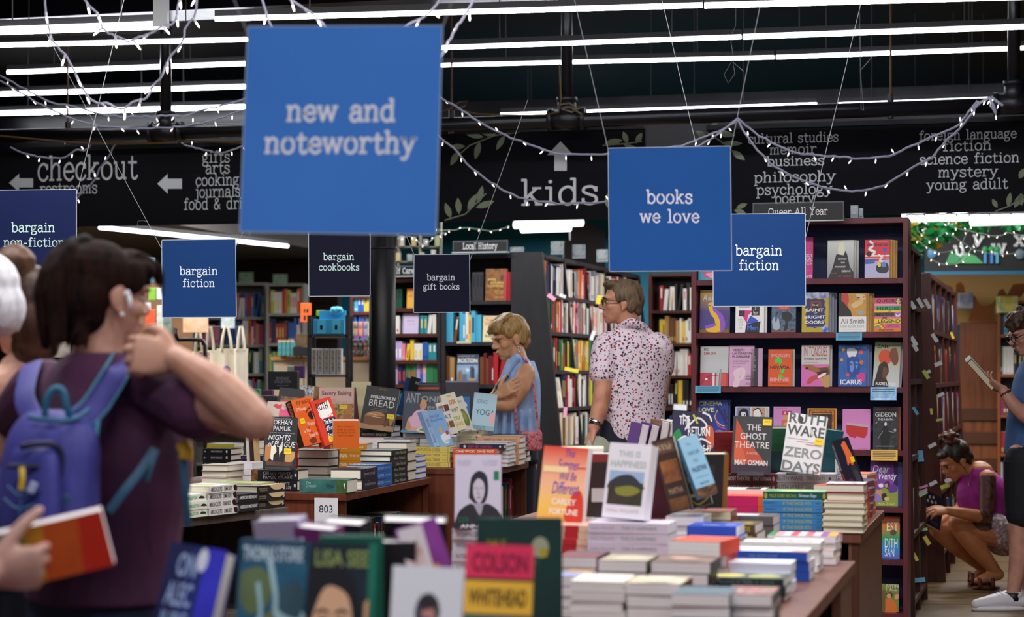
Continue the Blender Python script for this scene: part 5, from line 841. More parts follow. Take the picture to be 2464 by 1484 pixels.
# ---------------------------------------------------------------- cookbook table in front of the woman
g4 = 'books on the cookbook table'
def t4(label, x0, x1, Y, n, T, D_, side, cov, art='', spine='', zb=ZT4, **kw):
    Y *= 1.06; T *= 1.045; k = Y/F; kw.setdefault('hard', True); kw.setdefault('group', g4); kw.setdefault('where', 'on the cookbook table'); L = kw.pop('L', None); yaw = kw.pop('yaw', -12)
    return pile(n, (x0+x1)/2, 0, zb+.001, L or (x1-x0)*k, D_, T, side, cov, art, spine, label, Y=Y, yaw=yaw, **kw)
t4('yellow hardback with brown capitals on its spine', 984, 1084, 10.47, 4, .0262, .19, 's', 'd8c060', 'R 0 0 100 100 e0c868/c8b050/6', 'T 8 22 76 78 5a3a18 ADVENTURES IN CHEESE|T 82 40 92 60 8a6a30 cheese|R 95 0 96 100 7a5a20', jit=.6)
t4('orange hardback with white letters along its spine', 1088, 1196, 10.4, 4, .0245, .18, 's', 'd8562a', '', 'B 6 24 94 76 f0dcd0 ONE WOK  ONE POT', jit=.7, pg='w')
t4('navy hardback with pink lettering on top of the orange pile', 1105, 1214, 10.45, 1, .024, .18, 's', '1c2444', '', 'E 12 50 3 30 c8c8d8|T 20 26 74 74 c04a78 EIGHT BEST COCKTAILS|E 92 50 2 24 e0e0e8', zb=ZT4+.1035, where='')
t4('peach hardback with brown spine capitals behind the navy one', 1146, 1250, 10.75, 5, .03, .19, 's', 'd8a47c', 'R 0 0 100 100 d07a40/e0b890/8', 'T 14 26 56 74 3a2a20 SWEET SALONE|T 62 32 92 68 6a4a38 MARIA BRADFORD', pg='w')
for i, (x, Y, c, n, T, l) in enumerate(((1232, 10.6, 'c8c4c0', 6, .022, 'white boarded hardback with pages outward, nearest in the corner row'), (1252, 10.85, 'c8884a', 6, .025, 'tan boarded hardback with pages outward, second in the corner row'), (1270, 11.15, '2c6a4a', 5, .031, 'green boarded hardback with pages outward, third in the corner row'), (1287, 11.4, '2a3a8a', 5, .033, 'blue boarded hardback with pages outward, last in the corner row'))):
    t4(l, x-12, x+12, Y, n, T, .19, 'f', c, 'R 0 0 100 100 3a6a58/2a4a9a/7' if i > 1 else '', '', L=.22, yaw=78, pg='w', where='')
t4('cream spined paperback with rainbow lettering under the leaning cookbooks', 1098, 1160, 10.95, 7, .026, .18, 's', 'e4dcc0', '', 'T 6 26 62 74 c8a030 AT YOU HAVE|E 84 50 4 26 c83a3a', hard=False)
t4('black hardback with white spine capitals under the brown loaf book', 866, 944, 10.9, 7, .029, .2, 's', '1a1a1e', '', 'B 6 30 46 70 c8c8c8 EVOLUTIONS IN|T 50 24 84 76 d8d8d8 BREAD', pg='w')
t4('white paged cookbook with olive flecks in the low pile', 880, 968, 10.72, 4, .034, .2, 'f', 'd8d8cc', 'R 0 0 100 100 d8dccc/8a9a4a/12', '', pg='w', hard=False)
t4('grey topped cookbook beside the yellow pile', 905, 990, 10.5, 5, .03, .2, 'f', '5a5c64', '', '', pg='w')
t4('white paged cookbook beneath the dinner book', 968, 1046, 10.9, 7, .028, .2, 'f', 'cfcfd0', '', '', pg='w', hard=False)
t4('grey paged cookbook under the light blue cookbooks', 1040, 1098, 10.9, 5, .03, .2, 'f', 'b8b8bc', '', '', pg='w', hard=False)
f4 = dict(group='face-out cookbooks')
face('pink topped cookbook with a tray of savoury pastries', 808, 1014, 11.0, 84, 82, .03, 'd8b4a8', 'R 0 48 100 100 8a6a2a/c8a050/5a5a20/a8783a/30|S b87838 72,54 92,52 96,74 78,80|S a86a30 70,80 90,78 94,98 74,98|B 8 10 94 26 7a1c2c Savory Baking|T 10 34 50 38 a87a78 RECIPES FOR BREAKFAST DINNER|T 36 41 82 45 a87a78 and everything in between', 10, -2, 0, stick=(60, 52), hard=True, **f4)
face('dark cookbook showing a seeded brown loaf and slices', 904, 1034, 10.9, 83, 104, .03, '26282a', 'R 0 88 100 100 b08a64/9a7650/9|S 7a4a24 8,74 14,64 34,58 60,58 70,66 70,84 40,90 12,88|S b8824a 10,70 20,62 40,58 60,60 68,66 40,68|S 6a3c1c 70,86 84,66 88,66 82,84 74,92|S a87844 84,70 94,66 98,74 90,88|L d8c8a8 1.4 22,64 44,66|L d8c8a8 1.4 30,70 60,71|T 40 4 64 7 b8963a KEN FORKISH|B 18 21 92 28 e8e8e8 EVOLUTIONS IN|N 16 31 92 46 f0f0f0 BREAD|T 32 50 72 52 a8a8a8 artisan pan breads and|T 26 54 78 56 a8a8a8 dutch oven loaves at home', 12, -12, 7, stick=(76, 60), hard=True, **f4)
face('blue cookbook showing a man in a pink tee behind a plate of salad', 1010, 1042, 10.9, 88, 100, .03, '2e3448/343b52/6', 'S d8a890 10,92 16,66 30,60 70,60 84,70 84,96 30,98|S e0b0c8 20,72 30,52 44,44 62,44 76,56 74,84 30,86|S c89068 44,26 52,18 62,22 64,34 58,42 48,42|S 1c1614 42,26 46,18 58,15 66,22 64,28 54,22 46,30|S c89068 8,92 16,72 22,78 24,92|L 2a1a14 .8 47,28 51,28|L 2a1a14 .8 56,28 60,28|E 62 92 22 6 e0e4e0|S 7a9a3a 46,92 62,86 78,92 62,96|S 5a8ab0 0,94 40,96 40,100 0,100|B 6 4 44 28 8a929a ANT|B 48 10 94 24 8a929a ONI|I 66 34 86 39 e0e4e8 LETS DO|I 66 42 94 48 e0e4e8 DINNER|S c89068 46,26 52,18 62,22 62,34 56,40 49,38', 12, -2, 3, hard=True, **f4)
face('light blue cookbook with a white spined twin, leaning', 1072, 1074, 10.6, 46, 92, .04, '86b0dc', 'T 14 10 70 20 3a62a0 How to Cook|T 14 22 84 32 3a62a0 Everything|S e0e8f0 40,70 70,64 96,72 80,92 50,90|S d8b040 44,50 56,44 60,60 48,62|E 84 66 9 6 c83a30|T 56 84 90 90 3a62a0 FAST', 8, 30, -14, spine='T 10 25 90 75 3a5a90 How to Cook Everything FAST', hard=True, **f4)
face('pale blue twin of the leaning cookbook, standing before it', 1052, 1074, 10.55, 22, 92, .03, '84a8d4', 'T 20 10 80 90 3a5a90 How to~Cook', 8, 60, -14, hard=True, **f4)
face('cream cookbook with red and yellow words and small pictures, leaning', 1106, 1036, 10.8, 40, 94, .03, 'e0dabc', 'B 30 18 90 30 b03a2a COOK|B 30 40 90 50 3a62a0 WHAT|B 14 62 80 72 8a9a3a YOU|B 30 78 90 88 d8a030 HAVE|T 40 5 70 9 6a6a50 MARK', 8, 28, -15, spine='R 20 20 30 80 8a4a2a|R 40 20 48 80 6a7a3a|R 60 20 68 80 b8602a', **f4)
face('white cookbook with a bowl of green noodles, leaning outermost', 1124, 1036, 10.9, 36, 84, .02, 'd4d0cc', 'S 6a7a2a 40,40 70,36 92,60 84,86 56,84 40,62|S 8a9a4a 50,46 70,44 82,60 66,74|T 14 8 80 16 5a5a60 noodles|E 26 26 10 6 e0c030', 8, 24, -16, **f4)
face('small white cookbook with food photos wedged between the leaning ones', 1088, 1045, 10.75, 34, 82, .015, 'e0dcd6', 'R 8 10 46 30 a86a34|R 52 10 90 30 6a3a2a|T 10 40 90 52 2a2a2a EAT|R 8 60 46 80 c8923a|R 52 60 90 80 8a5a2a', 8, 28, -14, **f4)
face('light blue exercise book partly behind the woman in blue', 1160, 1034, 10.95, 56, 88, .02, 'a8ccdc', 'T 16 18 60 28 2a6a80 SCIENCE|T 14 44 96 60 1a4a60 YOGA|S e8b0b0 74,56 96,50 98,80 80,80|R 0 88 100 100 88b4c8|T 8 90 60 98 2a5a6e SCIENCE', 10, 0, 6, **f4)
face('blue book with a white umbrella behind the noodles book', 1116, 1010, 11.6, 28, 56, .015, '2a78b8', 'S f0f4f8 20,40 50,20 80,40|R 48 40 52 70 f0f4f8|T 20 78 80 86 d8e8f0 RAIN', 8, 0, 0, **f4)
face('dark starry boxed set in clear wrap behind the noodles book', 1112, 1012, 11.8, 80, 96, .05, '2a2430/342c3a/9', 'R 0 0 100 100 2c2634/3a3040/9|R 6 30 70 90 203a48|R 0 0 100 4 8a92a8', 6, 0, 0, hard=True, **f4)
face('black framed book behind the dinner book', 1024, 1000, 11.7, 70, 80, .02, '14161a', 'R 4 14 96 20 c84a2a|R 6 4 94 8 3a4a5a', 6, 0, 0, **f4)
face('navy book on edge leaning by the column', 968, 1000, 11.6, 20, 92, .03, '1f3a6a', 'R 0 0 100 100 24406f', 5, 62, 20, hard=True, pg='y', **f4)
face('black spined book leaning with the navy one', 986, 985, 11.6, 22, 78, .035, '181a1c', 'T 10 10 90 20 c8c8c8 note', 5, 62, 20, hard=True, pg='y', **f4)
face('cream cookbook in clear wrap beside the pink topped cookbook', 868, 1010, 11.3, 46, 92, .02, 'c8bc8a/e0d8b0/9', '', 8, 0, 0, **f4)
face('reddish cookbook turned edge-on beside the pink topped cookbook', 858, 1016, 11.1, 20, 84, .03, '6a2a24', '', 8, 50, 0, hard=True, **f4)
face('black cookbook with a photo band at the back left', 696, 986, 10.9, 60, 52, .03, '1e1c1c', 'R 10 40 90 90 7a4a2a/a87a4a/3a2a1c/20', 14, 0, 6, hard=True, **f4)
face('skull patterned black and white book at the back left', 734, 978, 10.95, 34, 50, .03, 'c8c8cc', 'R 0 0 100 100 2a2a30/e0e0e4/60', 14, 0, 4, **f4)
face('brown topped book leaning behind the skull patterned one', 748, 980, 11.1, 34, 52, .02, '8a5a3a', 'R 8 20 92 90 a8783a/5a3a20/20', 10, 0, 10, **f4)
# ---------------------------------------------------------------- rows of spines on the shelves
PALN = {'r': ('red', 'a8262a'), 'R': ('dark red', '6a1c20'), 'o': ('orange', 'd0662a'), 'y': ('yellow', 'd8b83a'), 'l': ('lime', 'b0c030'), 'g': ('green', '2f7a4a'), 'G': ('dark green', '1f4a38'), 't': ('teal', '2a8a94'), 'c': ('cyan', '4aa8cc'),
 'b': ('blue', '2a5aa8'), 'n': ('navy', '1e2a4e'), 'v': ('violet', '6a4a98'), 'L': ('lavender', 'b0a0cc'), 'p': ('pink', 'd87a98'), 'm': ('magenta', 'b02a70'), 'w': ('white', 'd8d6d2'), 'W': ('cream', 'd4c8ac'), 'k': ('black', '18181c'), 'K': ('charcoal', '34343a'), 'e': ('grey', '8a8a90'), 'B': ('brown', '6a4428'), 'T': ('tan', 'b08a54')}
SMC = {}; STF = MB(); NSH = [0]
def spine_mesh(h, w, d, c, band):
    k = (round(h, 2), round(w, 3), d, c, band)
    if k not in SMC:
        h, w = k[0], k[1]; m = MB(); m.box(0, 0, 0, w, d, h, PALN[c][1]+';r=.4'); m.box(.0015, .004, h, w-.0015, d-.002, h+.0006, 'd8d0c0;r=.8')
        if band:
            z0, z1, bc = band; m.box(w*.3, -.0006, h*z0, w*.7, 0, h*z1, bc)
        SMC[k] = m
    return SMC[k]
def row(cs, x0, x1, z, pal, where, one=True, h=(.19, .25), w=(.016, .036), d=.15, y=.03, slope=0, seed=0, lean=.1, fill=1.0, skip=()):
    """books standing spine out on a shelf of case cs, local x from x0 to x1"""
    rn = random.Random(seed or int(x0*997+z*131)); x = x0; i = 0; M0 = cs.matrix_basis; H = cs.get('_h', 0); off = -slope*(H-z); hh = rn.uniform(*h); c = rn.choice(pal); run = 0
    while x < x1:
        if run <= 0: c = rn.choice(pal); ww = rn.uniform(*w); hh = rn.uniform(*h); run = rn.choice((1, 1, 1, 2, 3)); band = None if rn.random() < .35 else (rn.choice(((.3, .8), (.15, .6), (.5, .9), (.1, .25))) + (rn.choice(('e8e4dc', '1a1a1e', 'd8c060', 'c84038', 'e8e8ec')),))
        run -= 1
        if x+ww > x1: break
        for a, b in skip:
            if x < b and x+ww > a: x = b; run = 0; break
        else:
            if rn.random() > fill: x += rn.uniform(.02, .06); continue
            a = rn.uniform(.05, .16) if rn.random() < lean else 0
            M = M0 @ Matrix.Translation((x, off+y+rn.uniform(0, .012), z+.001)) @ Matrix.Rotation(a, 4, 'Y')
            m = spine_mesh(hh, ww, d, c, band)
            if one and NSH[0] < 310:
                if not hasattr(m, 'me'): m.me = m.mesh('book_spine')
                o = D.objects.new('shelved_book', m.me); C.objects.link(o); o.matrix_world = M; NSH[0] += 1
                tag(o, '%s spined book, %s %s' % (PALN[c][0], nth(i), where), 'book', 'spine-out books on the shelves')
            else:
                vs = [M @ Vector(v) for v in m.v]; b = len(STF.v); STF.v += [tuple(v) for v in vs]; STF.f += [tuple(b+q for q in f) for f in m.f]; STF.mi += [STF.slot(m.ms[q]) for q in m.mi]
            x += ww+.0012+math.sin(a)*hh*.9; i += 1
# brown-shelved bay and history bay
row(H1, .16, .24, 1.85, 'tGt', 'along the top shelf of the bay beside the column', w=(.02,.03), h=(.13,.16)); row(H1, .38, .5, 1.85, 'og', 'past the gold book on the top shelf beside the column', h=(.13,.16))
row(H1, .1, .21, 1.65, 'pwc', 'along the second shelf of the bay beside the column', h=(.12,.16)); row(H1, .37, .52, 1.65, 'twctw', 'past the lavender book on the second shelf beside the column', h=(.13,.15))
row(H1, .1, .52, 1.44, 'yTLptcywb', 'along the third shelf of the bay beside the column', h=(.13,.17), w=(.018,.034)); row(H1, .1, .52, 1.25, 'mgnbLcgwrgo', 'along the fourth shelf of the bay beside the column', h=(.15,.18), w=(.018,.034))
row(H1, .1, .52, 1.0, 'ktbwr', '', False, h=(.17,.2))
row(H2, .24, .34, 1.90, 'kBTLK', 'along the top shelf of the history bay', h=(.2,.25)); row(H2, .52, .6, 1.90, 'rkR', 'past the rust book on the top history shelf', h=(.21,.24), w=(.012,.02))
row(H2, .03, .32, 1.58, 'yBTcwcky', 'along the second shelf of the history bay', h=(.2,.25)); row(H2, .47, .6, 1.58, 'wcbk', 'past the cream book on the second history shelf', h=(.2,.25))
row(H2, .03, .11, 1.25, 'oBT', 'along the third shelf of the history bay', h=(.2,.24)); row(H2, .3, .6, 1.25, 'rkwwRkBT', 'past the city guide on the third history shelf', h=(.2,.25))
row(H2, .03, .6, .9, 'kRbwnT', '', False)
def inrow(cs, lx, z, w, h, t, cov, art, label, tilt=6, y=.03):
    M = cs.matrix_basis @ Matrix.Translation((lx, y, z+.001)) @ RX(-tilt); book(label, w, h, t, cov, M, art, group='face-out books on the history shelves')
inrow(H1, .31, 1.85, .1, .155, .02, 'd8a030', 'B 10 30 90 44 c83a2a ARTIST|R 0 0 100 10 c85a28', 'gold book with a red word facing out beside the column')
inrow(H1, .29, 1.65, .13, .16, .02, 'c0b4d0', 'I 24 34 76 42 8a7aa0 peace|I 30 50 80 56 8a7aa0 and love|R 0 0 8 100 a898c0', 'lavender book facing out beside the column')
inrow(H2, .43, 1.90, .17, .25, .03, '6a3a1c/8a5a24/3a2416/14', 'B 10 30 50 37 c8b060 WHERE|B 24 40 86 47 c8b060 FUTURES|B 10 50 84 57 c8b060 CONVERGE|T 44 66 90 80 c8a040 kendall square~and the making~of a hub|R 88 6 100 100 b03048|T 44 88 88 91 d8c090 ROBERT BUDERI', 'rust and gold paperback facing out on the top history shelf')
inrow(H2, .39, 1.58, .13, .205, .03, 'd8cca4', 'R 4 3 96 5 a88a50|R 4 95 96 97 a88a50|B 14 10 80 22 c8702a TRACY|B 14 25 92 37 c8702a KIDDER|B 24 58 92 68 2a2a30 ROUGH|B 14 72 96 82 2a2a30 SLEEPERS', 'cream paperback with orange and black capitals on the history shelf')
inrow(H2, .2, 1.25, .17, .235, .02, '4a6a90>8aa8c8>5a7088', 'R 0 0 100 22 3a4a60|T 6 4 80 8 c8c8c0 A HISTORY OF|B 4 14 96 26 e8e4dc BOSTON|R 0 30 100 34 2a3a50|S 8a6a48 6,60 20,52 24,76 20,98 4,98|S a8886a 56,80 84,76 90,98 52,98|R 26 66 46 100 5a6a7a|R 62 40 80 78 4a5a70|R 70 46 84 80 2f3f55|S c8d4e0 40,46 60,50 50,60', 'large blue city photo book facing out on the third history shelf')
# long dark case: five rows by five bays
for b in range(5):
    xa, xb = .03+.7*b, .7*b+.68
    for r, (z, pal) in enumerate(((1.95, 'wwekrWoKnw'), (1.66, 'rwWkKeGpow'), (1.36, 'BTGtylrokgW'), (1.07, 'RkorKmwnlB'), (.77, 'pBWGkew'), (.45, 'kRwe'))):
        row(H3, xa, xb, z, pal, 'on shelf %s, bay %s of the long dark bookcase' % (('one','two','three','four','five','six')[r], ('one', 'two', 'three', 'four', 'five')[b]), b < 2 and r < 5, h=(.21,.26), w=(.014,.034), y=.03, slope=.1, lean=.16, seed=b*10+r+1, skip=((.1,.3),) if (b == 0 and r == 3) else ())
M = H3.matrix_basis @ Matrix.Translation((.2, -.09, 1.071)) @ RX(-8)
book('cream paperback with a red insect facing out on the long dark bookcase', .17, .235, .02, 'd0c8bc', M, 'R 6 5 94 7 a8a090|R 6 93 94 95 a8a090|T 24 14 76 44 3a3a3a WHAT~LIVES~IN YOUR~GARDEN|S b83020 50,58 54,66 53,84 50,90 47,84 46,66', group='face-out books on the history shelves')
for b in range(1):
    for r, (z, pal) in enumerate(((1.925, 'wwkKkr'), (1.62, 'wTyBo'), (1.32, 'wwTrK'), (1.02, 'yKkk'), (.7, 'RkKb'))): row(H4, .1, .92, z, pal, 'on the %s shelf of the case behind the man' % nth(r), False, h=(.2,.26), seed=80+r)
for cs, w_, zs, ps in ((G1, .79, (1.93,1.64,1.34,1.05,.75), ('ywctprwb', 'bnwTpmLo', 'GtLwylo', 'rowbcg', 'bwTr')), (G2, .37, (1.96,1.65,1.34,1.05,.75), ('lgrrRwKo', 'nbwLkBr', 'wlyt', 'ork', 'wbk'))):
    for r, z in enumerate(zs): row(cs, .03, w_, z, ps[r], 'on the grey case', False, h=(.19,.26), w=(.014,.03), seed=120+r+int(w_*100))
for r, z in enumerate((1.62, 1.22, .85)): row(B1, .03, .58, z, 'rycgvobmkw', '', False, h=(.2,.27), seed=160+r)
row(B1, .03, .58, 1.9, 'rycbw', '', False, h=(.13,.15))
for b in range(2):
    for r, z in enumerate((1.72, 1.3, .88, .46, .1)): row(A1, .03+.5*b, .5+.5*b, z, 'kKRwnGeBb', 'on the near aisle case', False, h=(.2,.27), slope=.02, y=.03, seed=200+b*9+r)
for b in range(5):
    for r, z in enumerate((1.62, 1.27, .93, .58, .2)): row(A2, .03+.645*b, .62+.645*b, z, ('ewnbkv', 'orBynrw', 'mWwbRv', 'bnwrkm', 'gocyb')[r], '', False, h=(.2,.27), slope=.05, y=.03, seed=260+b*9+r)
for r, z in enumerate((1.72, 1.33, .93, .55, .2)): row(A3, .03, 1.07, z, ('kglvc', 'bglwn', 'vBwTm', 'rrygop', 'bnrw')[r], '', False, h=(.2,.28), seed=330+r)
# lower shelves inside the tables
row(T3, -.02, -.02, .34, 'k', '') 
def side_row(T, ys, z, pal, where, seed, h=(.2,.28), x=-.05):
    Mx = T.matrix_basis @ Matrix.Translation((x, 0, 0)) @ Matrix.Rotation(math.pi/2, 4, 'Z')
    e = D.objects.new('tmp', None); e.matrix_basis = Mx; row(e, ys[0], ys[1], z, pal, where, True, h=h, w=(.015,.035), seed=seed, lean=.2, y=.02); D.objects.remove(e)
side_row(T3, (.25, 1.4), .342, 'kKGGkkrkKnG', 'inside the red-brown table with the number card', 401)
side_row(T4, (.08, 1.2), .402, 'RkrGGkwmTr', 'inside the cookbook table', 402, (.24,.31))
Mx = T2.matrix_basis
e = D.objects.new('tmp', None); e.matrix_basis = Mx; row(e, -.33, -.05, .362, 'kynwbr', 'inside the reddish table', True, h=(.2,.26), seed=403, y=.05); D.objects.remove(e)
if STF.v: tag(STF.obj('shelved_books'), 'rows of colourful book spines filling the more distant shelves', 'books', None, 'stuff')
# ---------------------------------------------------------------- paper tags sticking out from shelf edges
TG = {'w': 'dfe6ea', 'y': 'e8d840', 'l': 'c0d850', 'p': 'e8a0c0', 'c': '58b0d8', 'g': 'a8d8a8'}
TN = {'w': 'white', 'y': 'yellow', 'l': 'lime', 'p': 'pink', 'c': 'pale blue', 'g': 'pale green'}
tags = [(2190,736,'w',10,22,30,'a third'),(2208,731,'w',9,26,28),(2225,733,'w',9,26,28),(2243,815,'w',9,24,30),(2192,823,'w',10,26,30),(2197,838,'w',9,20,30),(2256,876,'w',18,10,20),(2222,903,'l',9,24,30),(2230,896,'w',16,8,25),(2262,950,'w',17,8,28),(2288,808,'y',6,18,20),
 (2197,990,'c',7,22,30),(2209,1098,'c',22,28,5),(2241,1072,'w',20,9,28),(2221,1171,'p',22,6,18),(2219,1188,'g',22,9,28),(2220,1181,'p',22,6,22),(2243,1163,'w',20,9,28),(2272,1170,'l',22,10,20),(2281,1155,'w',20,9,20),(2222,1274,'g',18,7,10),(2224,1302,'y',10,24,30),(2196,1340,'y',8,24,28),(2190,1283,'y',16,10,20),(2204,1396,'c',42,11,6),(2260,1010,'l',16,6,10),(2240,990,'y',6,16,5)]
for i, t in enumerate(tags):
    px, py, c, w, h, ro = t[:6]; Y = 10.95+max(0, (px-2190))*.02
    talker(px, py-h/2, w, h, Y, TG[c], '%s paper tag, %s from the top of the aisle shelf tags' % (TN[c], nth(sorted(range(len(tags)), key=lambda q: tags[q][1]).index(i))), -20, -TD+10, False, -ro)
for px, py, c, w, h, ro, l in ((1330,716,'p',22,10,35,'pink paper tag on the top shelf edge of the long dark bookcase'),(1355,712,'w',16,8,20,'white paper tag on the top shelf edge of the long dark bookcase'),(1445,722,'y',14,22,15,'lime yellow paper tag beside the face of the man'),(1430,808,'w',9,24,20,'white paper tag under the second shelf near the man'),(1376,890,'y',34,9,12,'long yellow paper tag under the third shelf near the man'),(1361,992,'p',9,26,5,'pink paper strip under the red insect book'),(1578,902,'y',8,14,0,'small yellow tag beside the back of the man'),(1637,980,'w',32,14,4,'shiny white shelf tag on the case behind the man')):
    talker(px, py-h/2, w, h, 15.2 if px < 1500 else 18.3, TG[c], l, -10, 0, False, ro)
talker(1116, 821, 36, 5, 15.35, 'c8c09a', 'cream strip label on the history shelf edge', 0, -TD, False)
# ---------------------------------------------------------------- gift area
def bx(name, label, cat, px, py, Y, wp, hp, d, col, rz=0, group=None, extra=None):
    k = Y/F; t = thing(name, label, cat, tuple(P(px, py, Y)), rz, group); m = MB(); m.box(-wp*k/2, 0, 0, wp*k/2, d, hp*k, col); bevel(m.obj('body', t), .003)
    if extra:
        for nm, items in extra.items():
            m = MB()
            for x0, y0, x1, y1, c in items: m.box((x0-.5)*wp*k, -.0015, (1-y1)*hp*k, (x1-.5)*wp*k, .0, (1-y0)*hp*k, c)
            m.obj(nm, t)
    return t
k = 16.5/F
ct2 = thing('counter', 'pale wood topped counter behind the cookbook table', 'counter', tuple(Vector((P(775, 858, 16.5).x, 16.5, 0)))); zc = EYE-(858-900)*k
m = MB(); m.box(-.42, -.02, zc-.03, .42, .5, zc, 'b07a48;r=.4'); m.obj('counter_top', ct2); m = MB(); m.box(-.4, 0, 0, .4, .48, zc-.03, 'a89880;r=.6'); m.box(-.155, -.004, 0, -.15, 0, zc-.03, '5a4a3c'); m.obj('body', ct2)
ct3 = thing('rack', 'tall black metal rack carrying blue gift boxes before the grey bookcases', 'rack', (P(790, 900, 14.6).x, 14.6, 0)); k = 14.6/F
for x in (-46, 46):
    for y in (0, .3): m = MB(); m.box((x-5)*k, y, 0, (x+5)*k, y+.03, EYE+142*k, '141417;r=.4'); m.obj('upright', ct3)
for py in (806, 902, 975): m = MB(); m.box(-46*k, 0, EYE-(py-900)*k-.015, 46*k, .33, EYE-(py-900)*k, '1a1a1e;r=.4'); m.obj('shelf', ct3)
gb = bx('gift_box', 'bright blue display box with a ribbon crest on the black rack', 'box', 791, 804, 14.66, 74, 36, .16, '1f8ab8', 0, None, {'picture': [(.12,.05,.4,.95,'3aa8c8'),(.6,.05,.88,.95,'3aa8c8'),(.22,.4,.3,.7,'d84a80'),(.7,.4,.78,.7,'d84a80')]})
k = 14.7/F; m = MB(); m.box(-24*k, .05, 36*k, 38*k, .16, 58*k, '2a98c8'); m.obj('lid', gb); m = MB(); m.ell((18*k, .04, 56*k), (.05, .02, .035), '48b0d8'); m.ell((10*k, .03, 60*k), (.02, .02, .02), '6ac8e8'); m.ell((26*k, .03, 60*k), (.02, .02, .02), '6ac8e8'); m.obj('bow', gb)
bx('gift_box', 'small lime green box peeping over the blue display box', 'box', 772, 760, 14.8, 22, 14, .08, '9ac030')
for i in range(5): bx('boxed_gift', 'white framed clear gift box, %s along the lower rack shelf' % nth(i), 'box', 756+15*i, 900, 14.66, 12.5, 62, .1, 'c8ccd0', 0, 'boxed gifts on the black rack', {'window': [(.2,.06,.8,.92,'6a5848/a89880/2a2420/30')]})
for i in range(4): bx('gift_box', 'teal patterned gift box, %s on the pale counter' % nth(i), 'box', 673+10*i, 856, 16.4, 9, 38, .08, '3a7a80/5aa0a0/30', 0, 'teal boxes on the counter', {'lid_band': [(0,.0,1,.12,'c8b888')]})
bx('display_tray', 'black display tray at the counter end', 'tray', 722, 856, 16.35, 34, 22, .15, '17171c')
bx('gift_box', 'brown and green printed box over the black tray', 'box', 728, 832, 16.6, 32, 30, .1, '4a4a34/7a5a3a/16')
zb = bx('boxed_set', 'black box lettered zodiac collection at the edge of the gift area', 'box', 680, 937, 13.4, 70, 44, .16, '131318;r=.3')
m = MB(); k = 13.4/F
for tx, z, w in (('ZODIAC', 27, 32), ('COLLECTION', 19, 40), ('with twelve cards', 10, 28)):
    vs, fs, L = font_geo(tx); h = 6 if w > 30 else 3; m.add([((x-.5)*w*k, -.002, (z+(y-.5)*h)*k) for x, y in vs], fs, '8a8a92')
m.obj('lettering', zb)
bx('gift_box', 'purple cube box behind the black lettered box', 'box', 719, 910, 14.2, 24, 30, .1, '4a1f6a'); bx('gift_box', 'pale green card box beside the purple cube', 'box', 699, 902, 14.3, 16, 22, .06, '98a890')
bx('sign_card', 'orange poster card with dark letters behind the rack', 'card', 736, 775, 17.2, 26, 46, .01, 'e0622a', 0, None, {'lettering': [(.3,.3,.45,.5,'2a1a10'),(.55,.3,.75,.5,'2a1a10'),(.3,.65,.5,.9,'2a1a10')]})
for i, (x, c) in enumerate(zip((846,856,868,880,890), ('c8a878','8a3a3a','2a4a3a','c86a4a','d8d0c8'))):
    bx('gift_tin', '%s boxed gift, %s in the row on the counter by the column' % (('tan','maroon','green','coral','cream')[i], nth(i)), 'box', x, 856, 16.3, 9, 40, .08, c+'/2a2a2a/e8e0d0/24', 0, 'boxed gifts on the counter')
    bx('gift_tin', '%s printed gift, %s in the upper row by the column' % (('grey','black','red','blue','white')[i], nth(i)), 'box', x, 808, 17, 9, 34, .08, ('9a9aa0','222228','b03a3a','3a5a9a','d8d8d8')[i]+'/c8b8a8/20', 0, 'boxed gifts above the counter')
bx('keyboard_tray', 'low black tray with knobs at the left of the cookbook display', 'tray', 640, 968, 12.8, 52, 16, .14, '1a1a1e', 0, None, {'knobs': [(.1+.18*i,.2,.2+.18*i,.6,'3a3a40') for i in range(5)]})
bx('gift_box', 'purple topped box behind the low black tray', 'box', 640, 950, 13, 30, 12, .1, '4a1a4a'); bx('gift_box', 'green printed box under the elbow of the backpack wearer', 'box', 606, 966, 12.8, 36, 30, .1, '2a7a4a/48a060/10')
# tote bags on a rail
rl = thing('rail', 'thin metal rail carrying the canvas tote bags', 'rail', tuple(P(525, 786, 15.8))); m = MB(); m.tube([(-.25, 0, 0), (.22, 0, 0)], .006, '3a3a3e'); m.obj('bar', rl); m = MB(); m.tube([(-.2, .1, -EYE-.36), (-.2, .1, .0), (-.2, 0, 0)], .012, '2a2a2e'); m.obj('post', rl)
def tote(px, top, bot, wp, Y, col, label, prn=None):
    k = Y/F; t = thing('tote_bag', label, 'bag', tuple(P(px, bot, Y)), 0, 'canvas tote bags on the rail'); h = (bot-top)*k; w = wp*k/2; rn = random.Random(px)
    m = MB(); n = 9; vs = []; fs = []
    for s in (-1, 1):
        for j in range(6):
            for i in range(n):
                u = i/(n-1)*2-1; v = j/5; vs.append((u*w*(1-.06*math.sin(v*3))+rn.uniform(-.003, .003), s*(.018+.02*(1-v))*math.sqrt(max(0, 1-u*u*.96))+math.sin(u*5+px)*.006, v*h))
    for s in range(2):
        for j in range(5):
            for i in range(n-1): a = s*6*n+j*n+i; fs.append((a, a+1, a+n+1, a+n) if s == 0 else (a, a+n, a+n+1, a+1))
    m.add(vs, fs, col); m.obj('body', t, True)
    for s in (-.02, .02):
        m = MB(); m.tube([(-w*.5, s, h*.95), (-w*.42, s, h+.06), (-w*.15, s*.3, h+(top-787)*k+.005 if top > 795 else h+.1), (w*.15, s*.3, h+(top-787)*k+.005 if top > 795 else h+.1), (w*.42, s, h+.06), (w*.5, s, h*.95)], .009, col, 6); m.obj('strap', t)
    if prn: m = MB(); m.ell((w*.1, -.045, h*.45), (w*.4, .004, w*.5), prn); m.obj('print', t)
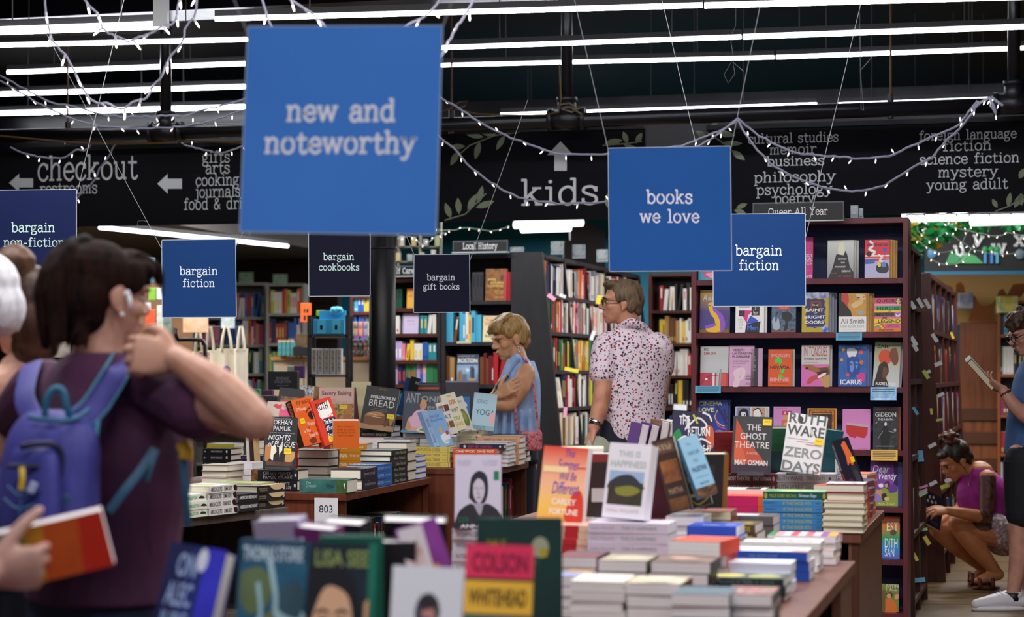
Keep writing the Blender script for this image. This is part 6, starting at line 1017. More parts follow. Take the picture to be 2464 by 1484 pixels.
for a in ((478,846,930,34,15.7,'cfc6ac','canvas tote bag hanging first on the rail'),(505,842,928,36,15.6,'d8cfb6','canvas tote bag hanging second on the rail'),(545,838,935,48,15.3,'d4ccb4','cream tote bag with a purple round print','7a5a8a'),(580,838,938,34,15.2,'dcd4c0','plain cream tote bag hanging last on the rail')): tote(*a)
fr = thing('display_arch', 'black arched metal display frame before the tote bags', 'display', tuple(P(460, 900, 14.2))); k = 14.2/F
m = MB(); m.tube(crom([(-40*k,0,-1.3),(-40*k,0,70*k),(-30*k,0,82*k),(20*k,0,82*k),(30*k,0,72*k),(34*k,0,20*k),(34*k,0,-1.3)], 3), .014, '131316;r=.4', 8); m.obj('arch', fr, True)
for px, py, c, w, h, l in ((388,908,'3ab0b0/e8f0f0/26','22','38','teal striped gift bag'),(408,910,'e04a3a/f0d8d0/26','24','40','red striped gift bag'),(428,908,'c83a4a/e06a6a/26','22','30','crimson gift bag'),(490,880,'b84a5a/f0e0e0/40','24','34','red and white striped pouch')): bx('gift_bag', l+' in the gift area', 'bag', px, py, 14.6, int(w), int(h), .06, c)
for px, py, c, w, h, l in ((357,680,'3a6a88/6a98b0/10',30,60,'blue illustrated poster card beside the hair bun head'),(342,722,'e08a80',16,30,'coral greeting card among the hanging gifts'),(366,722,'7ab038',18,30,'green greeting card among the hanging gifts'),(384,720,'d8e0e4',14,28,'white greeting card among the hanging gifts'),(362,782,'e0482a/f06a40/8',24,38,'orange-red tin hanging in the gift area'),(385,800,'a8b0a8/d8d8d0/20',16,66,'silver hanging ornament strip'),(402,800,'5a6a6a/8a9a8a/20',22,60,'grey green hanging ornament strip'),(352,746,'c8d0d0',20,18,'clear glass tumbler over the orange-red tin'),(310,850,'68a0b8/d8e8e8/20',24,26,'pale blue card behind the raised hand'),(438,760,'c87848/e8b890/20',40,60,'peach hanging print over the tote bags'),(470,800,'d8a878/e8d8c0/8',60,40,'row of pastel prints over the totes'),(548,790,'d8e0e0/a8c0c0/20',32,34,'white printed card over the totes')):
    bx('gift_item', l, 'gift', px, py, 15.5, w, h, .03, c)
pg = thing('pegboard', 'dark brown display wall behind the hanging gifts', 'display wall', tuple(P(400, 900, 16.4)) ); k = 16.4/F; m = MB(); m.box(-95*k, .06, -EYE, 60*k, .1, 245*k, '6a4a30/7a5838/3;r=.6'); m.obj('panel', pg)
for px, py, c, w, h, l in ((118,800,'b8d040/e8a030/58a048/9',50,120,'yellow and green hanging toy rack'),(125,690,'3ac04a',20,22,'small green toy on the rack'),(140,860,'a89a88/d8d0c8/14',50,60,'clear bagged toys on the rack')): bx('toy_display', l+' between the two heads', 'toy display', px, py, 11, w, h, .05, c)
ck = bx('cookbook_card', 'small white and teal card standing on the black shelf at the picture edge', 'card', 10, 933, 7.0, 34, 38, .01, 'd8e0dc', 0, None, {'picture': [(.0,0,1,.18,'3ac0b0'),(.7,.5,1,.95,'3ac0b0'),(.1,.35,.8,.5,'e08a60')]})
sb = thing('side_rack', 'small black metal rack at the picture edge behind the backpack', 'rack', (P(0, 900, 7.2).x, 7.2, 0)); k = 7.1/F
for py in (937, 990): m = MB(); m.box(-.2, -.2, EYE-(py-900)*k-.012, .045, .12, EYE-(py-900)*k, '141418'); m.obj('shelf', sb)
for x in (-.19, .035): m = MB(); m.box(x, -.2, 0, x+.012, -.188, EYE-(900-900)*k, '141418'); m.obj('upright', sb)
face('black paperback with a bright green circle at the picture edge', 6, 1056, 6.6, 46, 66, .02, '15161a', 'E 56 62 34 26 28c840|I 12 8 90 22 e8e8e8 THINK', 4, 0, 0)
for i, c in enumerate(('d8d0c0','c83a30','e8e0d0')): face('%s spined booklet standing on the small black rack' % ('cream','red','white')[i], 2+i*9, 990, 7.0, 7, 40, .1, c, '', 2, 0, 4)
bx('side_table', 'dark table holding the green circle paperback at the picture edge', 'table', -60, 1498-10, 6.7, 190, 430, .5, '2a2422')
# upper shelves over the history bay (kids area, far back)
us = thing('wall_shelf', 'pale high wall shelves with small goods under the kids board', 'shelf', tuple(P(1010, 640, 19))); k = 19/F
for py in (628, 592, 556): m = MB(); m.box(-60*k, 0, (640-py)*k-.012, 50*k, .25, (640-py)*k, '9a9488'); m.obj('shelf', us)
for x in (-52, 0, 50): m = MB(); m.box((x-2)*k, 0, 0, (x+2)*k, .25, .45, '9a9488'); m.obj('upright', us)
rn = random.Random(9)
for i in range(11):
    py = (628, 592, 556)[i % 3]; bx('toy_box', '%s small goods box, %s along the high wall shelves' % (('yellow','white','lime','blue')[i % 4], nth(i)), 'box', 958+i*9.4, py, 18.95, rn.uniform(9, 14), rn.uniform(16, 28), .1, ('c8b030','d8d8d4','98b838','5a88b0')[i % 4]+'/e8e0c8/9', 0, 'goods on the high wall shelves')
bk = thing('wardrobe', 'dark brown boxy cabinet top rising behind the sign holders', 'cabinet', tuple(P(1395, 640, 21))); k = 21/F
m = MB(); m.prism([(-38*k,0,-.6),(62*k,0,-.6),(62*k,0,80*k),(22*k,0,102*k),(-8*k,0,102*k),(-22*k,0,90*k),(-22*k,0,62*k),(-38*k,0,62*k)], (0,.5,0), '22110d;r=.5'); m.obj('body', bk)
nw = thing('notice', 'white framed notice on the wood panelled end of the aisle', 'notice', tuple(P(2382, 835, 20.35)), -TH); k = 20.35/F
m = MB(); m.box(-18*k, -.012, 0, 18*k, 0, 52*k, 'cfccd4'); m.obj('paper', nw); m = MB(); m.box(-16*k, -.014, 2*k, 16*k, -.013, 3.5*k, 'a86a78'); m.box(-16*k, -.014, 48*k, 16*k, -.013, 49.5*k, 'a86a78')
for i, w in enumerate((20, 12, 6, 6, 20)): m.box(-w*.5*k, -.014, (40-8*i)*k, w*.5*k, -.013, (43-8*i)*k, 'b0848c')
m.obj('print', nw)
st = bx('shelf_display', 'green and white boxed toys on top of the aisle end shelf', 'display', 2428, 752, 19.5, 44, 40, .15, '7ab0a0/e8d858/d8e0e8/8'); bx('shelf_display', 'stack of blue and white books by the moose neck', 'display', 2325, 742, 20.3, 34, 38, .1, 'd8dce8/3a6a98/8')
# ---------------------------------------------------------------- people
def loft(mb, secs, heading=0, n=18, m='skin', k=3):
    """closed loft through elliptical sections (x, y, z, rx, ry); rx across, ry along the heading"""
    ps = crom(secs, k); c, s = math.cos(heading), math.sin(heading); vs = []; fs = []
    for x, y, z, rx, ry in ps:
        for i in range(n):
            a = 2*math.pi*i/n; u, v = rx*math.cos(a), ry*math.sin(a); vs.append((x+u*c-v*s, y+u*s+v*c, z))
    N = len(ps)
    for j in range(N-1):
        for i in range(n): fs.append((j*n+i, j*n+(i+1) % n, (j+1)*n+(i+1) % n, (j+1)*n+i))
    fs += [tuple(range(n))[::-1], tuple((N-1)*n+i for i in range(n))]
    return mb.add(vs, fs, m)
def limb(mb, pts, n=12, m='skin', k=4):
    """tapered limb through (point, radius), rounded ends"""
    ps = crom([(*p, r) for p, r in pts], k); mb.tube([q[:3] for q in ps], [max(q[3], .002) for q in ps], m, n)
    for p, r in (pts[0], pts[-1]): mb.ell(p, (r*.98,)*3, m, nu=n, nv=7)
def ellm(mb, c, r, M, m='skin'): mb.ell(c, r, m, M, 16, 10)
def blob(mb, name, parent, voxel, mats, it=3, fac=.5, mod=None):
    """fuses the shapes into one continuous surface; mats: one material, or f(co) with a list"""
    me = D.meshes.new(name); me.from_pydata(mb.v, [], mb.f); o = D.objects.new(name, me); C.objects.link(o)
    r = o.modifiers.new('fuse', 'REMESH'); r.mode = 'VOXEL'; r.voxel_size = voxel; r.use_smooth_shade = True
    s = o.modifiers.new('soft', 'SMOOTH'); s.iterations = it; s.factor = fac
    dg = bpy.context.evaluated_depsgraph_get(); nm = D.meshes.new_from_object(o.evaluated_get(dg), depsgraph=dg); D.objects.remove(o); D.meshes.remove(me)
    nm.name = name; nm.materials.clear()
    if isinstance(mats, str): nm.materials.append(mat(mats))
    else:
        lst, fn = mats
        for q in lst: nm.materials.append(mat(q))
        for p in nm.polygons: p.material_index = fn(p.center)
    nm.polygons.foreach_set('use_smooth', [True]*len(nm.polygons))
    o = D.objects.new(name, nm); C.objects.link(o); o.parent = parent; return o
def hand(mb, M, side=1, curl=(.5,.5,.5,.5), tc=.4, s=1.0, spread=.06):
    """y along the fingers, +z back of the hand, thumb on side*x"""
    def T(v): return M @ (Vector(v)*s)
    ps = [(0,-.01,0,.025,.019),(0,.02,0,.034,.017),(0,.055,0,.041,.015),(0,.085,0,.04,.013)]
    vs = []; fs = []; n = 14
    for x, y, z, rx, rz in crom(ps, 3):
        for i in range(n): a = 2*math.pi*i/n; vs.append(T((rx*math.cos(a), y, rz*math.sin(a))))
    N = len(vs)//n
    for j in range(N-1):
        for i in range(n): fs.append((j*n+i, j*n+(i+1) % n, (j+1)*n+(i+1) % n, (j+1)*n+i))
    fs += [tuple(range(n))[::-1], tuple((N-1)*n+i for i in range(n))]; mb.add(vs, fs, 'skin')
    for i, (bx_, L) in enumerate(((.031,.072),(.0105,.081),(-.0105,.076),(-.031,.06))):
        p = Vector((bx_*side, .083-.006*abs(i-1.2), 0)); a = 0; pts = [(T(p-Vector((0,.02,0))), .0095*s)]; sp = side*(1.4-i)*spread
        for j, f in enumerate((.44,.32,.24)):
            a += curl[i]*(.9, 1.1, .7)[j]; pts.append((T(p), (.0092,.0086,.0078)[j]*s)); p = p+Vector((math.sin(sp)*math.cos(a), math.cos(sp)*math.cos(a), -math.sin(a)))*L*f
        pts.append((T(p), .0066*s)); limb(mb, pts, 8, k=2)
    p = Vector((side*.026,.018,-.004)); d = Vector((side*.72,.6,-.3)); pts = [(T(p), .014*s)]
    for j, L in enumerate((.036,.032,.026)):
        p = p+d.normalized()*L; pts.append((T(p), (.0125,.0108,.008)[j]*s)); d = d+Vector((-side*.55*tc, .2, -.45*tc))
    limb(mb, pts, 9, k=2)
def head(mb, M, jaw=1.0, nose=1.0):
    for c, r in (((0,-.012,.03),(.074,.093,.084)),((0,.028,-.03),(.058*jaw,.06,.078)),((0,.062,-.09),(.026*jaw,.024,.022)),((0,.045,-.072),(.042*jaw,.04,.034)),((0,.072,.024),(.05,.024,.016)),
        ((.036,.052,-.024),(.024,.027,.024)),((-.036,.052,-.024),(.024,.027,.024)),((0,.09,.004),(.009,.014,.024)),((0,.101,-.02),(.011*nose,.017*nose,.016)),((.011,.094,-.028),(.008,.01,.008)),((-.011,.094,-.028),(.008,.01,.008)),
        ((0,.088,-.055),(.022,.01,.0075)),((0,.085,-.068),(.02,.011,.009)),((.073,-.008,-.008),(.01,.02,.031)),((-.073,-.008,-.008),(.01,.02,.031)),((.076,-.002,-.034),(.007,.011,.012)),((-.076,-.002,-.034),(.007,.011,.012))): ellm(mb, c, r, M)
def face_parts(root, M, brow='4a3424', iris='3a2c20', lip='a85a52'):
    for s in (-1, 1):
        m = MB(); m.ell((.031*s,.0755,.003), (.0115,.0085,.0062), 'd8d2cc;r=.3', M); m.ell((.031*s,.0826,.0025), (.0055,.0025,.0052), iris+';r=.2', M); m.obj('eye', root, True)
        m = MB(); m.tube([M @ Vector(q) for q in ((.013*s,.092,.02),(.03*s,.093,.026),(.049*s,.08,.02))], [.0035,.0042,.002], brow, 6); m.obj('eyebrow', root, True)
        m = MB(); m.tube([M @ Vector(q) for q in ((.018*s,.083,.006),(.031*s,.0865,.0095),(.045*s,.078,.005))], [.0022,.0034,.002], '3a2822', 5); m.obj('eyelash', root, True)
    m = MB(); m.ell((0,.0915,-.0565), (.02,.0065,.004), lip, M); m.ell((0,.0895,-.0655), (.017,.0065,.005), lip, M); m.obj('lips', root, True)
class Fig:
    def __init__(s, label, px, Y, face_dir, group=None):
        a = math.atan2(-face_dir[0], face_dir[1]); s.root = thing('person', label, 'person', ((px-CX)*Y/F, Y, 0), a); s.M = s.root.matrix_basis.copy(); s.I = s.M.inverted(); s.a = a; s.b = MB()
    def J(s, px, py, Y): return s.I @ P(px, py, Y)
    def HM(s, px, py, Y, fd, pitch=0, roll=0, k=1.0):
        """head frame from pixel centre; fd world facing"""
        a = math.atan2(-fd[0], fd[1])-s.a; return Matrix.Translation(s.J(px, py, Y)) @ Matrix.Rotation(a, 4, 'Z') @ RX(pitch) @ RY(roll) @ Matrix.Scale(k, 4)
    def axes(s, y, z, at):
        """frame at local point: y along world vector y, z near world vector z"""
        R = s.I.to_3x3(); y = (R @ Vector(y)).normalized(); z = R @ Vector(z); x = y.cross(z).normalized(); z = x.cross(y)
        return Matrix(((x.x,y.x,z.x,at.x),(x.y,y.y,z.y,at.y),(x.z,y.z,z.z,at.z),(0,0,0,1)))
    def secs(s, lst): return [(*s.J(px, py, Y), rx, ry) for px, py, Y, rx, ry in lst]
HAIRB = '1a0e0b/261511/100807/14;r=.75;s=.1;v=3,3,.6'
# 1. backpack wearer -----------------------------------------------------------
w = Fig('person with dark ponytail and maroon tee, wearing a backpack, hand raised to chin', 236, 4.42, (.75, .66)); J = w.J; b = w.b; MH = w.HM(256, 712, 4.42, (.77, .64), -6, 0, .96)
head(b, MH, .95, 1.0); limb(b, [(J(252, 740, 4.42), .058), (J(240, 830, 4.42), .056), (J(234, 900, 4.42), .075)])
loft(b, w.secs([(236,880,4.42,.1,.06),(236,960,4.42,.16,.09),(236,1150,4.42,.15,.11),(236,1440,4.42,.15,.1)]), 0)
ra = [J(398,925,4.26), J(520,975,4.12), J(612,1012,4.04), J(530,938,4.05), J(428,865,4.12)]
limb(b, [(ra[0], .062), (ra[1], .052), (ra[2], .042)]); limb(b, [(ra[2], .042), (ra[3], .043), (ra[4], .027)])
hand(b, w.axes((-1,.05,.12), (.12,-1,.2), J(424,864,4.13)), 1, (.75,.8,.85,.9), .7, 1.05)
la = [J(92,945,4.56), J(45,1000,4.64), J(8,1082,4.68), J(90,1090,4.85), J(170,1020,4.95)]
limb(b, [(la[0], .06), (la[1], .05), (la[2], .042)]); limb(b, [(la[2], .042), (la[3], .04), (la[4], .028)]); hand(b, w.axes(P(200,1000,5)-P(170,1020,4.95), (0,0,1), la[4]), -1)
for x, Y in ((170, 4.5), (300, 4.34)): limb(b, [(J(x,1450,Y), .07), (w.I @ Vector(((x-CX)*Y/F, Y, .48)), .06), (w.I @ Vector(((x-CX)*Y/F, Y, .07)), .04)])
SK1 = 'bd8a74/c49480/b07c68/9;r=.5'
blob(b, 'body', w.root, .0045, SK1, 3); face_parts(w.root, MH, '3a2820')
h = MB()
for c, r in (((0,-.03,.045),(.084,.094,.082)),((0,-.06,.0),(.08,.066,.08)),((0,-.05,-.05),(.062,.05,.05)),((0,.052,.082),(.058,.05,.034)),((.045,.058,.066),(.03,.04,.026)),((-.045,.058,.066),(.03,.04,.026)),((.064,.03,.045),(.02,.034,.04)),((-.064,.03,.045),(.02,.034,.04))): ellm(h, c, r, MH, 'h')
rn = random.Random(3)
for i in range(20):
    a = rn.uniform(-.8, .8); x = .05*math.sin(a); limb(h, [(MH @ Vector((x, -.07, -.05)), .012), (MH @ Vector((x*1.3, -.075+rn.uniform(-.02,.02), -.1-rn.uniform(0,.03))), .004)], 6, k=2)
for i in range(9): x = rn.uniform(-.06,.07); limb(h, [(MH @ Vector((x*.8,.05,.1)), .011), (MH @ Vector((x,.1,.078)), .009), (MH @ Vector((x*1.1,.115,.04-rn.uniform(0,.03))), .003)], 6, k=2)
blob(h, 'hair', w.root, .005, HAIRB, 2)
h = MB(); pb = MH @ Vector((-.015,-.075,.09))
for i in range(16):
    a = rn.uniform(0, 6.28); d = Vector((math.cos(a)*.45-.1, -.6+.3*math.sin(a), -.1+.35*math.sin(a))); limb(h, [(pb, .03), (pb+d*.045, .026), (pb+d*.075+Vector((0,-.01,-.06)), .02), (pb+d*.07+Vector((0,-.01,-.15-rn.uniform(0,.05))), .007)], 7, k=2)
blob(h, 'ponytail', w.root, .005, HAIRB, 2)
h = MB(); ellm(h, (-.015,-.08,.1), (.03,.028,.028), MH, 'h'); ellm(h, (-.0,-.068,.118), (.02,.02,.018), MH, 'h'); blob(h, 'hair_tie', w.root, .005, '0c0c10;r=.8')
m = MB(); m.tube([MH @ Vector(q) for q in ((.083,.012,.0),(.087,.015,-.012),(.086,.016,-.03))], [.006,.0055,.0035], 'f0f0f4;r=.2', 8); m.ell((.083,.008,.004), (.007,.008,.009), 'f0f0f4;r=.2', MH); m.obj('earphone', w.root, True)
m = MB(); m.ell((.085,-.001,-.045), (.005,.006,.006), 'e8ecf4;r=.1', MH); m.obj('earring', w.root, True)
t = MB(); loft(t, w.secs([(237,848,4.42,.072,.066),(236,868,4.42,.12,.075),(236,905,4.42,.185,.1),(248,980,4.42,.21,.145),(258,1080,4.42,.222,.172),(258,1180,4.42,.215,.168),(250,1270,4.42,.205,.16),(246,1360,4.42,.2,.155),(242,1442,4.42,.205,.155)]), 0, 24)
limb(t, [(J(375,918,4.29), .082), (ra[0], .08), (J(440,955,4.2), .074), (J(482,985,4.15), .07)]); limb(t, [(J(115,935,4.55), .07), (la[0], .07), (la[1], .064)])
blob(t, 'tee_shirt', w.root, .006, '43203f/4d2547/391a36/4;r=.8;b=.25', 4)
t = MB(); loft(t, w.secs([(240,1425,4.42,.188,.142),(240,1470,4.42,.192,.145),(238,1560,4.42,.19,.15)]), 0)
for x, Y in ((175, 4.49), (300, 4.35)): X = (x-CX)*Y/F; limb(t, [(w.I @ Vector((X, Y, .84)), .1), (w.I @ Vector((X, Y, .48)), .085), (w.I @ Vector((X, Y, .1)), .07)])
blob(t, 'trousers', w.root, .008, '16203a;r=.8')
for x, Y in ((175, 4.49), (300, 4.35)): m = MB(); X = (x-CX)*Y/F; m.ell((0,0,0), (.045,.12,.045), '3a3a40', Matrix.Translation(w.I @ Vector((X+.04, Y+.03, .045)))); m.obj('shoe', w.root, True)
# backpack
bp = thing('backpack', 'blue backpack with teal piping worn over the maroon tee', 'backpack', tuple(w.root.location), w.a)
p = MB(); loft(p, w.secs([(120,985,4.2,.06,.02),(128,1005,4.2,.115,.05),(126,1060,4.19,.15,.075),(118,1150,4.18,.155,.085),(112,1260,4.17,.158,.09),(110,1340,4.18,.15,.08),(110,1375,4.2,.12,.05)]), 0, 20); blob(p, 'main_body', bp, .006, '3c3c92/43449c/34357f/5;r=.6', 4)
p = MB(); loft(p, w.secs([(86,1072,4.1,.05,.02),(84,1095,4.095,.085,.03),(80,1180,4.085,.1,.04),(78,1290,4.08,.105,.042),(78,1330,4.1,.09,.03)]), 0, 18); blob(p, 'front_pocket', bp, .006, '36378a/3e3f96/5;r=.6', 3)
def web(pts, r, col, name, flat=.35):
    m = MB(); ps = crom([tuple(w.J(*q)) for q in pts], 5); m.tube(ps, r, col, 8); o = m.obj(name, bp, True); return o
def strap(pts, wd, th, col, name):
    """flat strap: pts (px,py,Y); width across the screen direction of the tangent"""
    ps = [Vector(q) for q in crom([tuple(P(*q)) for q in pts], 5)]; vs = []; fs = []
    for i, q in enumerate(ps):
        t = (ps[min(i+1, len(ps)-1)]-ps[max(i-1, 0)]).normalized(); n = t.cross(Vector((0,-1,0))).normalized()*wd/2; y = Vector((0, th/2, 0))
        vs += [w.I @ v for v in (q-n-y, q+n-y, q+n+y, q-n+y)]
    for i in range(len(ps)-1):
        for a in range(4): fs.append((4*i+a, 4*i+(a+1) % 4, 4*i+4+(a+1) % 4, 4*i+4+a))
    fs += [(3,2,1,0), tuple(4*(len(ps)-1)+a for a in range(4))]; m = MB(); m.add(vs, fs, col); return bevel(m.obj(name, bp, True), th*.3)
strap([(300,858,4.36),(285,885,4.24),(258,930,4.2),(220,985,4.17),(178,1015,4.14)], .056, .014, '3c3a90;r=.6', 'shoulder_strap'); strap([(78,872,4.52),(66,910,4.42),(60,960,4.3),(78,1005,4.2)], .05, .014, '3c3a90;r=.6', 'shoulder_strap')
for dx in (-27, 27): web([(300+dx,862+dx*.5,4.345),(285+dx,888+dx*.45,4.222),(258+dx,933+dx*.5,4.182),(220+dx*.9,987+dx*.6,4.152),(178+dx*.5,1018+dx*.8,4.13)], .0035, '2a6a88;r=.6', 'strap_piping')
web([(108,1000,4.12),(112,960,4.11),(130,936,4.11),(150,940,4.11),(160,975,4.11),(168,1002,4.12)], .0075, '2a6a8c;r=.6', 'carry_handle')
web([(70,1003,4.13),(100,1008,4.1),(140,1012,4.09),(180,1008,4.1),(215,985,4.13)], .005, '2a6a8c;r=.6', 'top_piping')
web([(236,1012,4.15),(232,1040,4.13),(226,1080,4.12),(222,1160,4.11),(228,1220,4.11),(232,1300,4.12)], .006, '2a6a8c;r=.6', 'side_piping')
web([(50,1075,4.055),(90,1068,4.045),(130,1070,4.05),(148,1095,4.06),(150,1150,4.06),(142,1210,4.06),(136,1260,4.06)], .007, '26264a;r=.6', 'pocket_zip')
web([(20,1122,4.04),(55,1122,4.03),(100,1125,4.03),(140,1150,4.05)], .005, '20203c;r=.6', 'pocket_zip')
web([(20,1170,4.03),(50,1195,4.015),(90,1180,4.015),(130,1190,4.04)], .0028, '2a5a8a', 'bungee_cord'); web([(10,1200,4.03),(45,1225,4.015),(90,1215,4.015),(130,1240,4.04)], .0028, '2a5a8a', 'bungee_cord'); web([(50,1190,4.015),(48,1225,4.01),(48,1265,4.01)], .0028, '2a5a8a', 'bungee_cord')
strap([(52,1124,4.01),(54,1150,4.0),(50,1180,4.0)], .012, .006, 'c8a818', 'zip_pull'); strap([(84,1160,4.0),(72,1185,4.0)], .016, .004, 'a8b0d8', 'luggage_tag'); strap([(114,1192,4.02),(134,1194,4.02)], .008, .006, 'c8d0e8', 'cord_lock')
strap([(146,1200,4.045),(185,1218,4.06),(228,1222,4.09)], .03, .012, '2f5474/3a6284/12', 'mesh_pocket')
strap([(374,1078,4.15),(340,1130,4.12),(300,1180,4.1),(262,1232,4.1)], .019, .004, '2a5472;r=.6', 'waist_strap'); strap([(376,1080,4.145),(362,1120,4.13),(350,1158,4.13)], .016, .004, '2f5a78;r=.6', 'strap_end')
strap([(436,1062,4.2),(448,1085,4.19),(446,1105,4.19)], .028, .012, 'd8a818;r=.4', 'buckle'); strap([(440,1104,4.2),(446,1180,4.2),(452,1265,4.22)], .016, .004, '2f5f80;r=.6', 'side_strap')
# 2. reader whose hand and book enter at the edge ------------------------------
r_ = Fig('person mostly out of view whose hand holds an open orange and green book', -260, 3.3, (1, .2)); J = r_.J; b = r_.b
loft(b, r_.secs([(-260,780,3.3,.06,.055),(-260,860,3.3,.18,.09),(-262,1100,3.3,.17,.12),(-262,1500,3.3,.18,.13)]), 0); head(b, r_.HM(-255, 660, 3.3, (1, .2), -20)); limb(b, [(J(-258,690,3.3), .055), (J(-260,800,3.3), .06)])
ar = [J(-330,900,3.1), J(-310,1250,3.05), J(-215,1420,3.2), J(-30,1372,3.37)]; limb(b, [(ar[0], .055), (ar[1], .05), (ar[2], .043)]); limb(b, [(ar[2], .043), (J(-110,1400,3.29), .04), (ar[3], .029)])
hand(b, r_.axes(P(140,1362,3.42)-P(-30,1372,3.37), (-.1,-.9,-.35), ar[3]), -1, (.75,.8,.85,.9), -.1, 1.06, .05)
for x in (-300, -220): limb(b, [(J(x,1500,3.3), .09), (r_.I @ Vector(((x-CX)*3.3/F, 3.3, .45)), .06), (r_.I @ Vector(((x-CX)*3.3/F, 3.3, .06)), .04)])
blob(b, 'body', r_.root, .0045, 'cfa196/d8aca2/c69488/7;r=.45', 3)
t = MB(); loft(t, r_.secs([(-260,800,3.3,.09,.08),(-260,860,3.3,.19,.1),(-262,1100,3.3,.185,.135),(-262,1480,3.3,.19,.14)]), 0); limb(t, [(J(-320,890,3.12), .07), (ar[1], .062)]); blob(t, 'sweater', r_.root, .009, '2a2a34;r=.8')
t = MB(); loft(t, r_.secs([(-262,1470,3.3,.19,.14),(-262,1600,3.3,.19,.15)]), 0)
for x in (-300, -220): limb(t, [(r_.I @ Vector(((x-CX)*3.3/F, 3.3, .85)), .1), (r_.I @ Vector(((x-CX)*3.3/F, 3.3, .1)), .07)])
blob(t, 'trousers', r_.root, .01, '1c2cb0;r=.8')
m = MB(); m.ell((0,-.02,.04), (.085,.1,.09), '8a7a6a', r_.HM(-255, 650, 3.3, (1, .2), -20)); m.obj('hair', r_.root, True)
def held(label, c, ux, uz, w_, h_, t_, cov, art, pg='w', back='', spine='', hard=False):
    """book held in the air: c centre of the front face, ux across, uz up"""
    x = Vector(ux).normalized(); z = Vector(uz); y = z.cross(x).normalized(); z = x.cross(y).normalized()
    M = Matrix(((x.x,y.x,z.x,c.x),(x.y,y.y,z.y,c.y),(x.z,y.z,z.z,c.z),(0,0,0,1))) @ Matrix.Translation((0, 0, -h_/2)); return book(label, w_, h_, t_, cov, M, art, spine, hard, pg, None, None, back)
kk = 3.38/F
held('orange, red and green book with white page edges held open in a hand', P(118,1348,3.4), (278,0,-(-72)*1.0*1), (.25,-.35,1), .21, .105, .03, 'c84a18', 'R 0 0 100 100 c8501c|G c82a18 78,0 100,0 100,100 74,100|G 2a6a4a 0,0 24,0 16,100 0,100|G a8a028 24,0 40,0 30,100 16,100|G c88a20 40,0 56,0 46,100 30,100|S 3a3030 50,50 70,40 74,60 56,70') if 0 else None
M = Matrix.Translation(P(136,1392,3.42)) @ RY(-13) @ RZ_(6) @ RX(12)
book('orange, red and green book with white page edges held in a hand', 285*kk, .1, .03, 'c84a18', M, 'R 0 0 100 100 c04c1a/d05a20/9|G c82a18 80,0 100,0 100,100 74,100|G 1f5a48 0,0 20,0 12,100 0,100|G 8a9a30 20,0 34,0 26,100 12,100|G c88a20 34,0 50,0 42,100 26,100', hard=False, pg='w', name='held_book')
# 3. white-haired person -------------------------------------------------------
g = Fig('person with short white hair and a small earring at the picture edge', -200, 4.8, (-1, .15)); J = g.J; b = g.b; MH = g.HM(-72, 742, 4.8, (-1, -.1), -14, 0, 1.02)
head(b, MH); limb(b, [(J(-60,780,4.8), .058), (J(-95,850,4.8), .06), (J(-130,900,4.8), .08)]); loft(b, g.secs([(-160,880,4.8,.1,.07),(-190,950,4.8,.17,.09),(-200,1150,4.8,.15,.1),(-200,1350,4.8,.16,.11)]), 0)
limb(b, [(J(-170,950,4.62), .05), (J(-190,1130,4.6), .045), (J(-290,1200,4.6), .03)]); hand(b, g.axes((-1,0,0), (0,0,1), J(-290,1200,4.6)), -1)
for x in (-240, -170): limb(b, [(J(x,1350,4.8), .08), (g.I @ Vector(((x-CX)*4.8/F, 4.8, .06)), .04)])
blob(b, 'body', g.root, .006, 'c98f86/d29a90/8;r=.5', 3); face_parts(g.root, MH, 'c8c8cc')
h = MB()
for c, r in (((0,-.03,.045),(.088,.1,.088)),((0,-.06,-.01),(.084,.07,.075)),((0,.03,.09),(.07,.06,.04)),((.07,-.03,.02),(.022,.05,.05)),((-.07,-.03,.02),(.022,.05,.05))): ellm(h, c, r, MH, 'h')
for i in range(24): a = rn.uniform(-1.2, 1.2); limb(h, [(MH @ Vector((.07*math.sin(a), -.09*math.cos(a), .02)), .014), (MH @ Vector((.085*math.sin(a), -.1*math.cos(a), -.05-rn.uniform(0,.03))), .005)], 6, k=2)
blob(h, 'hair', g.root, .006, 'd8d8e0/ececf2/c4c4d0/14;r=.6;v=3,3,.8', 2)
m = MB(); m.ell((-.082,-.004,-.05), (.006,.006,.008), 'e8ecf4;r=.1', MH); m.obj('earring', g.root, True)
t = MB(); loft(t, g.secs([(-165,890,4.8,.1,.08),(-190,950,4.8,.185,.105),(-200,1150,4.8,.17,.115),(-200,1360,4.8,.18,.12)]), 0); limb(t, [(J(-170,945,4.64), .062), (J(-188,1090,4.6), .056)]); blob(t, 'cardigan', g.root, .009, '2a3050;r=.8')
t = MB(); loft(t, g.secs([(-200,1340,4.8,.17,.12),(-200,1440,4.8,.17,.13)]), 0)
for x in (-240, -170): limb(t, [(g.I @ Vector(((x-CX)*4.8/F, 4.8, .85)), .09), (g.I @ Vector(((x-CX)*4.8/F, 4.8, .1)), .06)])
blob(t, 'trousers', g.root, .01, '1a2ab0;r=.8')
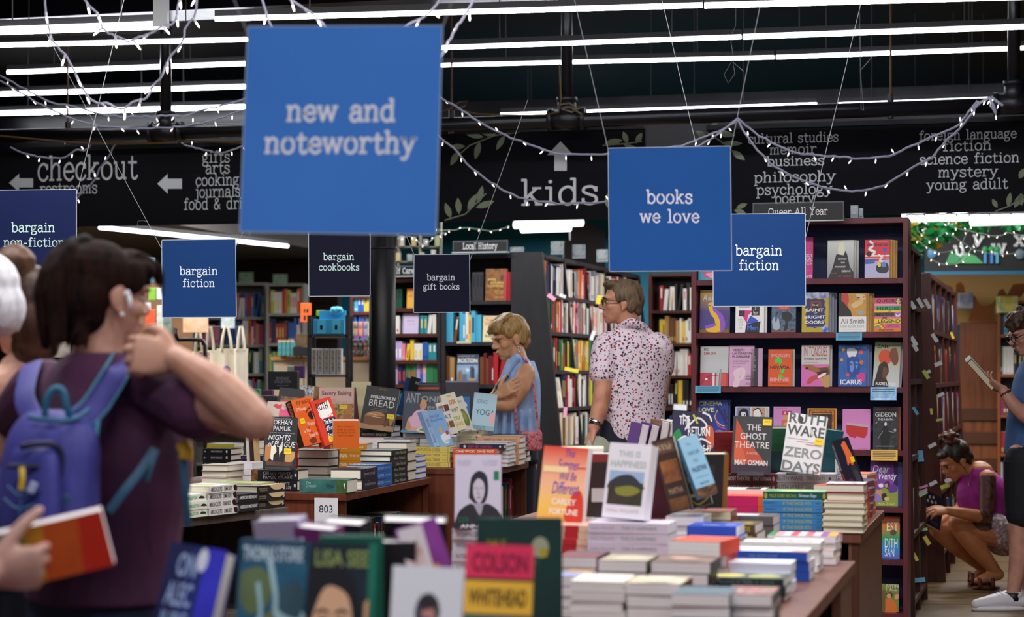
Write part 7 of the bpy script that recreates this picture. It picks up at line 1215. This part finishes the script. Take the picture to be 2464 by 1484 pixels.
# 4. person with a brown hair bun ----------------------------------------------
u = Fig('person with a brown topknot and bare shoulders behind the backpack wearer', 40, 5.3, (-.6, .8)); J = u.J; b = u.b; MH = u.HM(58, 752, 5.3, (-.75, .66), 0, 0, 1.0)
head(b, MH); limb(b, [(J(70,790,5.3), .05), (J(70,850,5.3), .05), (J(58,905,5.3), .075)]); loft(b, u.secs([(55,880,5.3,.09,.06),(48,920,5.3,.165,.085),(45,1050,5.3,.14,.1),(45,1300,5.3,.15,.11)]), 0)
limb(b, [(J(112,925,5.2), .05), (J(120,1060,5.2), .042), (J(60,1120,5.4), .03)]); limb(b, [(J(-30,930,5.4), .05), (J(-50,1060,5.4), .042), (J(0,1120,5.5), .03)])
for x in (20, 75): limb(b, [(J(x,1280,5.3), .08), (u.I @ Vector(((x-CX)*5.3/F, 5.3, .06)), .04)])
blob(b, 'body', u.root, .006, 'cf9c88/d8a894/8;r=.5', 3); face_parts(u.root, MH)
h = MB()
for c, r in (((0,-.025,.04),(.086,.1,.088)),((0,-.06,-.02),(.084,.066,.09)),((0,-.05,-.09),(.07,.05,.05)),((.06,.02,.02),(.026,.05,.06)),((-.06,.02,.02),(.026,.05,.06))): ellm(h, c, r, MH, 'h')
blob(h, 'hair', u.root, .007, '3a2218/4a2e20/2c1810/12;r=.5;v=3,3,.6', 2)
h = MB(); c0 = J(36,636,5.25)
for i in range(10): a = i*.63; limb(h, [(c0+Vector((.03*math.cos(a), .03*math.sin(a), -.02)), .024), (c0+Vector((.036*math.cos(a+.8), .036*math.sin(a+.8), .014)), .022), (c0+Vector((.01*math.cos(a+1.5), .01*math.sin(a+1.5), .04)), .016)], 7, k=2)
blob(h, 'hair_bun', u.root, .006, '4a2e1e/5c3c26/38200f/12;r=.5', 1)
t = MB(); loft(t, u.secs([(48,960,5.3,.15,.1),(46,1050,5.3,.155,.115),(45,1310,5.3,.17,.125)]), 0); blob(t, 'top', u.root, .009, '8a80b0;r=.8')
m = MB(); m.tube([J(84,862,5.24), J(96,880,5.22), J(104,930,5.2)], .005, '7a70a8', 6); m.obj('shoulder_strap', u.root, True)
t = MB(); loft(t, u.secs([(45,1290,5.3,.165,.125),(45,1380,5.3,.165,.13)]), 0)
for x in (15, 75): limb(t, [(u.I @ Vector(((x-CX)*5.3/F, 5.3, .82)), .09), (u.I @ Vector(((x-CX)*5.3/F, 5.3, .1)), .06)])
blob(t, 'trousers', u.root, .01, '20242e;r=.8')
# 5. woman in the blue denim top -----------------------------------------------
Yw = 12.05; v = Fig('person with short blonde hair and a sleeveless denim top, arms crossed, looking down', 1246, Yw, (-.85, -.3)); J = v.J; b = v.b; MH = v.HM(1226, 814, Yw, (-.9, -.42), -16, 0, 1.1)
head(b, MH, .92); limb(b, [(J(1240,838,Yw), .052), (J(1252,872,Yw), .052), (J(1256,895,Yw), .07)]); loft(b, v.secs([(1254,880,Yw,.09,.065),(1252,905,Yw,.16,.09),(1248,980,Yw,.14,.11),(1245,1080,Yw,.15,.12)]), 0)
la = [J(1266,896,Yw-.17), J(1250,940,Yw-.24), J(1226,972,Yw-.27), J(1195,972,Yw-.3), J(1168,966,Yw-.3)]; limb(b, [(la[0], .056), (la[1], .053), (la[2], .045)]); limb(b, [(la[2], .045), (la[3], .04), (la[4], .028)]); hand(b, v.axes(P(1150,952,Yw-.15)-P(1170,966,Yw-.3), (-.3,-.8,.3), la[4]), 1, (.3,.3,.3,.3))
ra = [J(1232,898,Yw+.16), J(1195,960,Yw+.1), J(1178,982,Yw-.1), J(1200,950,Yw-.34)]; limb(b, [(ra[0], .054), (ra[1], .05), (ra[2], .042)]); limb(b, [(ra[2], .042), (ra[3], .028)]); hand(b, v.axes(P(1222,934,Yw-.37)-P(1198,950,Yw-.34), (.1,-.95,.3), ra[3]), -1, (.25,.3,.3,.3), .2)
for x in (1230, 1262): limb(b, [(J(x,1080,Yw), .085), (v.I @ Vector(((x-CX)*Yw/F, Yw, .48)), .056), (v.I @ Vector(((x-CX)*Yw/F, Yw, .06)), .036)])
blob(b, 'body', v.root, .0055, 'c8946e/d09e78/bc8862/8;r=.5', 3); face_parts(v.root, MH, '8a6a40', '2a2018', 'a8605a')
h = MB()
for c, r in (((0,-.02,.055),(.086,.1,.078)),((0,-.07,.02),(.08,.055,.075)),((0,-.075,-.03),(.06,.04,.05)),((0,.055,.088),(.056,.045,.03)),((.03,.075,.066),(.03,.022,.022)),((-.03,.072,.068),(.03,.022,.022)),((.066,.02,.04),(.018,.034,.035)),((-.066,.02,.04),(.018,.034,.035)),((.066,-.045,.0),(.014,.026,.045)),((-.066,-.045,.0),(.014,.026,.045))): ellm(h, c, r, MH, 'h')
for i in range(16): x = rn.uniform(-.07, .07); limb(h, [(MH @ Vector((x*.6, -.02, .125)), .02), (MH @ Vector((x, .055, .108)), .012), (MH @ Vector((x*1.05, .092, .062-rn.uniform(0,.02))), .004)], 6, k=2)
blob(h, 'hair', v.root, .0055, '94703c/b48e58/6a4c28/16;r=.5;v=3,3,.6', 1)
m = MB()
for q in range(12): a = q*.524; m.ell((-.084, -.002+.008*math.cos(a), -.062+.015*math.sin(a)), (.002,.003,.003), 'd8dce0;r=.1;m=1', MH)
m.obj('earring', v.root, True)
t = MB(); loft(t, v.secs([(1252,868,Yw,.085,.085),(1252,888,Yw,.12,.1),(1250,915,Yw,.155,.12),(1244,970,Yw,.165,.14),(1238,1020,Yw,.18,.15),(1236,1062,Yw,.19,.155)]), 0, 22); limb(t, [(J(1243,862,Yw-.09), .03), (J(1226,880,Yw-.1), .03), (J(1212,910,Yw-.14), .022)], 8); limb(t, [(J(1262,868,Yw-.08), .028), (J(1275,885,Yw-.06), .03)], 8)
for i in range(5): limb(t, [(J(1195+i*20,985+rn.uniform(-6,6),Yw-.24), .014), (J(1190+i*22,1062,Yw-.2), .02)], 7, k=2)
blob(t, 'denim_top', v.root, .006, '98b4de/a4bee6/8caad8/8;r=.85;s=.1', 3)
t = MB(); loft(t, v.secs([(1240,1050,Yw,.165,.13),(1240,1110,Yw,.17,.14)]), 0)
for x in (1226, 1258): limb(t, [(v.I @ Vector(((x-CX)*Yw/F, Yw, .86)), .09), (v.I @ Vector(((x-CX)*Yw/F, Yw, .1)), .06)])
blob(t, 'trousers', v.root, .01, '22283a;r=.8')
m = MB(); m.tube([la[4]+(la[3]-la[4])*.12+Vector((0,0,.0)), la[4]+(la[3]-la[4])*.3], .034, 'b8bcc4;r=.2;m=1', 14); m.obj('watch', v.root, True)
m = MB(); m.tube(crom([tuple(J(1272,870,Yw-.1)), tuple(J(1280,890,Yw-.13)), tuple(J(1284,905,Yw-.12))], 3), .008, 'e8e8ec', 6); m.obj('white_strap', v.root, True)
m = MB(); m.tube(crom([tuple(J(*q)) for q in ((1220,905,Yw-.2),(1198,925,Yw-.26),(1192,945,Yw-.3))], 3), .013, '2a241c/8a7a4a/50', 7); m.obj('sunglasses', v.root, True)
bg = thing('shoulder_bag', 'small red patterned crossbody bag worn by the person in the denim top', 'bag', tuple(P(1276,1084,Yw-.22))); k = Yw/F
m = MB(); m.box(-28*k, -.03, 0, 28*k, .03, 46*k, 'a01c34/d88a90/b8283f/40;r=.6'); bevel(m.obj('pouch', bg), .015, 3)
o0 = P(1276,1084,Yw-.22)
for pts in (((1254,858,Yw-.06),(1270,875,Yw-.17),(1284,930,Yw-.2),(1292,1000,Yw-.22),(1298,1042,Yw-.22)),((1240,950,Yw-.3),(1240,985,Yw-.29),(1246,1040,Yw-.25))): m = MB(); m.tube(crom([tuple(P(*q)-o0) for q in pts], 4), .008, 'b02a44/e0a0a8/60;r=.7', 6); m.obj('strap', bg, True)
# 6. man in the floral shirt ---------------------------------------------------
Ym = 10.8; g = Fig('person in a white floral short-sleeved shirt and glasses, turned away', 1522, Ym, (-.32, .95)); J = g.J; b = g.b; MH = g.HM(1494, 728, Ym, (-.98, -.06), 0, 0, 1.04)
head(b, MH, 1.06, 1.15); limb(b, [(J(1505,745,Ym), .062), (J(1515,785,Ym), .064), (J(1520,815,Ym), .085)]); loft(b, g.secs([(1522,795,Ym,.11,.07),(1522,830,Ym,.19,.1),(1522,920,Ym,.18,.12),(1524,1030,Ym,.165,.125)]), 0)
la = [J(1458,838,Ym-.06), J(1452,890,Ym-.1), J(1450,935,Ym-.12), J(1442,985,Ym-.14), J(1428,1032,Ym-.16)]; limb(b, [(la[0], .064), (la[1], .056), (la[2], .048)]); limb(b, [(la[2], .049), (la[3], .047), (la[4], .031)]); hand(b, g.axes(P(1417,1068,Ym-.17)-P(1428,1034,Ym-.16), (-.9,-.4,0), la[4]), 1, (.5,.5,.55,.6), .5, 1.1)
ra = [J(1588,838,Ym-.02), J(1590,935,Ym+.04), J(1582,1020,Ym+.02)]; limb(b, [(ra[0], .062), (J(1592,890,Ym+.02), .055), (ra[1], .047)]); limb(b, [(ra[1], .047), (ra[2], .031)]); hand(b, g.axes((-.1,0,-1), (.9,-.3,0), ra[2]), -1, s=1.1)
for x in (1500, 1548): limb(b, [(J(x,1050,Ym), .09), (g.I @ Vector(((x-CX)*Ym/F, Ym, .5)), .06), (g.I @ Vector(((x-CX)*Ym/F, Ym, .06)), .04)])
blob(b, 'body', g.root, .006, 'b87c64/c28a70/aa6e58/8;r=.5', 3); face_parts(g.root, MH, '4a3a2c', '3a3a30', 'a8645a')
h = MB()
for c, r in (((0,-.025,.055),(.08,.096,.07)),((0,-.075,.015),(.076,.05,.08)),((0,-.08,-.035),(.06,.034,.04)),((0,.05,.095),(.058,.045,.025)),((.066,-.02,.03),(.018,.06,.045)),((-.066,-.02,.03),(.018,.06,.045)),((.07,-.045,-.01),(.014,.03,.045)),((-.07,-.045,-.01),(.014,.03,.045))): ellm(h, c, r, MH, 'h')
blob(h, 'hair', g.root, .0055, '54412f/6c5840/3e2f22/16;r=.6;v=3,3,.6', 2)
m = MB()
for s in (-1, 1): m.tube([MH @ Vector((.031*s+.023*math.cos(a*.524), .098, .0+.018*math.sin(a*.524))) for a in range(13)], .0028, '2a3020;r=.3', 6, cap=False); m.tube([MH @ Vector((.055*s,.096,.006)), MH @ Vector((.079*s,.06,.008)), MH @ Vector((.08*s,-.01,.006))], .0032, '4a5028;r=.3', 6)
m.tube([MH @ Vector((-.009,.1,.004)), MH @ Vector((.009,.1,.004))], .0025, '2a3020', 6); m.obj('glasses', g.root, True)
t = MB(); loft(t, g.secs([(1520,778,Ym,.075,.07),(1521,798,Ym,.12,.085),(1522,825,Ym,.195,.11),(1523,870,Ym,.205,.13),(1523,930,Ym,.192,.14),(1524,985,Ym,.178,.142),(1525,1035,Ym,.175,.145),(1528,1060,Ym,.172,.14)]), 0, 26); limb(t, [(J(1470,830,Ym-.04), .078), (la[0], .078), (J(1452,880,Ym-.09), .076), (J(1450,898,Ym-.1), .076)]); limb(t, [(J(1576,832,Ym-.02), .076), (ra[0], .076), (J(1592,885,Ym+.02), .07)]); limb(t, [(J(1502,786,Ym-.05), .03), (J(1520,776,Ym-.09), .028), (J(1542,786,Ym-.06), .03)], 8)
for i in range(8): y = 900+i*20; x = 1490+rn.uniform(0, 40); limb(t, [(J(x-24,y,Ym-.115), .012), (J(x,y+8,Ym-.125), .013), (J(x+26,y-2,Ym-.12), .01)], 7, k=2)
sh = blob(t, 'floral_shirt', g.root, .006, 'd6c4d0;r=.8', 3)
def floral():
    m = D.materials.new('floral_cloth'); m.use_nodes = True; nt = m.node_tree; bs = nt.nodes['Principled BSDF']; bs.inputs['Roughness'].default_value = .8; tc = nt.nodes.new('ShaderNodeTexCoord'); last = None
    for sc_, th, cl, of in ((44, .27, '2e2c3c', 0), (44, .25, '9a2c3c', 3.3), (52, .22, '6a6a88', 7.1), (70, .18, '2a2a34', 12.0)):
        mp = nt.nodes.new('ShaderNodeMapping'); mp.inputs['Location'].default_value = (of, of*.7, of*.3); vo = nt.nodes.new('ShaderNodeTexVoronoi'); vo.inputs['Scale'].default_value = sc_; lt_ = nt.nodes.new('ShaderNodeMath'); lt_.operation = 'LESS_THAN'; lt_.inputs[1].default_value = th
        nt.links.new(tc.outputs['Object'], mp.inputs[0]); nt.links.new(mp.outputs[0], vo.inputs['Vector']); nt.links.new(vo.outputs['Distance'], lt_.inputs[0]); mx = nt.nodes.new('ShaderNodeMix'); mx.data_type = 'RGBA'; mx.inputs['B'].default_value = lin(cl)
        if last: nt.links.new(last, mx.inputs['A'])
        else: mx.inputs['A'].default_value = lin('dccad6')
        nt.links.new(lt_.outputs[0], mx.inputs['Factor']); last = mx.outputs['Result']
    nt.links.new(last, bs.inputs['Base Color']); return m
sh.data.materials[0] = floral()
t = MB(); loft(t, g.secs([(1524,1010,Ym,.165,.13),(1522,1060,Ym,.175,.14),(1522,1120,Ym,.175,.145)]), 0)
for x in (1496, 1548): limb(t, [(g.I @ Vector(((x-CX)*Ym/F, Ym, .9)), .095), (g.I @ Vector(((x-CX)*Ym/F, Ym, .5)), .08), (g.I @ Vector(((x-CX)*Ym/F, Ym, .1)), .065)])
limb(t, [(J(1470,1030,Ym-.06), .06), (J(1465,1085,Ym-.06), .07)]); blob(t, 'trousers', g.root, .009, '15182a;r=.8')
m = MB(); m.tube([la[4]+(la[3]-la[4])*.2, la[4]+(la[3]-la[4])*.48], .0375, 'a8acb4;r=.2;m=1', 16); m.obj('wristwatch', g.root, True)
dk = thing('round_tin', 'round pale lidded tin held at the side of the person in the floral shirt', 'tin', tuple(P(1440,1080,Ym-.19))); m = MB(); m.cyl(0,0,-.012,.012,.07,'9aa08a;r=.4',28, RX(70) @ RY(20)); bevel(m.obj('lid', dk, True), .003)
# 7. crouching woman -----------------------------------------------------------
Yc = 12.4; g = Fig('person crouching in a magenta sleeveless top, tattooed arm, reading a dark book', 2370, Yc, (-.95, -.1)); J = g.J; b = g.b; MH = g.HM(2300, 1108, Yc, (-.92, -.2), -32, 0, 1.0)
head(b, MH, .95); limb(b, [(J(2312,1122,Yc), .05), (J(2335,1140,Yc), .05), (J(2362,1150,Yc), .07)])
b2 = [J(2358,1142,Yc), J(2372,1180,Yc), J(2400,1240,Yc), J(2415,1275,Yc)]; limb(b, [(b2[0], .09), (b2[1], .12), (b2[2], .125), (b2[3], .14)], 16)
TZ = Yc-.16; la = [J(2376,1150,TZ), J(2376,1200,TZ-.04), J(2372,1245,TZ-.06), J(2324,1236,TZ-.16), J(2280,1228,TZ-.2)]; limb(b, [(la[0], .055), (la[1], .05), (la[2], .042)]); limb(b, [(la[2], .042), (la[3], .037), (la[4], .026)]); hand(b, g.axes(P(2248,1228,TZ-.22)-P(2280,1228,TZ-.2), (0,-.6,.8), la[4]), 1, (.35,.4,.45,.5))
ra = [J(2345,1150,Yc+.16), J(2312,1225,Yc+.16), J(2255,1262,Yc+.05)]; limb(b, [(ra[0], .052), (ra[1], .042)]); limb(b, [(ra[1], .042), (ra[2], .027)]); hand(b, g.axes((-.9,-.4,.1), (0,-.5,-.8), ra[2]), -1, (.5,.5,.5,.5))
for hp, kn, an, to, Y in (((2412,1282),(2302,1258),(2396,1374),(2352,1396),Yc-.1), ((2408,1286),(2256,1272),(2368,1366),(2340,1392),Yc+.14)):
    A, B, Cn, E_ = J(*hp, Y), J(*kn, Y-.06), J(*an, Y), J(*to, Y-.02)
    limb(b, [(A, .1), (A.lerp(B, .5), .086), (B, .058)], 14); limb(b, [(B, .058), (B.lerp(Cn, .4), .062), (Cn, .036)], 14); limb(b, [(Cn+Vector((0,-.02,-.02)), .035), (Cn.lerp(E_, .5)+Vector((0,0,-.012)), .034), (E_, .022)], 10)
DK, SKC = '3a2a28/6a4034/2a2226/22;r=.5', 'b87850/c28258/aa6c46/8;r=.45'
def tat(c): q = g.M @ c; return 1 if abs((q-g.M @ la[1]).length) < .15 and q.y < TZ+.02 and q.x > ((2345-CX)*TZ/F) and q.z < (g.M @ la[0]).z+.02 or (q-g.M @ la[2]).length < .085 and q.y < TZ-.0 else 0
blob(b, 'body', g.root, .0055, ([SKC, DK], tat), 3); face_parts(g.root, MH, '2a1a14', '201814', '8a4a40')
h = MB()
for c, r in (((0,-.025,.045),(.08,.096,.08)),((0,-.065,-.01),(.07,.05,.06)),((.066,-.005,.03),(.015,.04,.045)),((-.066,-.005,.03),(.015,.04,.045)),((0,.055,.08),(.055,.04,.026))): ellm(h, c, r, MH, 'h')
blob(h, 'hair', g.root, .0055, '1f1512/2c1e18/14;r=.45', 2)
h = MB(); c0 = MH @ Vector((0,-.035,.14))
for i in range(22): d = Vector((rn.uniform(-1,1), rn.uniform(-1,1), rn.uniform(-.6,1))).normalized(); limb(h, [(c0+d*.01, .024), (c0+d*.034, .021), (c0+d*.046+Vector((rn.uniform(-.02,.02),rn.uniform(-.02,.02),0)), .013)], 6, k=2)
blob(h, 'hair_bun', g.root, .005, '4a2418/6a3824/30170f/20;r=.5', 1)
t = MB(); limb(t, [(b2[0]+Vector((0,.0,-.02)), .1), (b2[1], .132), (b2[2]+Vector((0,0,.01)), .138)], 18); limb(t, [(J(2330,1150,Yc), .055), (J(2335,1190,Yc-.02), .09), (J(2350,1225,Yc-.02), .1)], 14)
blob(t, 'sleeveless_top', g.root, .006, '9c2086/a82692/8a1a78/6;r=.7', 3)
t = MB(); limb(t, [(J(2398,1262,Yc), .14), (J(2416,1284,Yc), .145)], 16); limb(t, [(J(2415,1285,Yc-.1), .106), (J(2395,1270,Yc-.12), .1)], 12); blob(t, 'shorts', g.root, .007, 'c8bcbc/8a6a78/e0d8d4/30;r=.8')
m = MB(); m.tube([J(2322,1126,Yc-.06), J(2336,1146,Yc-.07), J(2330,1170,Yc-.09)], .0025, 'c8a878;m=1;r=.3', 5); m.obj('necklace', g.root)
for to, an, Y in (((2350,1402),(2396,1392),Yc-.1), ((2338,1398),(2376,1388),Yc+.14)):
    A, B = J(*to, Y), J(*an, Y); c = (A+B)/2; d = (B-A); L = d.length; a = math.atan2(d.y, d.x); Mx = Matrix.Translation((c.x, c.y, .012)) @ Matrix.Rotation(a, 4, 'Z')
    m = MB(); m.ell((0,0,0), (L*.75,.042,.014), '5a3222;r=.6', Mx); so = m.obj('sandal', g.root, True)
    for dx in (-.05, .03): m = MB(); m.tube([Mx @ Vector((dx-.01*(q == 2), .05*math.cos(q*.785), .006+.062*math.sin(q*.785))) for q in range(5)], .015, '6a2e22;r=.6', 8); m.obj('strap', so, True)
    m = MB(); m.tube([Mx @ Vector((.03+.014*x, -.04, .05+.014*y)) for x, y in ((-1,-1),(1,-1),(1,1),(-1,1),(-1,-1))], .0035, 'c0b8a8;m=1;r=.3', 6); m.obj('buckle', so)
M = Matrix.Translation(P(2238,1264,Yc-.34)) @ RY(28) @ RZ_(25) @ RX(-28)
book('dark blue and black book held by the crouching reader', .165, .21, .018, '16182e', M, 'E 26 16 6 5 a8a8a0|E 44 12 6 5 a8a8a0|E 20 30 6 5 a8a8a0|E 40 28 7 5 a8a8a0|E 58 24 6 5 8a8a88|R 0 50 100 56 6a5a3a|T 14 64 86 90 5a5a78 tales of~the moon', hard=False, pg='c', name='held_book')
# 8. man at the right edge -----------------------------------------------------
Yr = 11.3; g = Fig('person in blue tee and black shorts, with curly hair, reading in the aisle', 2478, Yr, (-.97, -.1)); J = g.J; b = g.b; MH = g.HM(2470, 800, Yr, (-.97, -.2), -22, 0, 1.04)
head(b, MH, 1.05, 1.1); limb(b, [(J(2480,815,Yr), .058), (J(2492,855,Yr), .06), (J(2496,880,Yr), .085)]); loft(b, g.secs([(2496,870,Yr,.1,.07),(2494,900,Yr,.18,.1),(2486,1000,Yr,.16,.12),(2482,1090,Yr,.16,.12)]), 0)
la = [J(2498,905,Yr-.18), J(2492,960,Yr-.22), J(2470,1003,Yr-.22), J(2440,975,Yr-.22), J(2414,938,Yr-.2)]; limb(b, [(la[0], .058), (la[1], .05), (la[2], .043)]); limb(b, [(la[2], .043), (la[3], .04), (la[4], .028)]); hand(b, g.axes(P(2378,918,Yr-.18)-P(2414,938,Yr-.2), (-.2,-.5,-.8), la[4]), -1, (.45,.5,.55,.6), .3)
ra = [J(2490,905,Yr+.18), J(2470,1010,Yr+.16), J(2456,1078,Yr-.05)]; limb(b, [(ra[0], .056), (ra[1], .045)]); limb(b, [(ra[1], .045), (ra[2], .03)]); hand(b, g.axes((-.1,-.1,-1), (-.5,-.8,0), ra[2]), 1, (.4,.4,.4,.4))
for x, tx, Y, zb_ in ((2462, 2372, Yr-.08, 1462), (2492, 2440, Yr+.14, 1452)): limb(b, [(J(x,1100,Y), .095), (J(x-4,1245,Y), .072), (J(x-12,1270,Y), .06), (J(x-8,1330,Y), .06), (J(x-22,1415,Y), .04), (J(x-24,1440,Y), .042)], 14)
blob(b, 'body', g.root, .006, 'b58070/c08c7c/a87262/8;r=.5', 3); face_parts(g.root, MH, '3a2418', '3a2c20', 'a8645a')
h = MB()
for c, r in (((0,-.02,.06),(.086,.1,.075)),((0,-.07,.0),(.08,.05,.07))): ellm(h, c, r, MH, 'h')
for i in range(60):
    d = Vector((rn.uniform(-1,1), rn.uniform(-.9,1), rn.uniform(-.1,1))).normalized(); ellm(h, (d.x*.085, -.015+d.y*.098, .055+d.z*.082), (.02,.02,.018), MH, 'h')
blob(h, 'hair', g.root, .0055, '38241a/4c3224/28170f/30;r=.5', 1)
h = MB(); ellm(h, (0,.1,-.042), (.024,.008,.006), MH, 'h'); blob(h, 'moustache', g.root, .004, '4a2c1c', 1)
m = MB()
for s in (-1, 1): m.tube([MH @ Vector((.031*s+.024*math.cos(a*.524), .1, -.002+.02*math.sin(a*.524))) for a in range(13)], .003, '141418;r=.3', 6, cap=False); m.tube([MH @ Vector((.056*s,.098,.006)), MH @ Vector((.08*s,.06,.008)), MH @ Vector((.08*s,-.01,.006))], .0032, '141418;r=.3', 6)
m.tube([MH @ Vector((-.009,.102,.004)), MH @ Vector((.009,.102,.004))], .0028, '141418', 6); m.obj('glasses', g.root, True)
t = MB(); loft(t, g.secs([(2497,860,Yr,.08,.075),(2496,878,Yr,.13,.09),(2494,910,Yr,.19,.115),(2488,980,Yr,.185,.135),(2482,1040,Yr,.18,.14),(2478,1092,Yr,.185,.14)]), 0, 24); limb(t, [(J(2500,895,Yr-.15), .075), (la[0], .074), (la[1], .068)]); limb(t, [(J(2494,900,Yr+.15), .073), (J(2482,950,Yr+.17), .065)]); blob(t, 'tee_shirt', g.root, .006, '3a5a8a/426496/325080/5;r=.85', 3)
t = MB(); loft(t, g.secs([(2480,1080,Yr,.17,.13),(2480,1130,Yr,.175,.14)]), 0)
for x, Y in ((2464, Yr-.08), (2494, Yr+.12)): limb(t, [(J(x,1110,Y), .115), (J(x-2,1180,Y), .108), (J(x-2,1236,Y), .1)], 16)
blob(t, 'shorts', g.root, .006, '16171c;r=.8')
for x, Y, py in ((2462, Yr-.08, 1466), (2494, Yr+.14, 1452)):
    A = J(x-24, 1440, Y); Mx = Matrix.Translation((A.x, A.y, 0)) @ Matrix.Rotation(0, 4, 'Z')
    s = MB(); limb(s, [((A.x, A.y-.05, .05), .043), ((A.x, A.y+.06, .055), .046), ((A.x, A.y+.16, .042), .038), ((A.x, A.y+.215, .036), .03)], 14); ellm(s, (A.x, A.y-.01, .085), (.046,.05,.035), Matrix.Identity(4)); so = blob(s, 'shoe', g.root, .005, 'd8d4dc;r=.5', 3)
    m = MB(); m.prism([(A.x+.046*math.cos(q*.314)*(1 if abs(math.sin(q*.314)) < .9 else 1), A.y+.075+.165*math.sin(q*.314), .0) for q in range(20)], (0,0,.026), 'e0dce0;r=.5'); m.obj('sole', so, True)
    m = MB()
    for q in range(5): m.tube([(A.x-.03, A.y+.07+q*.022, .093-q*.007), (A.x, A.y+.075+q*.022, .105-q*.009), (A.x+.03, A.y+.07+q*.022, .093-q*.007)], .0045, 'eceaf0', 6)
    m.obj('laces', so, True)
    m = MB(); m.tube([A+Vector((0,0,.0-.01)), A+Vector((0,0,.035))], .046, '15151a', 14); m.obj('sock', g.root, True)
m = MB(); m.tube([ra[2]+(ra[1]-ra[2])*.05, ra[2]+(ra[1]-ra[2])*.2], .034, '101014;r=.3', 14); m.obj('watch', g.root, True)
m = MB(); m.tube([la[4]+(la[3]-la[4])*.15, la[4]+(la[3]-la[4])*.3], .032, '4a2c20', 12); m.obj('bracelet', g.root, True)
M = Matrix.Translation(P(2372,902,Yr-.17)) @ RY(40) @ RX(62)
M = Matrix.Translation(P(2346,872,Yr-.2)) @ RY(48) @ RX(-90+12) @ Matrix.Translation((.075, 0, 0))
book('dark covered hardback with pale page edges held by the person at the aisle', .21, .15, .035, '1e1a1c', M, '', hard=True, pg='y', name='held_book')
